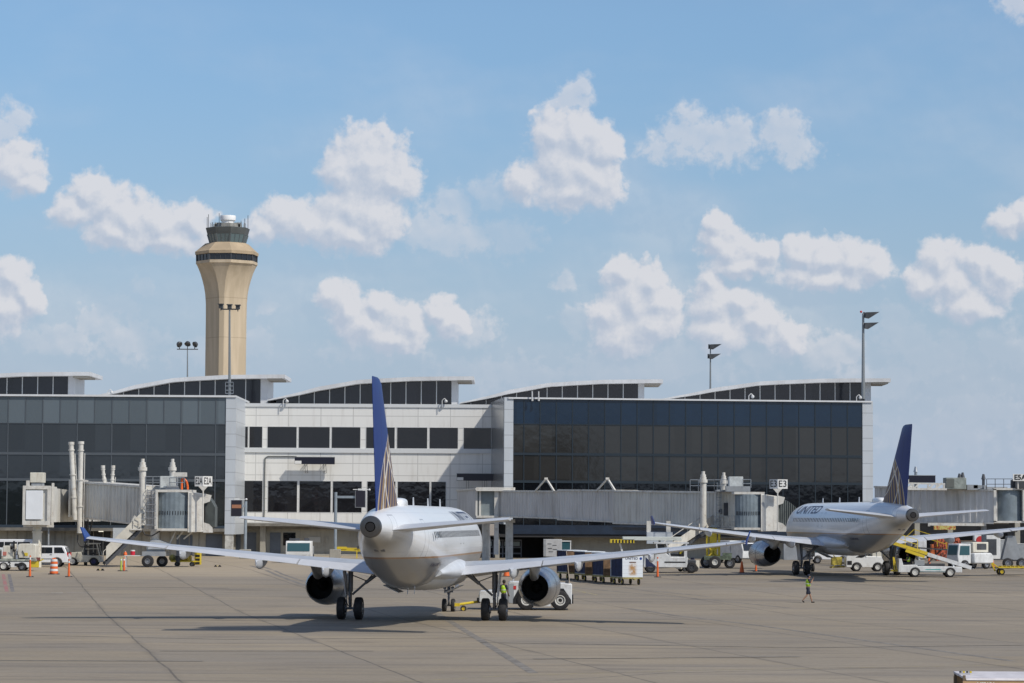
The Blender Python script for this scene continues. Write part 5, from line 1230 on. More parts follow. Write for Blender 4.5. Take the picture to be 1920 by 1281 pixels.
b = MB(); b.bx(at(1900, 912, D5).x, at(1925, 912, D5).x, D5+.2, D5+1.5, at(1912, 918, D5).z, at(1912, 900, D5).z); b.box(at(1914, 908, D5), (1.1, .6, .8)); obj('fan_housing', b, DGREY, J5)
for x, y in ((1717, 875), (1799, 888), (1805, 886), (1844, 889)):
    b = MB(); b.cyl(at(x, 917, D5+1.5), at(x, y+10, D5+1.5), .14, n=8); b.cyl(at(x, y+10, D5+1.5), at(x, y, D5+1.5), .22, .1, n=8); obj('roof_aerial', b, DGREY if x > 1750 else STEEL, J5)
b = MB(); b.cyl(V(at(1850, 1000, D5).x, D5+1.5, .92), V(at(1850, 1000, D5).x, D5+1.5, at(1850, 981, D5).z), .25, n=14); obj('support_column', b, GREY, J5)
b = MB(); p = at(1898, 1010, D5); b.hexa([V(p.x-.9, D5+.3, 1.8), V(p.x+.9, D5+.3, 1.8), V(p.x+.9, D5+1.5, 1.8), V(p.x-.9, D5+1.5, 1.8), V(p.x-.35, D5+.3, 4.0), V(p.x+.35, D5+.3, 4.0), V(p.x+.35, D5+1.5, 4.0), V(p.x-.35, D5+1.5, 4.0)]); obj('drive_column', b, GREY, J5)
b = MB(); b.bar(at(1742, 983, D5+.6), at(1848, 984, D5+.6), .25); b.bar(at(1742, 987, D5+.6), at(1742, 981, D5+.6), .2); obj('underside_duct', b, FRM, J5)
b = MB(); b.path([at(1895, 990, D5), at(1900, 997, D5), at(1906, 997, D5), at(1911, 988, D5)], .05); obj('power_cable', b, BLACK, J5)
wheel(J5, (p.x-.4, D5+.2, .92+.5), .5, .4, 'y', rm=RIMG); wheel(J5, (p.x+.9, D5+.2, .92+.5), .5, .4, 'y', rm=RIMG)
s5 = wthing('gate_sign', 'white gate sign reading E5A at the right edge on a grey box', 'sign', at(1910, 899, 260.5), 'gate number signs')
z0, z1 = at(1910, 901, 260.5).z, at(1910, 890, 260.5).z; b = MB(); xx0, xx1 = at(1899.5, 895, 260.5).x, at(1926, 895, 260.5).x; b.bx(xx0, xx1, 260.5, 260.6, z0-.05, z1+.05); sp = obj('sign_panel', b, SIGNW, s5)
tb = text_mb('E5A', .66, 0, .02); o_ = MB(); kx = (xx1-xx0)*.9/(2*max(v.x for v in tb.v)); o_.add([V((xx0+xx1)/2+v.x*kx, 260.48, (z0+z1)/2+v.y) for v in tb.v], tb.f); obj('sign_lettering', o_, LETT, sp, smooth=0)
b = MB().bar(V(xx0+.5, 260.7, z0-.8), V(xx0+.5, 260.7, z0), .1); obj('pole', b, FRM, s5)

# ---------- docking displays
def wall_display(label, x0, x1, y0, y1, D, stand=1.6, legs=True, conduit=None):
    o = wthing('docking_display', label, 'display board', at((x0+x1)/2, y1, D-stand), 'docking displays')
    X0, X1 = at(x0, y0, D-stand).x, at(x1, y0, D-stand).x; z0, z1 = at((x0+x1)/2, y1, D-stand).z, at((x0+x1)/2, y0, D-stand).z
    b = MB(); b.bx(X0, X1, D-stand, D-stand+.5, z0, z1); cs = obj('housing', b, mat('display_black', (.010, .010, .022), .35), o, bev=.02)
    b = MB(); b.bx(X0-.03, X1+.03, D-stand-.03, D-stand+.55, z1, z1+.05); obj('top_trim', b, GREY, cs)
    b = MB(); b.bx(X0+.03, X0+(X1-X0)*.17, D-stand-.03, D-stand, z0+.03, z0+(z1-z0)*.48); lp = obj('number_plate', b, SIGNW, cs)
    tb = text_mb('E2B' if x0 < 700 else ('E3' if x0 < 1000 else 'E5'), .17, 0, .01); q1 = MB(); q1.add([V(X0+(X1-X0)*.09+v.x, D-stand-.04, z0+(z1-z0)*.25+v.y) for v in tb.v], tb.f)
    if legs:
        b = MB()
        for f_ in (.25, .72):
            xx = X0+(X1-X0)*f_
            for dx in (0, .25): b.bar(V(xx+dx, D-stand+.3, z0+.1), V(xx+dx, D+.02, z0+.1), .07); b.bar(V(xx+dx, D-stand+.3, z0+.05), V(xx+dx, D+.02, z0-1.0), .06)
        obj('wall_bracket', b, GREY, o)
    if conduit:
        b = MB(); b.path([at(x, y, D-.1) for x, y in conduit], .07); obj('conduit', b, mat('conduit_grey', (.12, .13, .13), .5), o)
    return o
wall_display('long black docking display on the white wall left of the tail fin', 552.5, 627.5, 857.5, 870.5, DM, 1.5, True, [(556, 856), (502, 856), (497, 859), (496, 900), (495.5, 960), (494.5, 975)])
wall_display('black docking display above the E3 bridge rotunda, half hidden by the corner', 856.5, 929, 888.5, 901.5, 326, 1.5, True)
wall_display('black docking display on a white truss on top of the rightmost bridge', 1694, 1754, 892, 905, D5+2, 1.5, False)
def post_display(label, xp, yt, yb, D, bx, armdir, arm_y, band=False):
    base = at(xp, yb, D); base.z = gz(D); o = wthing('docking_display', label, 'display board', base, 'docking displays')
    b = MB().cyl(base, V(base.x, D, at(xp, yt, D).z), .17, n=16); obj('post', b, mat('blue_grey_steel', (.30, .35, .39), .45, .3, var=.12), o, smooth=40)
    x0, x1, y0, y1 = bx; X0, X1 = at(x0, y0, D).x, at(x1, y0, D).x; z0, z1 = at(x0, y1, D).z, at(x0, y0, D).z
    b = MB().bar(V(base.x, D, at(xp, arm_y, D).z), V((X0 if armdir > 0 else X1), D, at(xp, arm_y, D).z), .26); obj('arm', b, MATS['blue_grey_steel'], o)
    b = MB(); b.bx(X0, X1, D-.3, D+.3, z0, z1); hs = obj('housing', b, mat('display_dark', (.02, .018, .028), .3), o, bev=.02)
    b = MB(); b.bx(X0-.04, X0, D-.32, D+.32, z0, z1); b.bx(X1, X1+.04, D-.32, D+.32, z0, z1); b.bx(X0-.04, X1+.04, D-.32, D+.32, z0-.04, z0); obj('rim', b, GREY, hs)
    if band:
        b = MB(); b.bx(X0+.08, X1-.05, D-.33, D-.3, z0+(z1-z0)*.50, z0+(z1-z0)*.72); obj('copper_band', b, mat('copper_band', (.35, .16, .09), .5), hs)
    b = MB().bar(V(X0-.3, D, z1+.12), V(X1+.4, D, z1+.12), .08); b.box(((X0+X1)/2, D, z1+.12), (.55, .2, .2)); b.ball((X1+.45, D, z1+.1), .12); b.bar(((X0+X1)/2, D, z1), ((X0+X1)/2, D, z1+.12), .1); obj('laser_head', b, WHITE, hs)
    cb_ = MB(); cb_.bx(base.x-.6, base.x+.6, D-.55, D+.5, base.z, base.z+1.0); obj('concrete_base', cb_, CONC, o, bev=.05)
    return o
post_display('black docking display with copper band on a grey post by the left hall corner', 459.5, 940, 1052, 300, (434, 454, 938, 968), -1, 949, True)
post_display('black docking display on a grey arm and post left of the big tail', 628.5, 923, 1045, 304, (667, 685, 920, 951), 1, 932)
# ================================================================ ground vehicles.  local axes: +x forward, +y left, +z up
def arch_outline(x0, x1, z0, top, arches, ra):
    """side profile: bottom edge with wheel arches from x0 to x1, then the points of top (from x1 back to x0)"""
    pts = [(x0, z0)]
    for cx in sorted(arches):
        for i in range(9):
            a = math.pi-math.pi*i/8; pts.append((cx+ra*math.cos(a), z0+ra*math.sin(a)*.95))
    pts.append((x1, z0)); return pts+top
def body(parent, nm, pts, hw, m_, bev=.04, label=None):
    b = MB().prism(pts, -hw, hw); return obj(nm, b, m_, parent, bev=bev, label=label)
def pane(parent, nm, pts, y, m_=None, th=.02):
    b = MB().prism(pts, y-th/2, y+th/2); return obj(nm, b, m_ or GLASSD, parent)
def lamp(parent, nm, c, d, m_): return obj(nm, MB().box(c, d), m_, parent)
LAMPC = mat('lamp_clear', (.6, .6, .58), .2); LAMPR = mat('lamp_red', (.45, .02, .02), .3); LAMPA = mat('lamp_amber', (.7, .28, .02), .3)
BRW = mat('car_white', (.74, .76, .79), .25, coat=.4, dirt=.15, vscale=.8, dirtcol=(.3, .27, .22))

# --- white sport utility car, rear half visible, facing left
sv = thing('parked_car', 'white sport utility car with tinted windows behind the striped barrel', 'car', gnd(77, 1063), math.pi)
top = [(2.5, .75), (2.42, 1.0), (1.2, 1.12), (.55, 1.72), (.1, 1.86), (-1.9, 1.86), (-2.15, 1.78), (-2.42, 1.15), (-2.5, .95)]
bd = body(sv, 'body', arch_outline(-2.5, 2.5, .38, top, (-1.5, 1.5), .47), .93, BRW, .07)
b = MB()
for s_ in (-1, 1):
    for pts in ([(-2.2, 1.22), (-1.28, 1.22), (-1.28, 1.72), (-1.95, 1.72)], [(-1.12, 1.2), (-.12, 1.2), (-.12, 1.72), (-1.12, 1.72)], [(.02, 1.2), (1.02, 1.2), (.55, 1.70), (.02, 1.72)]):
        pane(sv, 'side_window', pts, s_*.935)
pane(sv, 'rear_window', [(-2.44, 1.2), (-2.40, 1.2), (-2.2, 1.72), (-2.24, 1.72)], 0, th=1.4)
for s_ in (-1, 1):
    lamp(sv, 'tail_light', (-2.44, s_*.82, 1.08), (.12, .2, .38), LAMPR); lamp(sv, 'headlight', (2.45, s_*.7, .9), (.1, .35, .16), LAMPC); lamp(sv, 'wing_mirror', (.95, s_*1.03, 1.22), (.14, .2, .16), BRW)
    for hx in (-1.0, .15): lamp(sv, 'door_handle', (hx, s_*.945, 1.08), (.2, .03, .04), BLACK)
    for sx in (-1.5, 1.5): wheel(sv, (sx, s_*.80, .40), .40, .25, 'y', rm=RIMG, rimr=.62)
    lamp(sv, 'side_trim', (0, s_*.945, .72), (2.6, .02, .05), DGREY)
lamp(sv, 'bumper', (-2.5, 0, .6), (.14, 1.8, .24), GREY)
# --- white passenger van behind it
vn = thing('parked_van', 'long white van with a blue window stripe behind the thick bridge column', 'van', gnd(8, 1051), math.pi)
top = [(3.0, .9), (2.85, 1.15), (2.3, 1.3), (1.75, 2.0), (1.4, 2.12), (-2.8, 2.12), (-3.0, 1.9), (-3.05, .8)]
body(vn, 'body', arch_outline(-3.05, 3.0, .4, top, (-1.9, 1.9), .48), .98, BRW, .08)
for s_ in (-1, 1):
    for x0, x1 in ((-2.7, -1.5), (-1.42, -.2), (-.12, .9)): pane(vn, 'side_window', [(x0, 1.32), (x1, 1.32), (x1, 1.86), (x0, 1.86)], s_*.985)
    pane(vn, 'side_window', [(1.0, 1.3), (2.1, 1.3), (1.65, 1.86), (1.0, 1.86)], s_*.985)
    for sx in (-1.9, 1.9): wheel(vn, (sx, s_*.84, .42), .42, .25, 'y', rm=RIMG, rimr=.6)
    lamp(vn, 'tail_light', (-3.0, s_*.85, 1.2), (.1, .16, .5), LAMPR); lamp(vn, 'headlight', (2.95, s_*.75, .95), (.12, .3, .2), LAMPC)
# --- service cart truck, far left
gt = thing('service_truck', 'cluttered white service truck with small number 2 and yellow tow step at the left edge', 'service truck', gnd(22, 1070), math.pi)
body(gt, 'chassis', arch_outline(-1.55, 2.6, .28, [(2.6, .75), (-1.55, .75)], (-.95, 1.0-.45+.0), .42), .85, WHITE, .03)
lamp(gt, 'side_locker', (-.75+.05, .865, .5), (.62, .03, .2), BLACK)
body(gt, 'pump_box', [(-2.1, 1.05), (-2.1, 2.1), (-1.9, 2.22), (-.75, 2.22), (-.6, 2.1), (-.6, 1.05)], .8, WHITE2, .04)
tb = text_mb('2', .5, 0, .02); q_ = MB(); q_.add([V(.05-v.x, .87, .52+v.y) for v in tb.v], tb.f); obj('number_marking', q_, LETT, gt, smooth=0)
body(gt, 'deck', [(-2.2, .78), (2.7, .78), (2.7, .95), (-2.2, .95)], .9, mat('deck_worn', (.30, .32, .28), .6, var=.4, vscale=3), .02)
b = MB(); b.box((.2, .1, 1.5), (.9, 1.0, 1.1)); b.box((-.15, .3, 1.95), (.5, .6, .5)); obj('generator', b, WHITE2, gt, bev=.05)
b = MB(); b.box((1.3, 0, 1.35), (.7, 1.2, .8)); obj('tank', b, mat('pale_green_tank', (.32, .38, .33), .5, var=.3, vscale=3), gt, bev=.06)
b = MB(); railing(b, [(1.0, .8, .95), (2.5, .8, .95)], .75, .02, .5); obj('rail', b, WHITE, gt)
b = MB().path([(-.1, .85, 1.9), (-.55, .87, 1.6), (-.6, .87, 1.35)], .035); b.path([(-.3, .85, 1.35), (-.7, .88, 1.3), (-.7, .88, .95)], .03); b.path([(-1.0, .85, 1.65), (-1.2, .86, 1.25)], .03); obj('hose', b, BLACK, gt)
lamp(gt, 'yellow_tag', (-1.3, .82, 1.35), (.28, .03, .25), YEL); lamp(gt, 'red_valve', (.5, .62, 1.4), (.3, .1, .3), mat('faded_red', (.45, .15, .12), .6)); lamp(gt, 'dark_mast', (-.28, .75, 2.0), (.12, .12, .9), BLACK)
b = MB(); b.box((-1.95, .5, .55), (.7, .5, .55)); b.bar((-2.2, .6, .75), (-2.7, .6, .95), .1); obj('tow_step', b, YEL, gt, bev=.03); lamp(gt, 'rear_lamp', (-2.3, .7, .98), (.3, .2, .25), mat('brown_red', (.18, .05, .04), .6))
for s_ in (-1, 1):
    wheel(gt, (.55, s_*.72, .37), .37, .24, 'y', rimr=.6); wheel(gt, (-.95, s_*.70, .33), .33, .24, 'y', rm=RIMG, rimr=.5)
# --- cargo tractor between car and stairs
ct = thing('cargo_tractor', 'dusty white cargo tractor with open cab parked behind the cream bridge stairs', 'tractor', gnd(160, 1060.5), math.pi)
CREAM = mat('dusty_cream', (.52, .50, .43), .55, var=.12, dirt=.5)
body(ct, 'body', arch_outline(-1.5, 1.7, .3, [(1.7, .9), (1.55, 1.15), (.25, 1.25), (.2, .95), (-1.45, .85)], (-.85, 1.05), .44), .75, CREAM, .05)
b = MB()
for s_ in (-.7, .7): b.bar((.2, s_, 1.2), (-.05, s_, 1.95), .09); b.bar((-.05, s_, 1.95), (-1.1, s_, 1.98), .09); b.bar((-1.1, s_, 1.98), (-1.4, s_, .9), .09); b.bar((-.1, s_, 1.5), (-1.2, s_, 1.52), .05)
b.box((-.6, 0, 2.0), (1.3, 1.55, .07)); obj('cab_frame', b, CREAM, ct)
b = MB(); b.box((-.75, 0, 1.1), (.5, 1.1, .15)); b.box((-1.0, 0, 1.4), (.12, 1.1, .6)); obj('seat', b, BLACK, ct, bev=.03); obj('steering_wheel', MB().lathe([(.18, 0), (.2, .02), (.22, 0), (.2, -.02)], (-.2, .2, 1.35), 'z', 16, True), BLACK, ct, rot=(0, R(-35), 0) if False else None)
for s_ in (-1, 1):
    wheel(ct, (1.05, s_*.66, .37), .37, .24, 'y', rimr=.62); wheel(ct, (-.85, s_*.66, .37), .37, .24, 'y', rm=mat('rim_navy', (.03, .03, .10), .5), rimr=.55)
lamp(ct, 'headlight', (1.7, .5, .95), (.06, .2, .14), LAMPC); lamp(ct, 'headlight', (1.7, -.5, .95), (.06, .2, .14), LAMPC)
# --- work bench with cooler and box under the bridge
wb = thing('work_bench', 'white bench on legs beside the bridge wheels holding a red cooler', 'bench', gnd(258, 1063.5), 0)
b = MB(); b.box((0, 0, 1.0), (2.3, .7, .07)); obj('bench_top', b, WHITE, wb, bev=.01); b = MB()
for x_ in (-1.0, 1.0):
    for y_ in (-.28, .28): lg = MB().bar((x_, y_, 0), (x_, y_, .97), .07); obj('leg', lg, WHITE, wb)
bp = wb.location
cl = thing('drink_cooler', 'red drink cooler with white lid on the white bench', 'cooler', (at(249, 1030, bp.y).x, bp.y, bp.z+1.037))
obj('barrel', MB().lathe([(0, 0), (.16, 0), (.2, .08), (.2, .36), (0, .36)], n=20), mat('cooler_red', (.62, .02, .05), .4), cl); obj('lid', MB().lathe([(0, .36), (.21, .36), (.21, .43), (.1, .47), (0, .47)], n=20), WHITE, cl)
solo('toolbox', MB().box((0, 0, .14), (.36, .3, .28)), WHITE2, 'small pale box on the bench right of the red cooler', 'box', (at(272, 1030, bp.y).x, bp.y, bp.z+1.037), bev=.02)
cn = thing('water_jug', 'orange jug on the white bench left of the red cooler', 'jug', (at(235, 1030, bp.y).x, bp.y, bp.z+1.037)); obj('jug_body', MB().lathe([(0, 0), (.15, 0), (.17, .12), (.10, .26), (.06, .32), (0, .32)], n=18), ORANGE, cn); obj('cap', MB().cyl((0, 0, .32), (0, 0, .38), .05), WHITE, cn)
# --- yellow engine stand / tow unit
ys = thing('hydraulic_cart', 'yellow hydraulic pump cart with open frame and step rack near the cream bridge', 'cart', gnd(345, 1062), 0)
b = MB(); b.box((0, 0, .45), (2.3, 1.0, .12)); b.bar((-1.1, .45, .5), (-1.1, .45, 1.0), .06); b.bar((1.1, .45, .5), (1.1, .45, .9), .06); obj('frame', b, YEL, ys)
b = MB(); b.box((.15, 0, .75), (1.0, .8, .5)); b.cyl((-.2, -.4, .7), (.5, -.4, .75), .18, n=12); obj('engine', b, mat('oily_yellow', (.40, .30, .04), .5, var=.5, vscale=5), ys, bev=.05)
b = MB().ball((-1.05, 0, .75), .33); b.cyl((-1.05, 0, .75), (-.6, 0, .75), .2, n=12); obj('pressure_tank', b, mat('olive_tank', (.28, .27, .08), .4, var=.4, vscale=4), ys, smooth=60)
b = MB(); b.box((1.25, 0, .7), (.55, .8, 1.1)); ra = obj('step_rack', b, YEL, ys, bev=.03)
for z_ in (.95, .62, .3): obj('rack_opening', MB().box((1.25, -.41, z_), (.4, .03, .2)), BLACK, ra)
b = MB()
for z_ in (1.0, 1.25, 1.5, 1.75): b.bar((-.35, .3, z_), (.1, .3, z_), .05)
b.bar((-.4, .3, .6), (-.4, .3, 1.9), .08); b.bar((.12, .3, .6), (.12, .3, 1.9), .06); obj('step_ladder', b, YEL, ys)
for x_ in (-.6, .75):
    for s_ in (-1, 1): wheel(ys, (x_, s_*.5, .2), .2, .12, 'y', rm=DGREY)
b = MB().cyl((-.5, -.35, .35), (-.5, -.35, .95), .24, n=14); obj('drum', b, DGREY, ys)
# --- airstart cart beyond the left wing
ac = thing('cab_truck', 'small white truck with blue tinted windscreen beyond the left wing', 'truck', gnd(561, 1055.5), R(-90))
body(ac, 'cab', [(-.9, .5), (1.1, .5), (1.25, 1.1), (1.05, 2.0), (.9, 2.15), (-.9, 2.15)], 1.25, WHITE, .05)
pane(ac, 'windscreen', [(1.262, 1.15), (1.28, 1.15), (1.075, 1.95), (1.06, 1.95)], 0, mat('teal_glass', (.03, .09, .11), .08), 2.2)
b = MB(); b.box((-2.6, 0, 1.1), (3.2, 2.3, 1.0)); b.box((-2.2, .2, 1.85), (1.8, 1.6, .5)); obj('equipment_body', b, GREY, ac, bev=.05)
b = MB(); b.box((1.2, 0, .35), (.3, 2.4, .35)); b.box((0, 0, .55), (2.6, 2.2, .25)); obj('bumper', b, BLACK, ac, bev=.03)
b = MB(); b.box((-.4, .7, 2.3), (.3, .5, .3)); b.box((-.3, -.5, 2.3), (.7, 1.0, .2)); obj('roof_gear', b, DGREY, ac)
for s_ in (-1, 1):
    for x_ in (.4, -3.2): wheel(ac, (x_, s_*1.05, .45), .45, .3, 'y', rm=RIMG)
    lamp(ac, 'headlight', (1.3, s_*.9, .75), (.05, .25, .18), LAMPC)
# --- yellow tow bars lying behind the wing
yb = thing('tow_bar_rack', 'low yellow tow bar rack beyond the left wing, against the pale wall', 'rack', gnd(650, 1047), 0)
b = MB()
for k in range(4): b.bar((-1.5, .3*k, .9+.08*k), (1.6, .3*k, .8+.1*k), .09)
obj('tow_bar', b, YEL, yb); b = MB()
for x_ in (-1.1, 1.1):
    for y_ in (0, .9): obj('leg', MB().bar((x_, y_, 0), (x_, y_, .95), .08), YEL, yb)
lamp(yb, 'hitch', (1.3, .2, 1.2), (.4, .3, .3), DGREY); lamp(yb, 'wheel_guard', (-.6, .2, 1.15), (1.2, .1, .25), YEL)
# --- white tow tractor at the nose wheel
tt = thing('tow_tractor', 'heavy white aircraft tow tractor with black wheel arches coupled to the yellow towbar', 'tow tractor', gnd(985, 1142.5), math.pi)
TW = mat('tractor_white', (.63, .65, .66), .4, var=.1, dirt=.5, vscale=1.3, streak=.25, dirtcol=(.22, .19, .15))
pts = [(-2.68, .25), (-2.68, 1.50), (-1.9, 1.56), (-.55, 1.56), (.2, 1.58), (1.05, 1.56), (1.05, .28), (.52, .28), (.5, .35), (-.45, .35), (-.5, .3), (-1.0, .3), (-1.3, .3)]
body(tt, 'body', [(-2.68, .35), (-2.68, 1.5), (-1.9, 1.56), (.9, 1.62), (1.0, 1.5), (1.0, .35)], 1.15, TW, .04)
body(tt, 'low_hood', [(.95, .35), (.95, 1.12), (1.5, 1.16), (2.62, 1.05), (2.68, .95), (2.68, .45), (2.5, .35)], 1.1, TW, .05)
for cx in (.0, -1.95):   # black arch panels
    pts = [(cx-.72, .33), (cx-.72, .62), (cx-.38, 1.24), (cx+.38, 1.24), (cx+.72, .62), (cx+.72, .33)]
    if cx < -1: pts = [(cx-.68, .33), (cx-.68, .6), (cx-.25, 1.24), (cx+.42, 1.24), (cx+.75, .62), (cx+.75, .33)]
    for s_ in (-1, 1): pane(tt, 'wheel_arch', pts, s_*1.165, BLACK, .03)
    for s_ in (-1, 1): wheel(tt, (cx-.05, s_*1.08, .56), .56, .36, 'y', rimr=.55)
lamp(tt, 'red_label', (.62, 1.17, 1.28), (.16, .02, .2), RED); lamp(tt, 'side_step', (-.95, 1.2, .3), (1.0, .2, .16), TW); lamp(tt, 'roof_beacon', (-2.4, .6, 1.6), (.2, .2, .2), DGREY)
lamp(tt, 'grey_door', (.82, 1.162, .95), (.3, .02, 1.1), GREY); lamp(tt, 'headlight', (2.7, .7, .75), (.04, .25, .15), LAMPC); lamp(tt, 'headlight', (2.7, -.7, .75), (.04, .25, .15), LAMPC)
b = MB(); b.box((2.72, 0, .5), (.2, .4, .3)); b.box((2.55, .9, .62), (.2, .3, .2)); each('hitch', b, DGREY, tt)
lamp(tt, 'black_bumper', (-2.72, 0, .62), (.08, 2.2, .5), BLACK); obj('whip_pole', MB().cyl((-2.55, 1.0, 1.5), (-2.35, 1.0, 3.4), .02, n=6), mat('pale_pole', (.45, .38, .30), .6), tt)
obj('cab_screen', MB().hexa([(1.05, -.9, 1.12), (1.1, -.9, 1.12), (1.1, .9, 1.12), (1.05, .9, 1.12), (.65, -.8, 1.75), (.7, -.8, 1.75), (.7, .8, 1.75), (.65, .8, 1.75)]), mat('pale_screen', (.42, .44, .47), .3), tt)
# --- yellow towbar
nz = Vector((-4.63, 145.8, 0))+Vector((math.sin(.088), math.cos(.088), 0))*12.63; th_ = tt.location+Vector((-2.72, 0, .5))
tbn = wthing('towbar', 'yellow towbar on two small wheels between the nose wheel and the tow tractor', 'towbar', (nz.x+.4, nz.y, 0))
P0, P1 = Vector((nz.x+.45, nz.y+.1, .42)), Vector((th_.x-.05, th_.y, .50))
b = MB().cyl(P0, P1, .075, n=12); b.box(P0, (.35, .25, .18)); obj('bar', b, YEL, tbn); b = MB().bar(P0.lerp(P1, .32)+V(0, -.3, -.2), P0.lerp(P1, .32)+V(0, .3, -.2), .05); b.bar(P0.lerp(P1, .32), P0.lerp(P1, .32)-UP*.22, .06); obj('axle', b, YEL, tbn)
for dy in (-.3, .3): c_ = P0.lerp(P1, .32); wheel(tbn, (c_.x, c_.y+dy, .17), .17, .08, 'y', rm=YEL)
# --- baggage cart train
def cart(kind, loc, rz, label, col):
    c = thing('baggage_cart', label, 'baggage cart', loc, rz, 'baggage carts in a train')
    b = MB(); b.box((0, 0, .5), (3.0, 1.5, .12)); b.bar((1.5, 0, .45), (2.1, 0, .4), .08); b.bar((-1.5, 0, .45), (-1.7, 0, .42), .08); obj('frame', b, mat('grimy_yellow', (.30, .25, .08), .6, var=.4, vscale=3, dirt=.5), c)
    for x_ in (-1.0, 1.0):
        for s_ in (-1, 1): wheel(c, (x_, s_*.62, .22), .22, .12, 'y', rm=YEL)
    CW = mat('cart_white', (.62, .66, .70), .45, var=.04, dirt=.2)
    for x_, nm in ((-1.46, 'end_panel'), (1.46, 'end_panel')): obj(nm, MB().box((x_, 0, 1.38), (.06, 1.56, 1.64)), CW if kind == 'w' else mat('cart_brown', (.16, .095, .05), .6, var=.3, vscale=3), c, bev=.01)
    obj('roof', MB().box((0, 0, 2.23), (3.05, 1.62, .06)), CW, c, bev=.01); obj('deck', MB().box((0, 0, .59), (2.9, 1.5, .05)), GREY, c)
    for s_ in (-1, 1):
        rings = []; N = 36
        for zz in (.62, 2.18): rings.append([V(-1.4+2.8*i/N, s_*(.72+.035*math.sin(i*1.7)), zz) for i in range(N+1)]+[V(1.4-2.8*i/N, s_*(.70+.035*math.sin((N-i)*1.7)), zz) for i in range(N+1)])
        obj('curtain', MB().loft(rings), mat('navy_curtain', (.012, .022, .07), .7, var=.3, vscale=2), c)
    return c
CP = [((1183, 1096.5), 'w', 'white ended baggage cart with rust stain at the near end of the cart train'), ((1150, 1091.5), 'b', 'navy curtained baggage cart with brown end panels behind the white ended cart'), ((1130, 1088.5), 'b', 'third baggage cart of the train, navy curtain between brown frames'), ((1108, 1085), 'b', 'farthest baggage cart of the train, at its left end')]
A_ = gnd(1183, 1097.5); dirv = Vector((-.19, .98, 0)).normalized(); rzt = math.atan2(-dirv.y, -dirv.x)
for i, (pp, kd, lb_) in enumerate(CP):
    L = A_+dirv*(1.4+3.75*i)+V(-.55*i, 0, 0) ; L.z = gz(L.y); c = cart(kd, L, rzt+R(4), lb_, 0)
    if i == 0:
        ep = [k for k in kids(c) if k.name.startswith('end_panel')][1]
        rs = bpy.data.materials.new('rusty_end_panel'); rs.use_nodes = True; q = NT(rs.node_tree); b_s = q.n['Principled BSDF']; oc = q.node('ShaderNodeTexCoord').outputs['Object']; p_ = q.xyz(oc)
        bl = q.m('MULTIPLY', q.sm(q.m('ABSOLUTE', p_[1]), .42, .1), q.m('MULTIPLY', q.sm(p_[2], .6, .85), q.sm(p_[2], 1.75, 1.3)))
        fz2 = q.m('ABSOLUTE', q.m('SUBTRACT', q.m('FRACT', q.m('MULTIPLY', p_[2], 3.6)), .5))
        cc_ = q.mix(q.m('MULTIPLY', bl, q.sm(q.noise(oc, 3, 6, .7), .3, .6)), (.66, .70, .74), (.38, .20, .06)); cc_ = q.mix(q.sm(fz2, .46, .49, 0, .45), cc_, (.1, .12, .15))
        q.put(b_s.inputs['Base Color'], cc_); b_s.inputs['Roughness'].default_value = .45; ep.data.materials.clear(); ep.data.materials.append(rs)
        tb = text_mb('UNITED', .26, 0, .004); o_ = MB(); o_.add([V(1.495, -.08+v.x*1.05, 1.92+v.y) for v in tb.v], tb.f); obj('cart_lettering', o_, TXTB, ep, smooth=0)
        obj('emblem', MB().lathe([(0, 1.495), (.1, 1.495), (.1, 1.5), (0, 1.5)], (0, -.56+1.18, 1.93), 'x', 16) if False else MB().cyl((1.49, .62, 1.92), (1.497, .62, 1.92), .1, n=16), BLUEP, ep)
        obj('handle_bar', MB().box((1.5, 0, 1.66), (.03, .5, .06)), mat('rust_brown', (.12, .05, .02), .7), c)
# --- container truck / loader with cab right of the carts
lt = thing('cab_loader', 'white cab loader with long pale deck and yellow striped rail behind the carts', 'loader', gnd(1252, 1074), math.pi)
body(lt, 'cab_body', [(-1.6, .45), (-1.6, 1.35), (-.2, 1.35), (.4, 1.8), (1.9, 1.75), (2.0, 1.5), (2.1, .45)], 1.0, TW, .05)
b = MB()
for s_ in (-.95, .95): b.bar((-1.5, s_, 1.3), (-1.5, s_, 2.45), .12); b.bar((-.15, s_, 1.35), (.15, s_, 2.45), .1); b.bar((.9, s_, 1.7), (1.0, s_, 2.45), .1)
b.box((-.25, 0, 2.5), (2.9, 2.05, .12)); obj('cab_frame', b, TW, lt)
for s_ in (-1, 1): lamp(lt, 'side_stripe', (-.55, s_*1.01, .9), (1.75, .02, .10), BLACK); pane(lt, 'side_window', [(.3, 1.75), (.85, 1.75), (.9, 2.35), (.35, 2.35)], s_*.93); pane(lt, 'dark_panel', [(1.0, .5), (1.9, .5), (1.9, 1.3)], s_*1.01, mat('navy_panel', (.02, .03, .08), .5)); 
b = MB(); b.box((-1.9, 0, .8), (.8, 1.8, .6)); obj('engine_block', b, DGREY, lt, bev=.05)
b = MB(); b.box((-1.1, .2, 1.7), (.4, .5, .8)); b.box((-.6, 0, 1.5), (.6, .6, .12)); obj('seat', b, BLACK, lt)
b = MB(); b.bar((-1.0, .6, 1.6), (-1.4, .6, 2.2), .15); obj('yellow_arm', b, YEL, lt)
for s_ in (-1, 1): wheel(lt, (-1.95, s_*.85, .46), .46, .32, 'y', rm=DGREY); wheel(lt, (1.5, s_*.85, .42), .42, .3, 'y', rm=DGREY)
dk = MB(); Lc = lt.location; dk.box((1.35, 0, 2.85), (4.9, 1.9, .30)); obj('raised_deck', dk, mat('deck_pale', (.58, .62, .58), .45, dirt=.3), lt, bev=.02)
b = MB(); b.box((3.85, 0, 2.62), (2.0, 1.9, .3)); obj('deck_end', b, YEL, lt); 
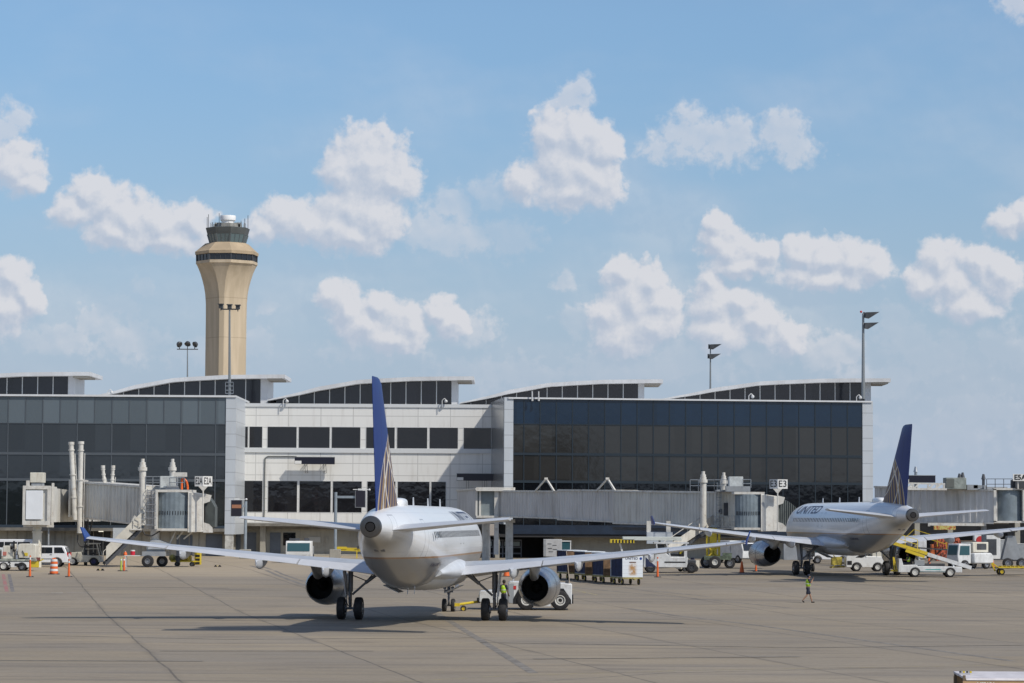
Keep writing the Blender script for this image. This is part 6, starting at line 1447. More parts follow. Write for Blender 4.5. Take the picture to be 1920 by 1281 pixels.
for k in range(7): lamp(lt, 'stripe', (3.0+k*.27, .96, 2.6), (.12, .03, .28), BLACK)
b = MB()
for x_ in (0.2, 3.6):
    b.bar((x_, .6, .9), (x_+.5, .6, 2.7), .12); b.bar((x_, -.6, .9), (x_+.5, -.6, 2.7), .12)
b.box((2.6, 0, .8), (2.6, 1.2, .3)); obj('lift_frame', b, WHITE, lt); wheel(lt, (3.4, .6, .35), .35, .2, 'y', rm=DGREY); wheel(lt, (3.4, -.6, .35), .35, .2, 'y', rm=DGREY)
# --- white cabinet unit
cu_ = thing('cabinet_unit', 'pale grey cabinet on wheels in front of the dark bay under the right hall', 'cabinet', gnd(1036, 1050), 0)
b = MB(); b.box((0, 0, 1.3), (2.0, 1.4, 1.9)); cab_ = obj('cabinet', b, mat('cabinet_pale', (.45, .46, .47), .5, var=.1, dirt=.3), cu_, bev=.03)
for x_, z_ in ((-.35, 1.75), (.2, 1.6), (-.3, 1.25), (.25, 1.15), (-.2, .9)): lamp(cu_, 'louvre', (x_, -.715, z_), (.45, .02, .06), DGREY)
lamp(cu_, 'side_shadow_panel', (-.85, -.712, 1.3), (.28, .02, 1.8), GREY)
for x_ in (-.7, .7):
    for s_ in (-1, 1): wheel(cu_, (x_, s_*.55, .2), .2, .12, 'y', rm=DGREY)
bt = thing('baggage_tractor', 'small white tractor with glazed cab beside the grey cabinet, under the wing', 'tractor', gnd(1056, 1049), R(-90))
body(bt, 'chassis', [(-1.3, .35), (1.2, .35), (1.2, .8), (-1.3, .8)], .85, WHITE, .04)
b = MB()
for x_ in (-.7, .7):
    for s_ in (-.8, .8): b.bar((x_, s_, .8), (x_, s_, 2.0), .09)
b.box((0, 0, 2.02), (1.6, 1.75, .09)); obj('cab_frame', b, WHITE, bt); pane(bt, 'windscreen', [(.68, .9), (.71, .9), (.71, 1.95), (.68, 1.95)], 0, MATS['teal_glass'], 1.5)
for x_ in (-.85, .8):
    for s_ in (-1, 1): wheel(bt, (x_, s_*.78, .32), .32, .2, 'y', rm=RIMG)
# --- small white tug in front of the bridge
st2 = thing('baggage_tractor', 'tiny open white tractor standing left of the E3 bridge wheels', 'tractor', gnd(1290, 1072), R(200))
body(st2, 'body', arch_outline(-.85, .9, .22, [(.9, .72), (.2, .78), (.15, .62), (-.5, .62), (-.55, .95), (-.85, .95)], (-.5, .5), .26), .5, WHITE2, .04)
b = MB(); b.box((-.2, 0, .78), (.4, .7, .1)); b.box((-.42, 0, 1.0), (.1, .7, .4)); obj('seat', b, mat('seat_navy', (.02, .02, .05), .7), st2, bev=.03); b = MB().bar((.25, 0, .7), (.1, 0, 1.1), .05); b.box((.08, 0, 1.12), (.1, .34, .06)); obj('steering', b, mat('pale_teal', (.4, .5, .48), .5), st2)
for x_ in (-.5, .5):
    for s_ in (-1, 1): wheel(st2, (x_, s_*.46, .22), .22, .13, 'y', rm=DGREY)
# --- white truck behind the engine of the right airliner
wt = thing('service_truck', 'white service truck half hidden by the left engine of the right airliner', 'service truck', gnd(1396, 1056), R(-60))
body(wt, 'cab', [(-1.0, .5), (1.1, .5), (1.2, 1.2), (.9, 2.1), (-1.0, 2.1)], 1.05, TW, .06); pane(wt, 'windscreen', [(1.2, 1.3), (1.22, 1.3), (.97, 2.0), (.95, 2.0)], 0, None, 1.8)
body(wt, 'box', [(-4.0, .6), (-1.1, .6), (-1.1, 2.3), (-4.0, 2.3)], 1.1, TW, .04)
for x_ in (.3, -3.0):
    for s_ in (-1, 1): wheel(wt, (x_, s_*.95, .42), .42, .28, 'y', rm=RIMG)
gq = thing('utility_cabinet', 'pair of grey utility cabinets beyond the right airliner engine', 'cabinet', gnd(1482, 1050), 0)
obj('cabinet', MB().box((0, 0, .9), (1.6, .8, 1.8)), GREY, gq, bev=.02); obj('cabinet', MB().box((1.4, .1, .6), (1.0, .8, 1.2)), DGREY, gq, bev=.02)
vw = thing('parked_van', 'white van seen under the belly of the right airliner', 'van', gnd(1555, 1057), 0)
body(vw, 'body', arch_outline(-2.0, 2.0, .4, [(2.0, 1.0), (1.5, 1.2), (.9, 1.75), (-2.0, 1.8)], (-1.3, 1.3), .42), .9, BRW, .08)
for s_ in (-1, 1):
    pane(vw, 'side_window', [(-1.8, 1.15), (.1, 1.15), (.1, 1.6), (-1.8, 1.6)], s_*.91, MATS['teal_glass']); pane(vw, 'side_window', [(.2, 1.15), (1.2, 1.15), (.8, 1.6), (.2, 1.6)], s_*.91)
    for x_ in (-1.3, 1.3): wheel(vw, (x_, s_*.78, .36), .36, .22, 'y', rm=RIMG)
# --- ground power unit tractor under the right airliner tail
gp = thing('ground_power_truck', 'white ground power truck under the rear of the right airliner', 'service truck', gnd(1622, 1071.5), math.pi)
body(gp, 'body', arch_outline(-1.6, 1.75, .35, [(1.75, 1.25), (1.5, 1.5), (.2, 1.55), (.15, 1.35), (-1.6, 1.3)], (.85-.02, -1.0), .45), .8, WHITE, .05)
lamp(gp, 'side_vent', (1.45, .81, .75), (.4, .02, .35), BLACK); b = MB(); b.box((.0, 0, 1.8), (.8, 1.2, .5)); b.box((-1.0, 0, 1.6), (.9, 1.3, .6)); obj('generator', b, WHITE2, gp, bev=.05)
for x_ in (.83, -1.0):
    for s_ in (-1, 1): wheel(gp, (x_, s_*.7, .38), .38, .24, 'y', rimr=.55)
b = MB(); b.bar((1.8, 0, .4), (3.1, 0, .35), .14); b.box((2.5, 0, .9), (.9, .7, .7)); b.bar((2.1, .3, .4), (2.8, .3, 1.4), .08); b.bar((2.9, .3, .3), (2.2, .3, 1.2), .08); obj('yellow_jack', b, mat('yellow_dirty', (.36, .30, .05), .6, var=.5, vscale=4), gp)
# --- belt loader
blr = thing('belt_loader', 'white belt loader with yellow edged conveyor raised to the right airliner hold', 'belt loader', gnd(1750, 1082), math.pi)
body(blr, 'chassis', arch_outline(-2.2, 2.95, .38, [(2.95, .6), (2.9, 1.45), (2.7, 1.5), (2.55, .95), (1.55, 1.0), (1.35, .88), (-2.0, .85), (-2.2, .8)], (-1.25, 1.6), .42), .85, TW, .03)
for x_ in (1.6, -1.25):
    for s_ in (-1, 1): wheel(blr, (x_, s_*.74, .38), .38, .24, 'y', rimr=.62)
P0, P1 = Vector((4.6, 0, 3.05)), Vector((-3.0, 0, .72)); nrm = (P1-P0).normalized()
b = MB(); b.bar(P0, P1, 1.0, .16); cv = obj('conveyor', b, mat('conveyor_grey', (.42, .42, .40), .6, var=.2, vscale=3), blr)
for s_ in (-1, 1):
    obj('conveyor_edge', MB().bar(P0+V(0, s_*.58, .08), P0.lerp(P1, .53)+V(0, s_*.58, .08), .08, .26), YEL, cv); obj('conveyor_edge', MB().bar(P0.lerp(P1, .535)+V(0, s_*.58, .04), P1+V(0, s_*.58, .04), .08, .30), TW, cv)
b = MB(); railing(b, [P0.lerp(P1, .05)+V(0, -.62, .2), P0.lerp(P1, .45)+V(0, -.62, .2)], .8, .03, .9); obj('hand_rail', b, YEL, blr)
b = MB(); b.bar((1.0, .5, .9), P0.lerp(P1, .42)+V(0, .5, -.1), .12); b.bar((1.0, -.5, .9), P0.lerp(P1, .42)+V(0, -.5, -.1), .12); b.bar((-1.6, .5, .85), P0.lerp(P1, .80)+V(0, .5, -.05), .12); each('lift_arm', b, TW, blr)
b = MB(); b.bar(P0.lerp(P1, .3)+V(0, .6, -.2), P0.lerp(P1, .5)+V(0, .6, -.25), .1, .24); obj('yellow_guard', b, YEL, blr)
b = MB(); b.box((2.0, 0, 1.0), (.5, .6, .12)); b.box((1.78, 0, 1.25), (.1, .6, .5)); obj('seat', b, BLACK, blr); obj('console', MB().box((1.2, .2, 1.15), (.8, .8, .45)), GREY, blr, bev=.03)
tb = text_mb('ClearLane', .34, 0, .004, .3); o_ = MB(); o_.add([V(.25-v.x, .86, .68+v.y) for v in tb.v], tb.f)
lg = obj('teal_marking', MB().prism([(-.55, .58), (.85, .58), (.7, .64), (-.4, .66)], .855, .862), mat('teal_paint', (.05, .35, .33), .5), blr); lamp(blr, 'teal_line', (.2, .86, .46), (2.1, .015, .035), mat('teal_dark', (.03, .12, .12), .5))
b = MB(); b.box((3.2, 0, .5), (.5, .9, .12)); b.bar((3.2, .4, .5), (3.3, .4, 1.6), .1); b.bar((3.0, .4, .5), (3.25, .4, 1.6), .07); obj('yellow_bumper', b, YEL, blr)
for k in range(6): obj('roller', MB().cyl(P0.lerp(P1, .95)+V(.25-.16*k, -.5, .05-.05*k+.05), P0.lerp(P1, .95)+V(.25-.16*k, .5, .05-.05*k+.05), .04, n=8), STEEL, cv)
# --- white cab truck with box behind the belt loader
dt = thing('cab_truck', 'white truck with tall tinted cab behind the foot of the belt loader', 'truck', gnd(1800, 1067), R(215))
body(dt, 'cab', [(-.7, .5), (.9, .5), (1.0, 1.2), (.8, 2.35), (-.7, 2.35)], .75, TW, .06); pane(dt, 'windscreen', [(1.0, 1.3), (1.02, 1.3), (.86, 2.2), (.84, 2.2)], 0, MATS['teal_glass'], 1.2)
for s_ in (-1, 1): pane(dt, 'side_window', [(-.5, 1.3), (.8, 1.3), (.68, 2.15), (-.5, 2.15)], s_*.76, MATS['teal_glass'])
body(dt, 'engine_box', [(-3.3, .5), (-.8, .5), (-.8, 1.5), (-3.0, 1.5), (-3.3, 1.2)], 1.1, TW, .12); body(dt, 'equipment_box', [(-2.9, 1.55), (-.9, 1.55), (-.9, 2.5), (-2.9, 2.5)], .8, WHITE2, .05)
for s_ in (-1, 1): pane(dt, 'dark_opening', [(-2.6, 1.8), (-1.4, 1.8), (-1.4, 2.35), (-2.6, 2.35)], s_*.82, DGREY)
for x_ in (.2, -2.5):
    for s_ in (-1, 1): wheel(dt, (x_, s_*.85, .42), .42, .28, 'y', rm=RIMG)
# --- yellow dolly at right edge
dy = thing('container_dolly', 'low yellow container dolly at the right edge of the picture', 'dolly', gnd(1903, 1078), 0)
b = MB(); b.box((.2, 0, .62), (3.4, 1.5, .1)); b.bar((-1.4, 0, .6), (-1.9, 0, 1.0), .1); b.bar((-1.6, .3, .3), (-1.9, .3, .95), .12); obj('frame', b, YEL, dy)
for k in range(9): obj('roller', MB().cyl((-1.2+k*.35, -.7, .72), (-1.2+k*.35, .7, .72), .05, n=8), YEL, dy)
for x_ in (-1.2, 1.2):
    for s_ in (-1, 1): wheel(dy, (x_, s_*.6, .26), .26, .14, 'y', rm=YEL)
# --- cones, barrel, chocks
def cone_mb(h, r): return MB().lathe([(0, 0.03), (r, .03), (r*.28, h), (0, h)], n=16)
def traffic_cone(loc, h, label):
    c = thing('traffic_cone', label, 'traffic cone', loc, 0, 'traffic cones'); obj('cone', cone_mb(h, h*.22), ORANGE, c); obj('base', MB().box((0, 0, .02), (h*.55, h*.55, .04)), BLACK, c); obj('reflective_band', MB().lathe([(h*.22*.53, h*.62), (h*.22*.36, h*.84)], n=16), WHITE, c); return c
def delineator(loc, label, h=1.2, col=None):
    c = thing('delineator_post', label, 'marker post', loc, 0, 'orange marker posts'); obj('post', MB().lathe([(0, .05), (.10, .05), (.075, h*.5), (.055, h), (0, h)], n=12), col or ORANGE, c); obj('base', MB().lathe([(0, 0), (.30, 0), (.28, .06), (0, .06)], n=16), BLACK, c)
    obj('reflective_band', MB().lathe([(.066, h*.80), (.0645, h*.92)], n=12), WHITE, c); return c
delineator(gnd(56, 1082), 'orange marker post left of the striped barrel', 1.65)
delineator(gnd(129, 1082), 'orange marker post with white top right of the striped barrel', 1.35)
delineator(gnd(1233, 1082.5), 'tall orange marker post in front of the white cab loader', 1.6)
delineator(gnd(227, 1071), 'yellow green marker post touching an orange one by the bridge wheels', 1.1, mat('lime_plastic', (.38, .48, .08), .5))
delineator(gnd(232.5, 1071), 'orange marker post touching a yellow green one by the bridge wheels', 1.1)
traffic_cone(gnd(949.5, 1081), 1.15, 'slim orange cone with white band behind the big airliner landing gear')
traffic_cone(gnd(1391, 1074), .95, 'dark orange cone on the shaded apron below the right airliner left engine')
delineator(gnd(1417.5, 1072), 'marker post in the shade right of the cone under the engine', .75)
br = thing('traffic_barrel', 'orange and white striped traffic barrel on the sunny apron', 'traffic barrel', gnd(101, 1077), 0)
for k in range(6):
    z0 = .06+k*.19; r0 = .33-.012*k; obj('band', MB().lathe([(0, z0), (r0, z0), (r0+.01, z0+.03), (r0-.012, z0+.185), (0, z0+.185)], n=24), ORANGE if k % 2 == 0 else WHITE, br)
obj('base', MB().lathe([(0, 0), (.48, 0), (.45, .06), (0, .06)], n=24), BLACK, br); obj('handle', MB().box((0, 0, 1.24), (.3, .08, .1)), ORANGE, br)
for (x, y, lb_) in ((188, 1070, 'black rubber wheel chock on the sunny apron near the stairs foot'), (408, 1063, 'black rubber wheel chock on the apron right of the yellow cart')):
    L = gnd(x, y); c = thing('wheel_chock', lb_, 'wheel chock', L, 0, 'wheel chocks'); obj('wedge', MB().prism([(-.32, 0), (-.05, 0), (-.12, .16), (-.22, .16)], -.12, .12), BLACK, c); obj('wedge', MB().prism([(.05, 0), (.34, 0), (.24, .16), (.14, .16)], -.12, .12), BLACK, c); obj('rope', MB().cyl((-.1, -.1, .08), (.1, -.1, .08), .02, n=6), YEL, c)
# --- items at the right, behind
cg_ = wthing('cargo_netting_pile', 'pile of orange red cargo netting under the rightmost bridge', 'cargo net', gnd(1780, 1052))
NET = bpy.data.materials.new('orange_net'); NET.use_nodes = True; q = NT(NET.node_tree); b_s = q.n['Principled BSDF']; oc = q.node('ShaderNodeTexCoord').outputs['Object']
q.put(b_s.inputs['Base Color'], q.mix(q.sm(q.noise(oc, 3.5, 6, .75), .4, .6), (.03, .015, .012), (.42, .085, .035))); b_s.inputs['Roughness'].default_value = .8
b = MB(); rnd = random.Random(3); Y0 = cg_.location.y; x0, x1 = at(1756, 1000, Y0).x, at(1806, 1000, Y0).x; nx_, nz_ = 26, 14; H_ = 3.0; grid = []
for j in range(nz_+1):
    for i in range(nx_+1):
        hz = H_*(1-abs(2*(i/nx_)-1)**4*.35); grid.append(V(x0+(x1-x0)*i/nx_, Y0+1.2*(j/nz_)+rnd.uniform(-.12, .12), .92+hz*j/nz_+rnd.uniform(-.06, .06) if j else .92))
fs = [(j*(nx_+1)+i, j*(nx_+1)+i+1, (j+1)*(nx_+1)+i+1, (j+1)*(nx_+1)+i) for j in range(nz_) for i in range(nx_)]
b.add(grid, fs); b.add([g_+V(0, .9, 0) for g_ in grid], [f[::-1] for f in fs]); obj('net_front', b, NET, cg_, smooth=0)
sl = wthing('scissor_stand', 'yellow railed work platform beside the orange cargo netting', 'platform', gnd(1725, 1062))
b = MB(); Y0 = sl.location.y; railing(b, [at(1700, 1025, Y0), at(1714, 1012, Y0), at(1740, 1020, Y0), at(1775, 1030, Y0)], 1.0, .035, .8); obj('railing', b, YEL, sl); b = MB(); b.bar(at(1700, 1026, Y0), at(1775, 1031, Y0), 1.2, .14); b.bar(at(1705, 1027, Y0), V(at(1730, 1027, Y0).x, Y0, .95), .12); b.bar(at(1765, 1030, Y0), V(at(1735, 1027, Y0).x, Y0, .95), .12); b.bx(at(1705, 1020, Y0).x, at(1770, 1020, Y0).x, Y0-.5, Y0+.6, .95, 1.2); obj('platform', b, DGREY, sl)
# ================================================================ background on the right: low service building, stores
DF = 330.0
sb = wthing('service_building', 'low grey service building with dark bays at the right edge behind the bridges', 'building', at(1780, 1043, DF))
X0, X1 = at(1638, 980, DF).x, at(2050, 980, DF).x; z1 = at(1800, 968, DF).z
b = MB(); b.bx(X0, X1, DF+4, DF+30, .92, z1); wl = obj('wall', b, mat('service_wall', (.13, .13, .135), .8, var=.2, vscale=.3), sb)
b = MB(); b.bx(X0, X1, DF-.2, DF+30, z1, z1+.6); obj('roof', b, GREY, sb)
for x in (1660, 1720, 1782, 1845, 1908, 1970): b = MB(); b.bx(at(x, 990, DF).x-.3, at(x, 990, DF).x+.3, DF, DF+.6, .92, z1); obj('pillar', b, CONC, sb)
for x0, x1, y0, y1, m_ in ((1668, 1700, 1000, 1043, DARKR), (1730, 1775, 1003, 1043, DARKR), (1790, 1840, 1000, 1043, DARKR), (1850, 1900, 1000, 1043, DARKR)):
    b = MB(); b.bx(at(x0, y0, DF).x, at(x1, y0, DF).x, DF+3.9, DF+4.1, .95, at((x0+x1)/2, y0, DF).z); obj('bay_door', b, m_, sb)
hs = wthing('hanging_sign', 'yellow board with orange markings under the rightmost bridge', 'sign', at(1772, 992, 300))
b = MB(); b.bx(at(1751, 988, 300).x, at(1792, 988, 300).x, 300, 300.1, at(1772, 993.5, 300).z, at(1772, 984, 300).z)
HM = bpy.data.materials.new('yellow_board'); HM.use_nodes = True; q = NT(HM.node_tree); oc = q.node('ShaderNodeTexCoord').outputs['Object']
q.put(q.n['Principled BSDF'].inputs['Base Color'], q.mix(q.sm(q.noise(oc, 3.2, 5, .7), .48, .56), (.50, .46, .14), (.40, .11, .04))); obj('board', b, HM, hs)
b = MB()
for x in (1753, 1790): b.bar(at(x, 984, 300.05), V(at(x, 984, 300.05).x, 300.05, at(x, 970, 300).z), .06)
obj('hanger', b, DGREY, hs)
rnd = random.Random(11)
# stored equipment, each crate and unit its own thing
STO = [(1700, 1050, 1.6, 1.5, 'tall white cabinet left of the orange netting', 'cabinet', TW), (1727, 1049, 1.1, 2.4, 'narrow white box standing by the yellow platform', 'cabinet', TW), (1822, 1050, 2.2, 2.0, 'brown wooden crate right of the orange netting', 'crate', mat('crate_wood', (.22, .16, .10), .8, var=.4, vscale=2)), (1850, 1050, 3.0, 2.8, 'long white sided container with dark opening under the bridge', 'container', WHITE), (1880, 1050, 1.3, 2.2, 'grey electric cabinet left of the bridge drive column', 'cabinet', GREY), (1908, 1052, 1.4, 1.8, 'grey pump cabinet right of the bridge drive column', 'cabinet', GREY), (1660, 1049, 1.5, 1.4, 'dark blue crate behind the right airliner tail wheels', 'crate', mat('crate_navy', (.03, .04, .09), .6))]
for (x, y, w_, h_, lb_, ct_, m_) in STO:
    L = gnd(x, y); nm = {'cabinet': 'storage_cabinet', 'crate': 'crate', 'container': 'storage_container'}[ct_]
    o = thing(nm, lb_, ct_, L, R(rnd.uniform(-10, 10))); obj('case', MB().box((0, 0, h_/2+.12), (w_, 1.2, h_)), m_, o, bev=.03); obj('door', MB().box((0, -.62, h_*.5+.1), (w_*.7, .03, h_*.65)), DGREY if 'dark' in lb_ else m_, o, bev=.01)
    obj('skid', MB().box((0, 0, .06), (w_*.9, 1.1, .12)), DGREY, o); obj('top_frame', MB().box((0, 0, h_+.14), (w_+.06, 1.26, .05)), WHITE if m_ is GREY else DGREY, o)
# loose gear standing about under the rightmost bridge
def stairs_truck(loc, rz, label):
    s_ = thing('boarding_stairs', label, 'stairs', loc, rz); b = MB()
    for k in range(9): b.box((-1.8+.4*k, 0, .55+.27*k), (.42, 1.1, .05))
    obj('steps', b, GREY, s_)
    for sd in (-.6, .6): obj('handrail', MB().bar((-1.9, sd, 1.4), (1.6, sd, 3.8), .06), YEL, s_); obj('stringer', MB().bar((-1.9, sd, .45), (1.7, sd, 2.85), .08, .2), WHITE, s_)
    obj('frame', MB().box((.3, 0, .4), (3.2, 1.2, .2)), DGREY, s_)
    for x_ in (-.9, 1.4):
        for sd in (-1, 1): wheel(s_, (x_, sd*.6, .25), .25, .15, 'y', rm=RIMG)
    return s_
stairs_truck(gnd(1690, 1055), R(150), 'small wheeled boarding stairs with yellow handrails left of the yellow platform')
def pallet(loc, label, m_, n, w_=1.2):
    p_ = thing('loaded_pallet', label, 'pallet', loc, R(rnd.uniform(-20, 20))); b = MB()
    for k in range(5): b.box((-w_/2+w_*k/4, 0, .1), (.12, 1.0, .14))
    b.box((0, 0, .19), (w_, 1.0, .03)); obj('pallet_base', b, mat('pallet_wood', (.25, .18, .10), .8, var=.3), p_)
    for k in range(n): obj('carton', MB().box((rnd.uniform(-.08, .08), rnd.uniform(-.05, .05), .4+.4*k), (w_*.85, .85, .38), rnd.uniform(-.1, .1)), m_, p_, bev=.01)
    return p_
BOXB = mat('carton_brown', (.28, .19, .11), .8, var=.2); ORR = mat('strap_orange', (.50, .12, .03), .6, var=.3, vscale=3)
pallet(gnd(1753, 1050), 'pallet of orange cartons just left of the orange netting', ORR, 4); pallet(gnd(1812, 1049), 'pallet of brown cartons stacked behind the white cab truck', BOXB, 5, 1.5)
pallet(gnd(1868, 1049), 'low pallet of orange cartons right of the white sided container', ORR, 2); pallet(gnd(1895, 1049), 'pallet of pale cartons in front of the dark bay at the right edge', WHITE2, 4)
for (x, y, lb_) in ((1742, 1060, 'traffic cone between the yellow platform and the orange netting'), (1862, 1064, 'traffic cone in front of the white sided container'), (1650, 1064, 'traffic cone under the tail of the right airliner')): traffic_cone(gnd(x, y), .75, lb_)
rr_ = thing('hose_reel', 'red hose reel under the rightmost bridge by the grey column', 'hose reel', gnd(1839, 1052), 0)
obj('reel', MB().lathe([(0, -.2), (.5, -.2), (.5, -.15), (.3, -.12), (.3, .12), (.5, .15), (.5, .2), (0, .2)], (0, 0, 2.3), 'y', 20), RED, rr_); obj('stand', MB().bar((0, .1, 0), (0, .1, 2.3), .15), DGREY, rr_)
# grey equipment rack below the E3 rotunda
for (x, lb_) in ((925, 'grey steel rack with small panels under the E3 bridge rotunda, left of a post'), (960, 'grey steel rack with yellow label under the E3 bridge rotunda')):
    L = gnd(x, 1046); o = thing('equipment_rack', lb_, 'rack', L, 0, 'equipment racks under the rotunda'); b = MB()
    for z_ in (.5, 1.2, 2.0): b.bar((-1.1, 0, z_), (1.1, 0, z_), .16)
    for x_ in (-1.05, 0, 1.05): b.bar((x_, 0, 0), (x_, 0, 2.0), .12)
    obj('frame', b, mat('rack_grey', (.12, .13, .15), .5), o)
    for x_ in (-.55, .5): obj('panel', MB().box((x_, -.1, 1.6), (.75, .06, .5)), mat('rack_panel', (.25, .30, .31), .5), o)
    if x > 950: obj('label', MB().box((-.6, -.12, 2.05), (.4, .03, .12)), YEL, o)
o = thing('control_cabinet', 'pale control cabinet with warning plate on the rotunda post', 'cabinet', gnd(918, 1047), 0); obj('case', MB().box((0, 0, 3.2), (1.0, .5, 1.3)), mat('beige_case', (.38, .34, .30), .6), o, bev=.02); obj('post', MB().bar((0, 0.1, 0), (0, 0.1, 2.6), .15), GREY, o); obj('upper_case', MB().box((.35, 0, 4.4), (.9, .5, .9)), GREY, o, bev=.02)
# near the camera, bottom right: roof of a baggage cart with lettering
nb_ = thing('baggage_cart', 'near baggage cart top with white tarp and lettering NF3154 in the lower right corner', 'baggage cart', (0, 0, 0))
Dn = 76.0; Pn = at(1885, 1267, Dn); nb_.location = (Pn.x, Dn+.8, 0)
hw_ = (at(1966, 1262, Dn).x-at(1806, 1262, Dn).x)/2; zt_n = Pn.z
obj('tarp_roof', MB().hexa([(-hw_+.1, -.75, zt_n-.14), (hw_, -.75, zt_n-.14), (hw_, .8, zt_n-.03), (-hw_, .8, zt_n-.03), (-hw_+.1, -.72, zt_n-.08), (hw_, -.72, zt_n-.08), (hw_, .8, zt_n+.03), (-hw_, .8, zt_n+.03)]), mat('tarp_pale', (.58, .56, .58), .5, var=.1, vscale=2), nb_, bev=.01)
rail_ = obj('side_rail', MB().box((0, -.8, zt_n-.24), (hw_*2, .06, .16)), mat('tan_rail', (.48, .32, .17), .6, var=.15), nb_)
tb = text_mb('NF3154', .15, 0, .004); o_ = MB(); o_.add([(-hw_+.62+v.x, -.84, zt_n-.24+v.y) for v in tb.v], tb.f); obj('number_lettering', o_, WHITE, rail_, smooth=0)
for x_ in (-hw_+.05, hw_-.05):
    for y_ in (-.75, .75): obj('post', MB().bar((x_, y_, .45), (x_, y_, zt_n), .07), mat('post_brown', (.16, .12, .08), .6), nb_)
obj('deck', MB().box((0, 0, .5), (hw_*2, 1.6, .1)), GREY, nb_); obj('back_panel', MB().box((0, .76, (zt_n+.5)/2), (hw_*2, .04, zt_n-.7)), MATS['tan_rail'], nb_)
for k in range(4): obj('corner_clip', MB().box((-hw_+.1+.09*k, .2-.02*k, zt_n+.04), (.05, .1, .05)), YEL if k % 2 else DGREY, nb_)
for x_ in (-hw_+.6, hw_-.6):
    for s_ in (-1, 1): wheel(nb_, (x_, s_*.65, .24), .24, .14, 'y', rm=YEL)
# ================================================================ people: one skinned body each, clothing as children
def skin(name, pts, edges, mats, parent, sub=2, root=0):
    me = bpy.data.meshes.new(name); me.from_pydata([p[:3] for p in pts], edges, []); o = bpy.data.objects.new(name, me); COL.objects.link(o)
    me.skin_vertices.new() if hasattr(me.skin_vertices, 'new') and len(me.skin_vertices) == 0 else None
    o.modifiers.new('skin', 'SKIN')
    if not me.skin_vertices:
        b = bmesh.new(); b.from_mesh(me); b.verts.layers.skin.verify(); b.to_mesh(me); b.free()
    for i, p in enumerate(pts):
        sv_ = me.skin_vertices[0].data[i]; r_ = p[3]; sv_.radius = (r_, r_) if not isinstance(r_, tuple) else r_; sv_.use_root = (i == root)
    ss = o.modifiers.new('sub', 'SUBSURF'); ss.levels = sub; ss.render_levels = sub
    dg = bpy.context.evaluated_depsgraph_get(); dg.update(); nm = bpy.data.meshes.new_from_object(o.evaluated_get(dg)); nm.name = name
    bpy.data.objects.remove(o); n = bpy.data.objects.new(name, nm); COL.objects.link(n); nm.materials.clear()
    for m_ in mats: nm.materials.append(m_)
    nm.shade_smooth(); n.parent = parent; return n
SKN = mat('skin_tan', (.30, .17, .11), .6); SKD = mat('skin_brown', (.16, .085, .05), .6); NAVY = mat('navy_cloth', (.012, .016, .035), .8); HAIR = mat('hair_dark', (.02, .015, .012), .8); VEST = mat('safety_vest', (.40, .62, .03), .6); VESTB = mat('vest_band', (.60, .62, .56), .4); SHOE = mat('shoe_black', (.015, .015, .015), .6)
def hand(pts, edges, wi, wpt, d, up, r0=.022):
    """palm and five unequal, slightly curled fingers grown from wrist vertex wi"""
    d = Vector(d).normalized(); up = Vector(up).normalized(); sd = d.cross(up).normalized()
    pc = Vector(wpt)+d*.05; pi_ = len(pts); pts.append((*pc, .026)); edges.append((wi, pi_))
    k0 = pc+d*.035; ki = len(pts); pts.append((*k0, .022)); edges.append((pi_, ki))
    for off, L in ((-.027, .062), (-.009, .074), (.009, .070), (.027, .055)):
        a = k0+sd*off+d*.012; b_ = a+d*L*.55-up*.008; c_ = b_+d*L*.4-up*.022; i0 = len(pts); pts.extend([(*a, .0095), (*b_, .009), (*c_, .008)]); edges.extend([(ki, i0), (i0, i0+1), (i0+1, i0+2)])
    a = pc+sd*-.032; b_ = a+d*.035+sd*-.014-up*.006; i0 = len(pts); pts.extend([(*a, .0115), (*b_, .010), (*(b_+d*.022-up*.012), .009)]); edges.extend([(pi_, i0), (i0, i0+1), (i0+1, i0+2)])
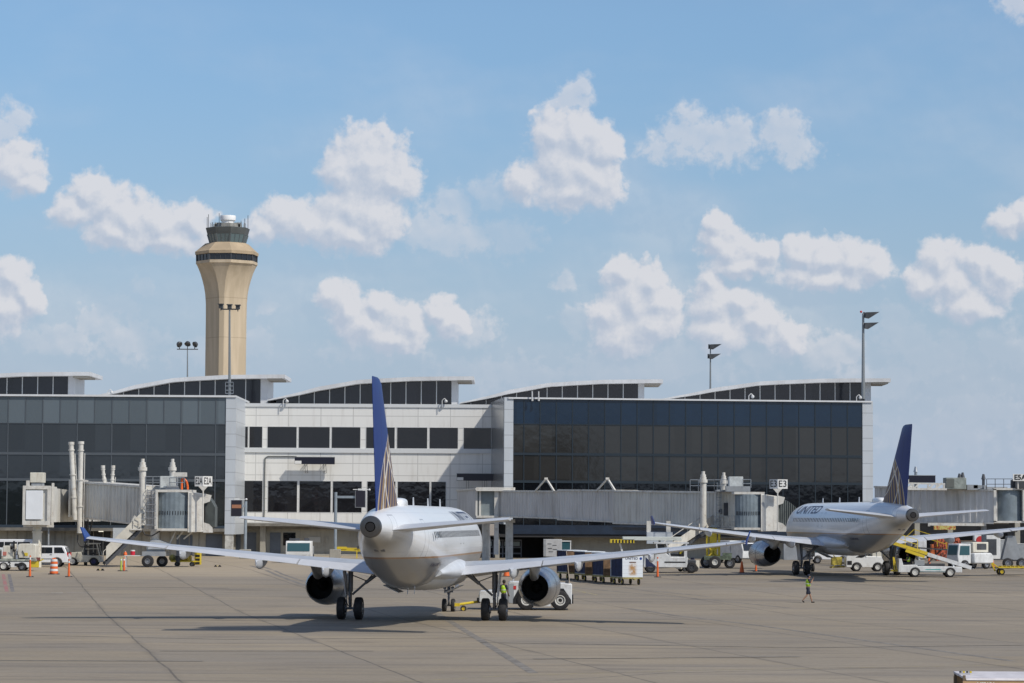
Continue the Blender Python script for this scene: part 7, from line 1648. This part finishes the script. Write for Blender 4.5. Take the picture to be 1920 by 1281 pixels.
def person(label, loc, rz, J, skinm, long_trousers=True, scale=1.0, cap=False):
    """J: joint positions in metres, +x forward, +y left"""
    p = thing('person', label, 'person', loc, rz); p.scale = (scale,)*3
    g_ = lambda k: Vector(J[k])
    pts = [(*g_('pelvis'), (.125, .10)), (*g_('waist'), (.12, .095)), (*g_('chest'), (.15, .115)), (*g_('neck'), .058), (*(g_('head')-Vector((0, 0, .06))), .062), (*g_('head'), (.082, .095)), (*(g_('head')+Vector((-.005, 0, .085))), .07)]
    edges = [(0, 1), (1, 2), (2, 3), (3, 4), (4, 5), (5, 6)]
    i0 = len(pts); pts.append((*(g_('head')+Vector((.10, 0, -.015))), .014)); edges.append((5, i0))     # nose
    for s_ in (-1, 1): i0 = len(pts); pts.append((*(g_('head')+Vector((-.005, s_*.092, -.01))), .014)); edges.append((5, i0))   # ears
    for s_, n_ in ((1, 'l'), (-1, 'r')):
        i0 = len(pts); sh, el, wr = g_('sh_'+n_), g_('el_'+n_), g_('wr_'+n_); pts.extend([(*sh, .062), (*sh.lerp(el, .5), .050), (*el, .040), (*el.lerp(wr, .35), .040), (*wr, .026)]); edges.extend([(2, i0), (i0, i0+1), (i0+1, i0+2), (i0+2, i0+3), (i0+3, i0+4)])
        dv = (wr-el).normalized(); hand(pts, edges, i0+4, wr, dv, Vector((0, 0, 1)) if abs(dv.z) < .8 else Vector((1, 0, 0)))
        i0 = len(pts); hp, kn, an = g_('hip_'+n_), g_('kn_'+n_), g_('an_'+n_); toe = g_('toe_'+n_)
        pts.extend([(*hp, .092), (*hp.lerp(kn, .5), .076), (*kn, .056), (*kn.lerp(an, .35), .056), (*an, .036), (*(an.lerp(toe, .35)-Vector((0, 0, .02))), .036), (*toe, .03)]); edges.extend([(0, i0)]+[(i0+k, i0+k+1) for k in range(6)])
    bd = skin('body', pts, edges, [skinm], p)
    # clothing
    cl = [(*g_('waist'), (.132, .108)), (*(g_('chest')-Vector((0, 0, .08))), (.158, .125)), (*(g_('chest')+Vector((0, 0, .03))), (.15, .12)), (*g_('neck'), .072)]; ce = [(0, 1), (1, 2), (2, 3)]
    for n_ in 'lr':
        i0 = len(cl); sh, el = g_('sh_'+n_), g_('el_'+n_); cl.extend([(*sh, .074), (*sh.lerp(el, .55), .062), (*sh.lerp(el, .8), .058)]); ce.extend([(2, i0), (i0, i0+1), (i0+1, i0+2)])
    skin('shirt', cl, ce, [NAVY], p)
    cl = [(*(g_('waist')-Vector((0, 0, .10))), (.185, .155)), (*g_('waist').lerp(g_('chest'), .4), (.20, .165)), (*g_('chest'), (.215, .175)), (*(g_('chest')+Vector((0, 0, .13))), (.16, .12))]
    skin('safety_vest', cl, [(0, 1), (1, 2), (2, 3)], [VEST], p)
    b = MB(); c_ = g_('waist').lerp(g_('chest'), .45); b.lathe([(.185, -.02), (.19, 0), (.185, .02)], (c_.x, c_.y, c_.z), 'z', 20); bo = obj('reflective_band', b, VESTB, p)
    cl = [(*g_('pelvis'), (.145, .118)), (*(g_('waist')-Vector((0, 0, .03))), (.132, .108))]; ce = [(0, 1)]
    for n_ in 'lr':
        hp, kn, an = g_('hip_'+n_), g_('kn_'+n_), g_('an_'+n_); i0 = len(cl)
        if long_trousers: cl.extend([(*hp, .108), (*hp.lerp(kn, .5), .09), (*kn, .072), (*kn.lerp(an, .5), .068), (*kn.lerp(an, .93), .06)]); ce.extend([(0, i0)]+[(i0+k, i0+k+1) for k in range(4)])
        else: cl.extend([(*hp, .112), (*hp.lerp(kn, .55), .10), (*hp.lerp(kn, .92), .092)]); ce.extend([(0, i0), (i0, i0+1), (i0+1, i0+2)])
    skin('trousers' if long_trousers else 'shorts', cl, ce, [NAVY], p)
    for n_ in 'lr':
        an, toe = g_('an_'+n_), g_('toe_'+n_); h_ = an-(toe-an).normalized()*.05-Vector((0, 0, .05))
        skin('shoe', [(*h_, .046), (*(an.lerp(toe, .45)-Vector((0, 0, .025))), .05), (*(toe+(toe-an)*.12), .04)], [(0, 1), (1, 2)], [SHOE], p)
    hd = g_('head'); b = MB().ball((hd.x-.018, hd.y, hd.z+.035), .112, (1, .9, 1.0), 16)
    b.f = [f for f in b.f if sum(b.v[i].z for i in f)/4 > hd.z+.02-(.06 if sum(b.v[i].x for i in f)/4 < hd.x-.03 else 0)]; b.mi = [0]*len(b.f)
    obj('cap' if cap else 'hair', b, NAVY if cap else HAIR, p, smooth=60)
    if cap: obj('cap_peak', MB().box((hd.x+.12, hd.y, hd.z+.055), (.1, .13, .015)), NAVY, p)
    return p
WALK = dict(pelvis=(0, 0, .92), waist=(.0, 0, 1.06), chest=(.02, 0, 1.34), neck=(.04, 0, 1.49), head=(.07, 0, 1.63), sh_l=(.02, .17, 1.41), sh_r=(.03, -.17, 1.41), el_l=(.10, .22, 1.16), wr_l=(.26, .18, 1.36), el_r=(.14, -.24, 1.22), wr_r=(.27, -.16, 1.46),
    hip_l=(0, .09, .86), hip_r=(0, -.09, .86), kn_l=(.16, .09, .49), an_l=(.27, .09, .09), toe_l=(.43, .09, .04), kn_r=(-.08, -.09, .48), an_r=(-.36, -.09, .16), toe_r=(-.26, -.09, .035))
person('person in shorts and lime safety vest walking alone on the open apron, hand raised', gnd(1515, 1130.5), R(8), WALK, SKN, False, 1.0, cap=True)
STAND = dict(pelvis=(0, 0, .93), waist=(0, 0, 1.07), chest=(.0, 0, 1.35), neck=(.02, 0, 1.5), head=(.04, 0, 1.64), sh_l=(0, .18, 1.42), sh_r=(0, -.18, 1.42), el_l=(.03, .25, 1.14), wr_l=(.2, .24, 1.0), el_r=(.0, -.24, 1.13), wr_r=(.16, -.22, .96),
    hip_l=(0, .09, .87), hip_r=(0, -.09, .87), kn_l=(.03, .1, .48), an_l=(0, .11, .08), toe_l=(.15, .12, .03), kn_r=(.03, -.1, .48), an_r=(-.02, -.11, .08), toe_r=(.14, -.12, .03))
Lp = gnd(944, 1148); Lp = Vector((at(944.5, 1140, 159.6).x, 159.6, gz(159.6)))
person('person in lime safety vest and dark trousers standing by the white tow tractor', Lp, R(60), STAND, SKD, True, 1.0)
SIT = dict(pelvis=(0, 0, 1.13), waist=(-.02, 0, 1.27), chest=(.03, 0, 1.53), neck=(.06, 0, 1.67), head=(.10, 0, 1.80), sh_l=(.04, .18, 1.60), sh_r=(.04, -.18, 1.60), el_l=(.18, .24, 1.36), wr_l=(.42, .18, 1.38), el_r=(.2, -.24, 1.36), wr_r=(.42, -.16, 1.38),
    hip_l=(.02, .1, 1.10), hip_r=(.02, -.1, 1.10), kn_l=(.44, .13, 1.10), an_l=(.46, .13, .68), toe_l=(.62, .14, .63), kn_r=(.44, -.13, 1.10), an_r=(.46, -.13, .68), toe_r=(.62, -.14, .63))
bl_ = blr.location
person('person in lime safety vest sitting at the controls of the belt loader', (bl_.x-2.0, bl_.y, bl_.z), math.pi, SIT, SKD, True, 1.0)
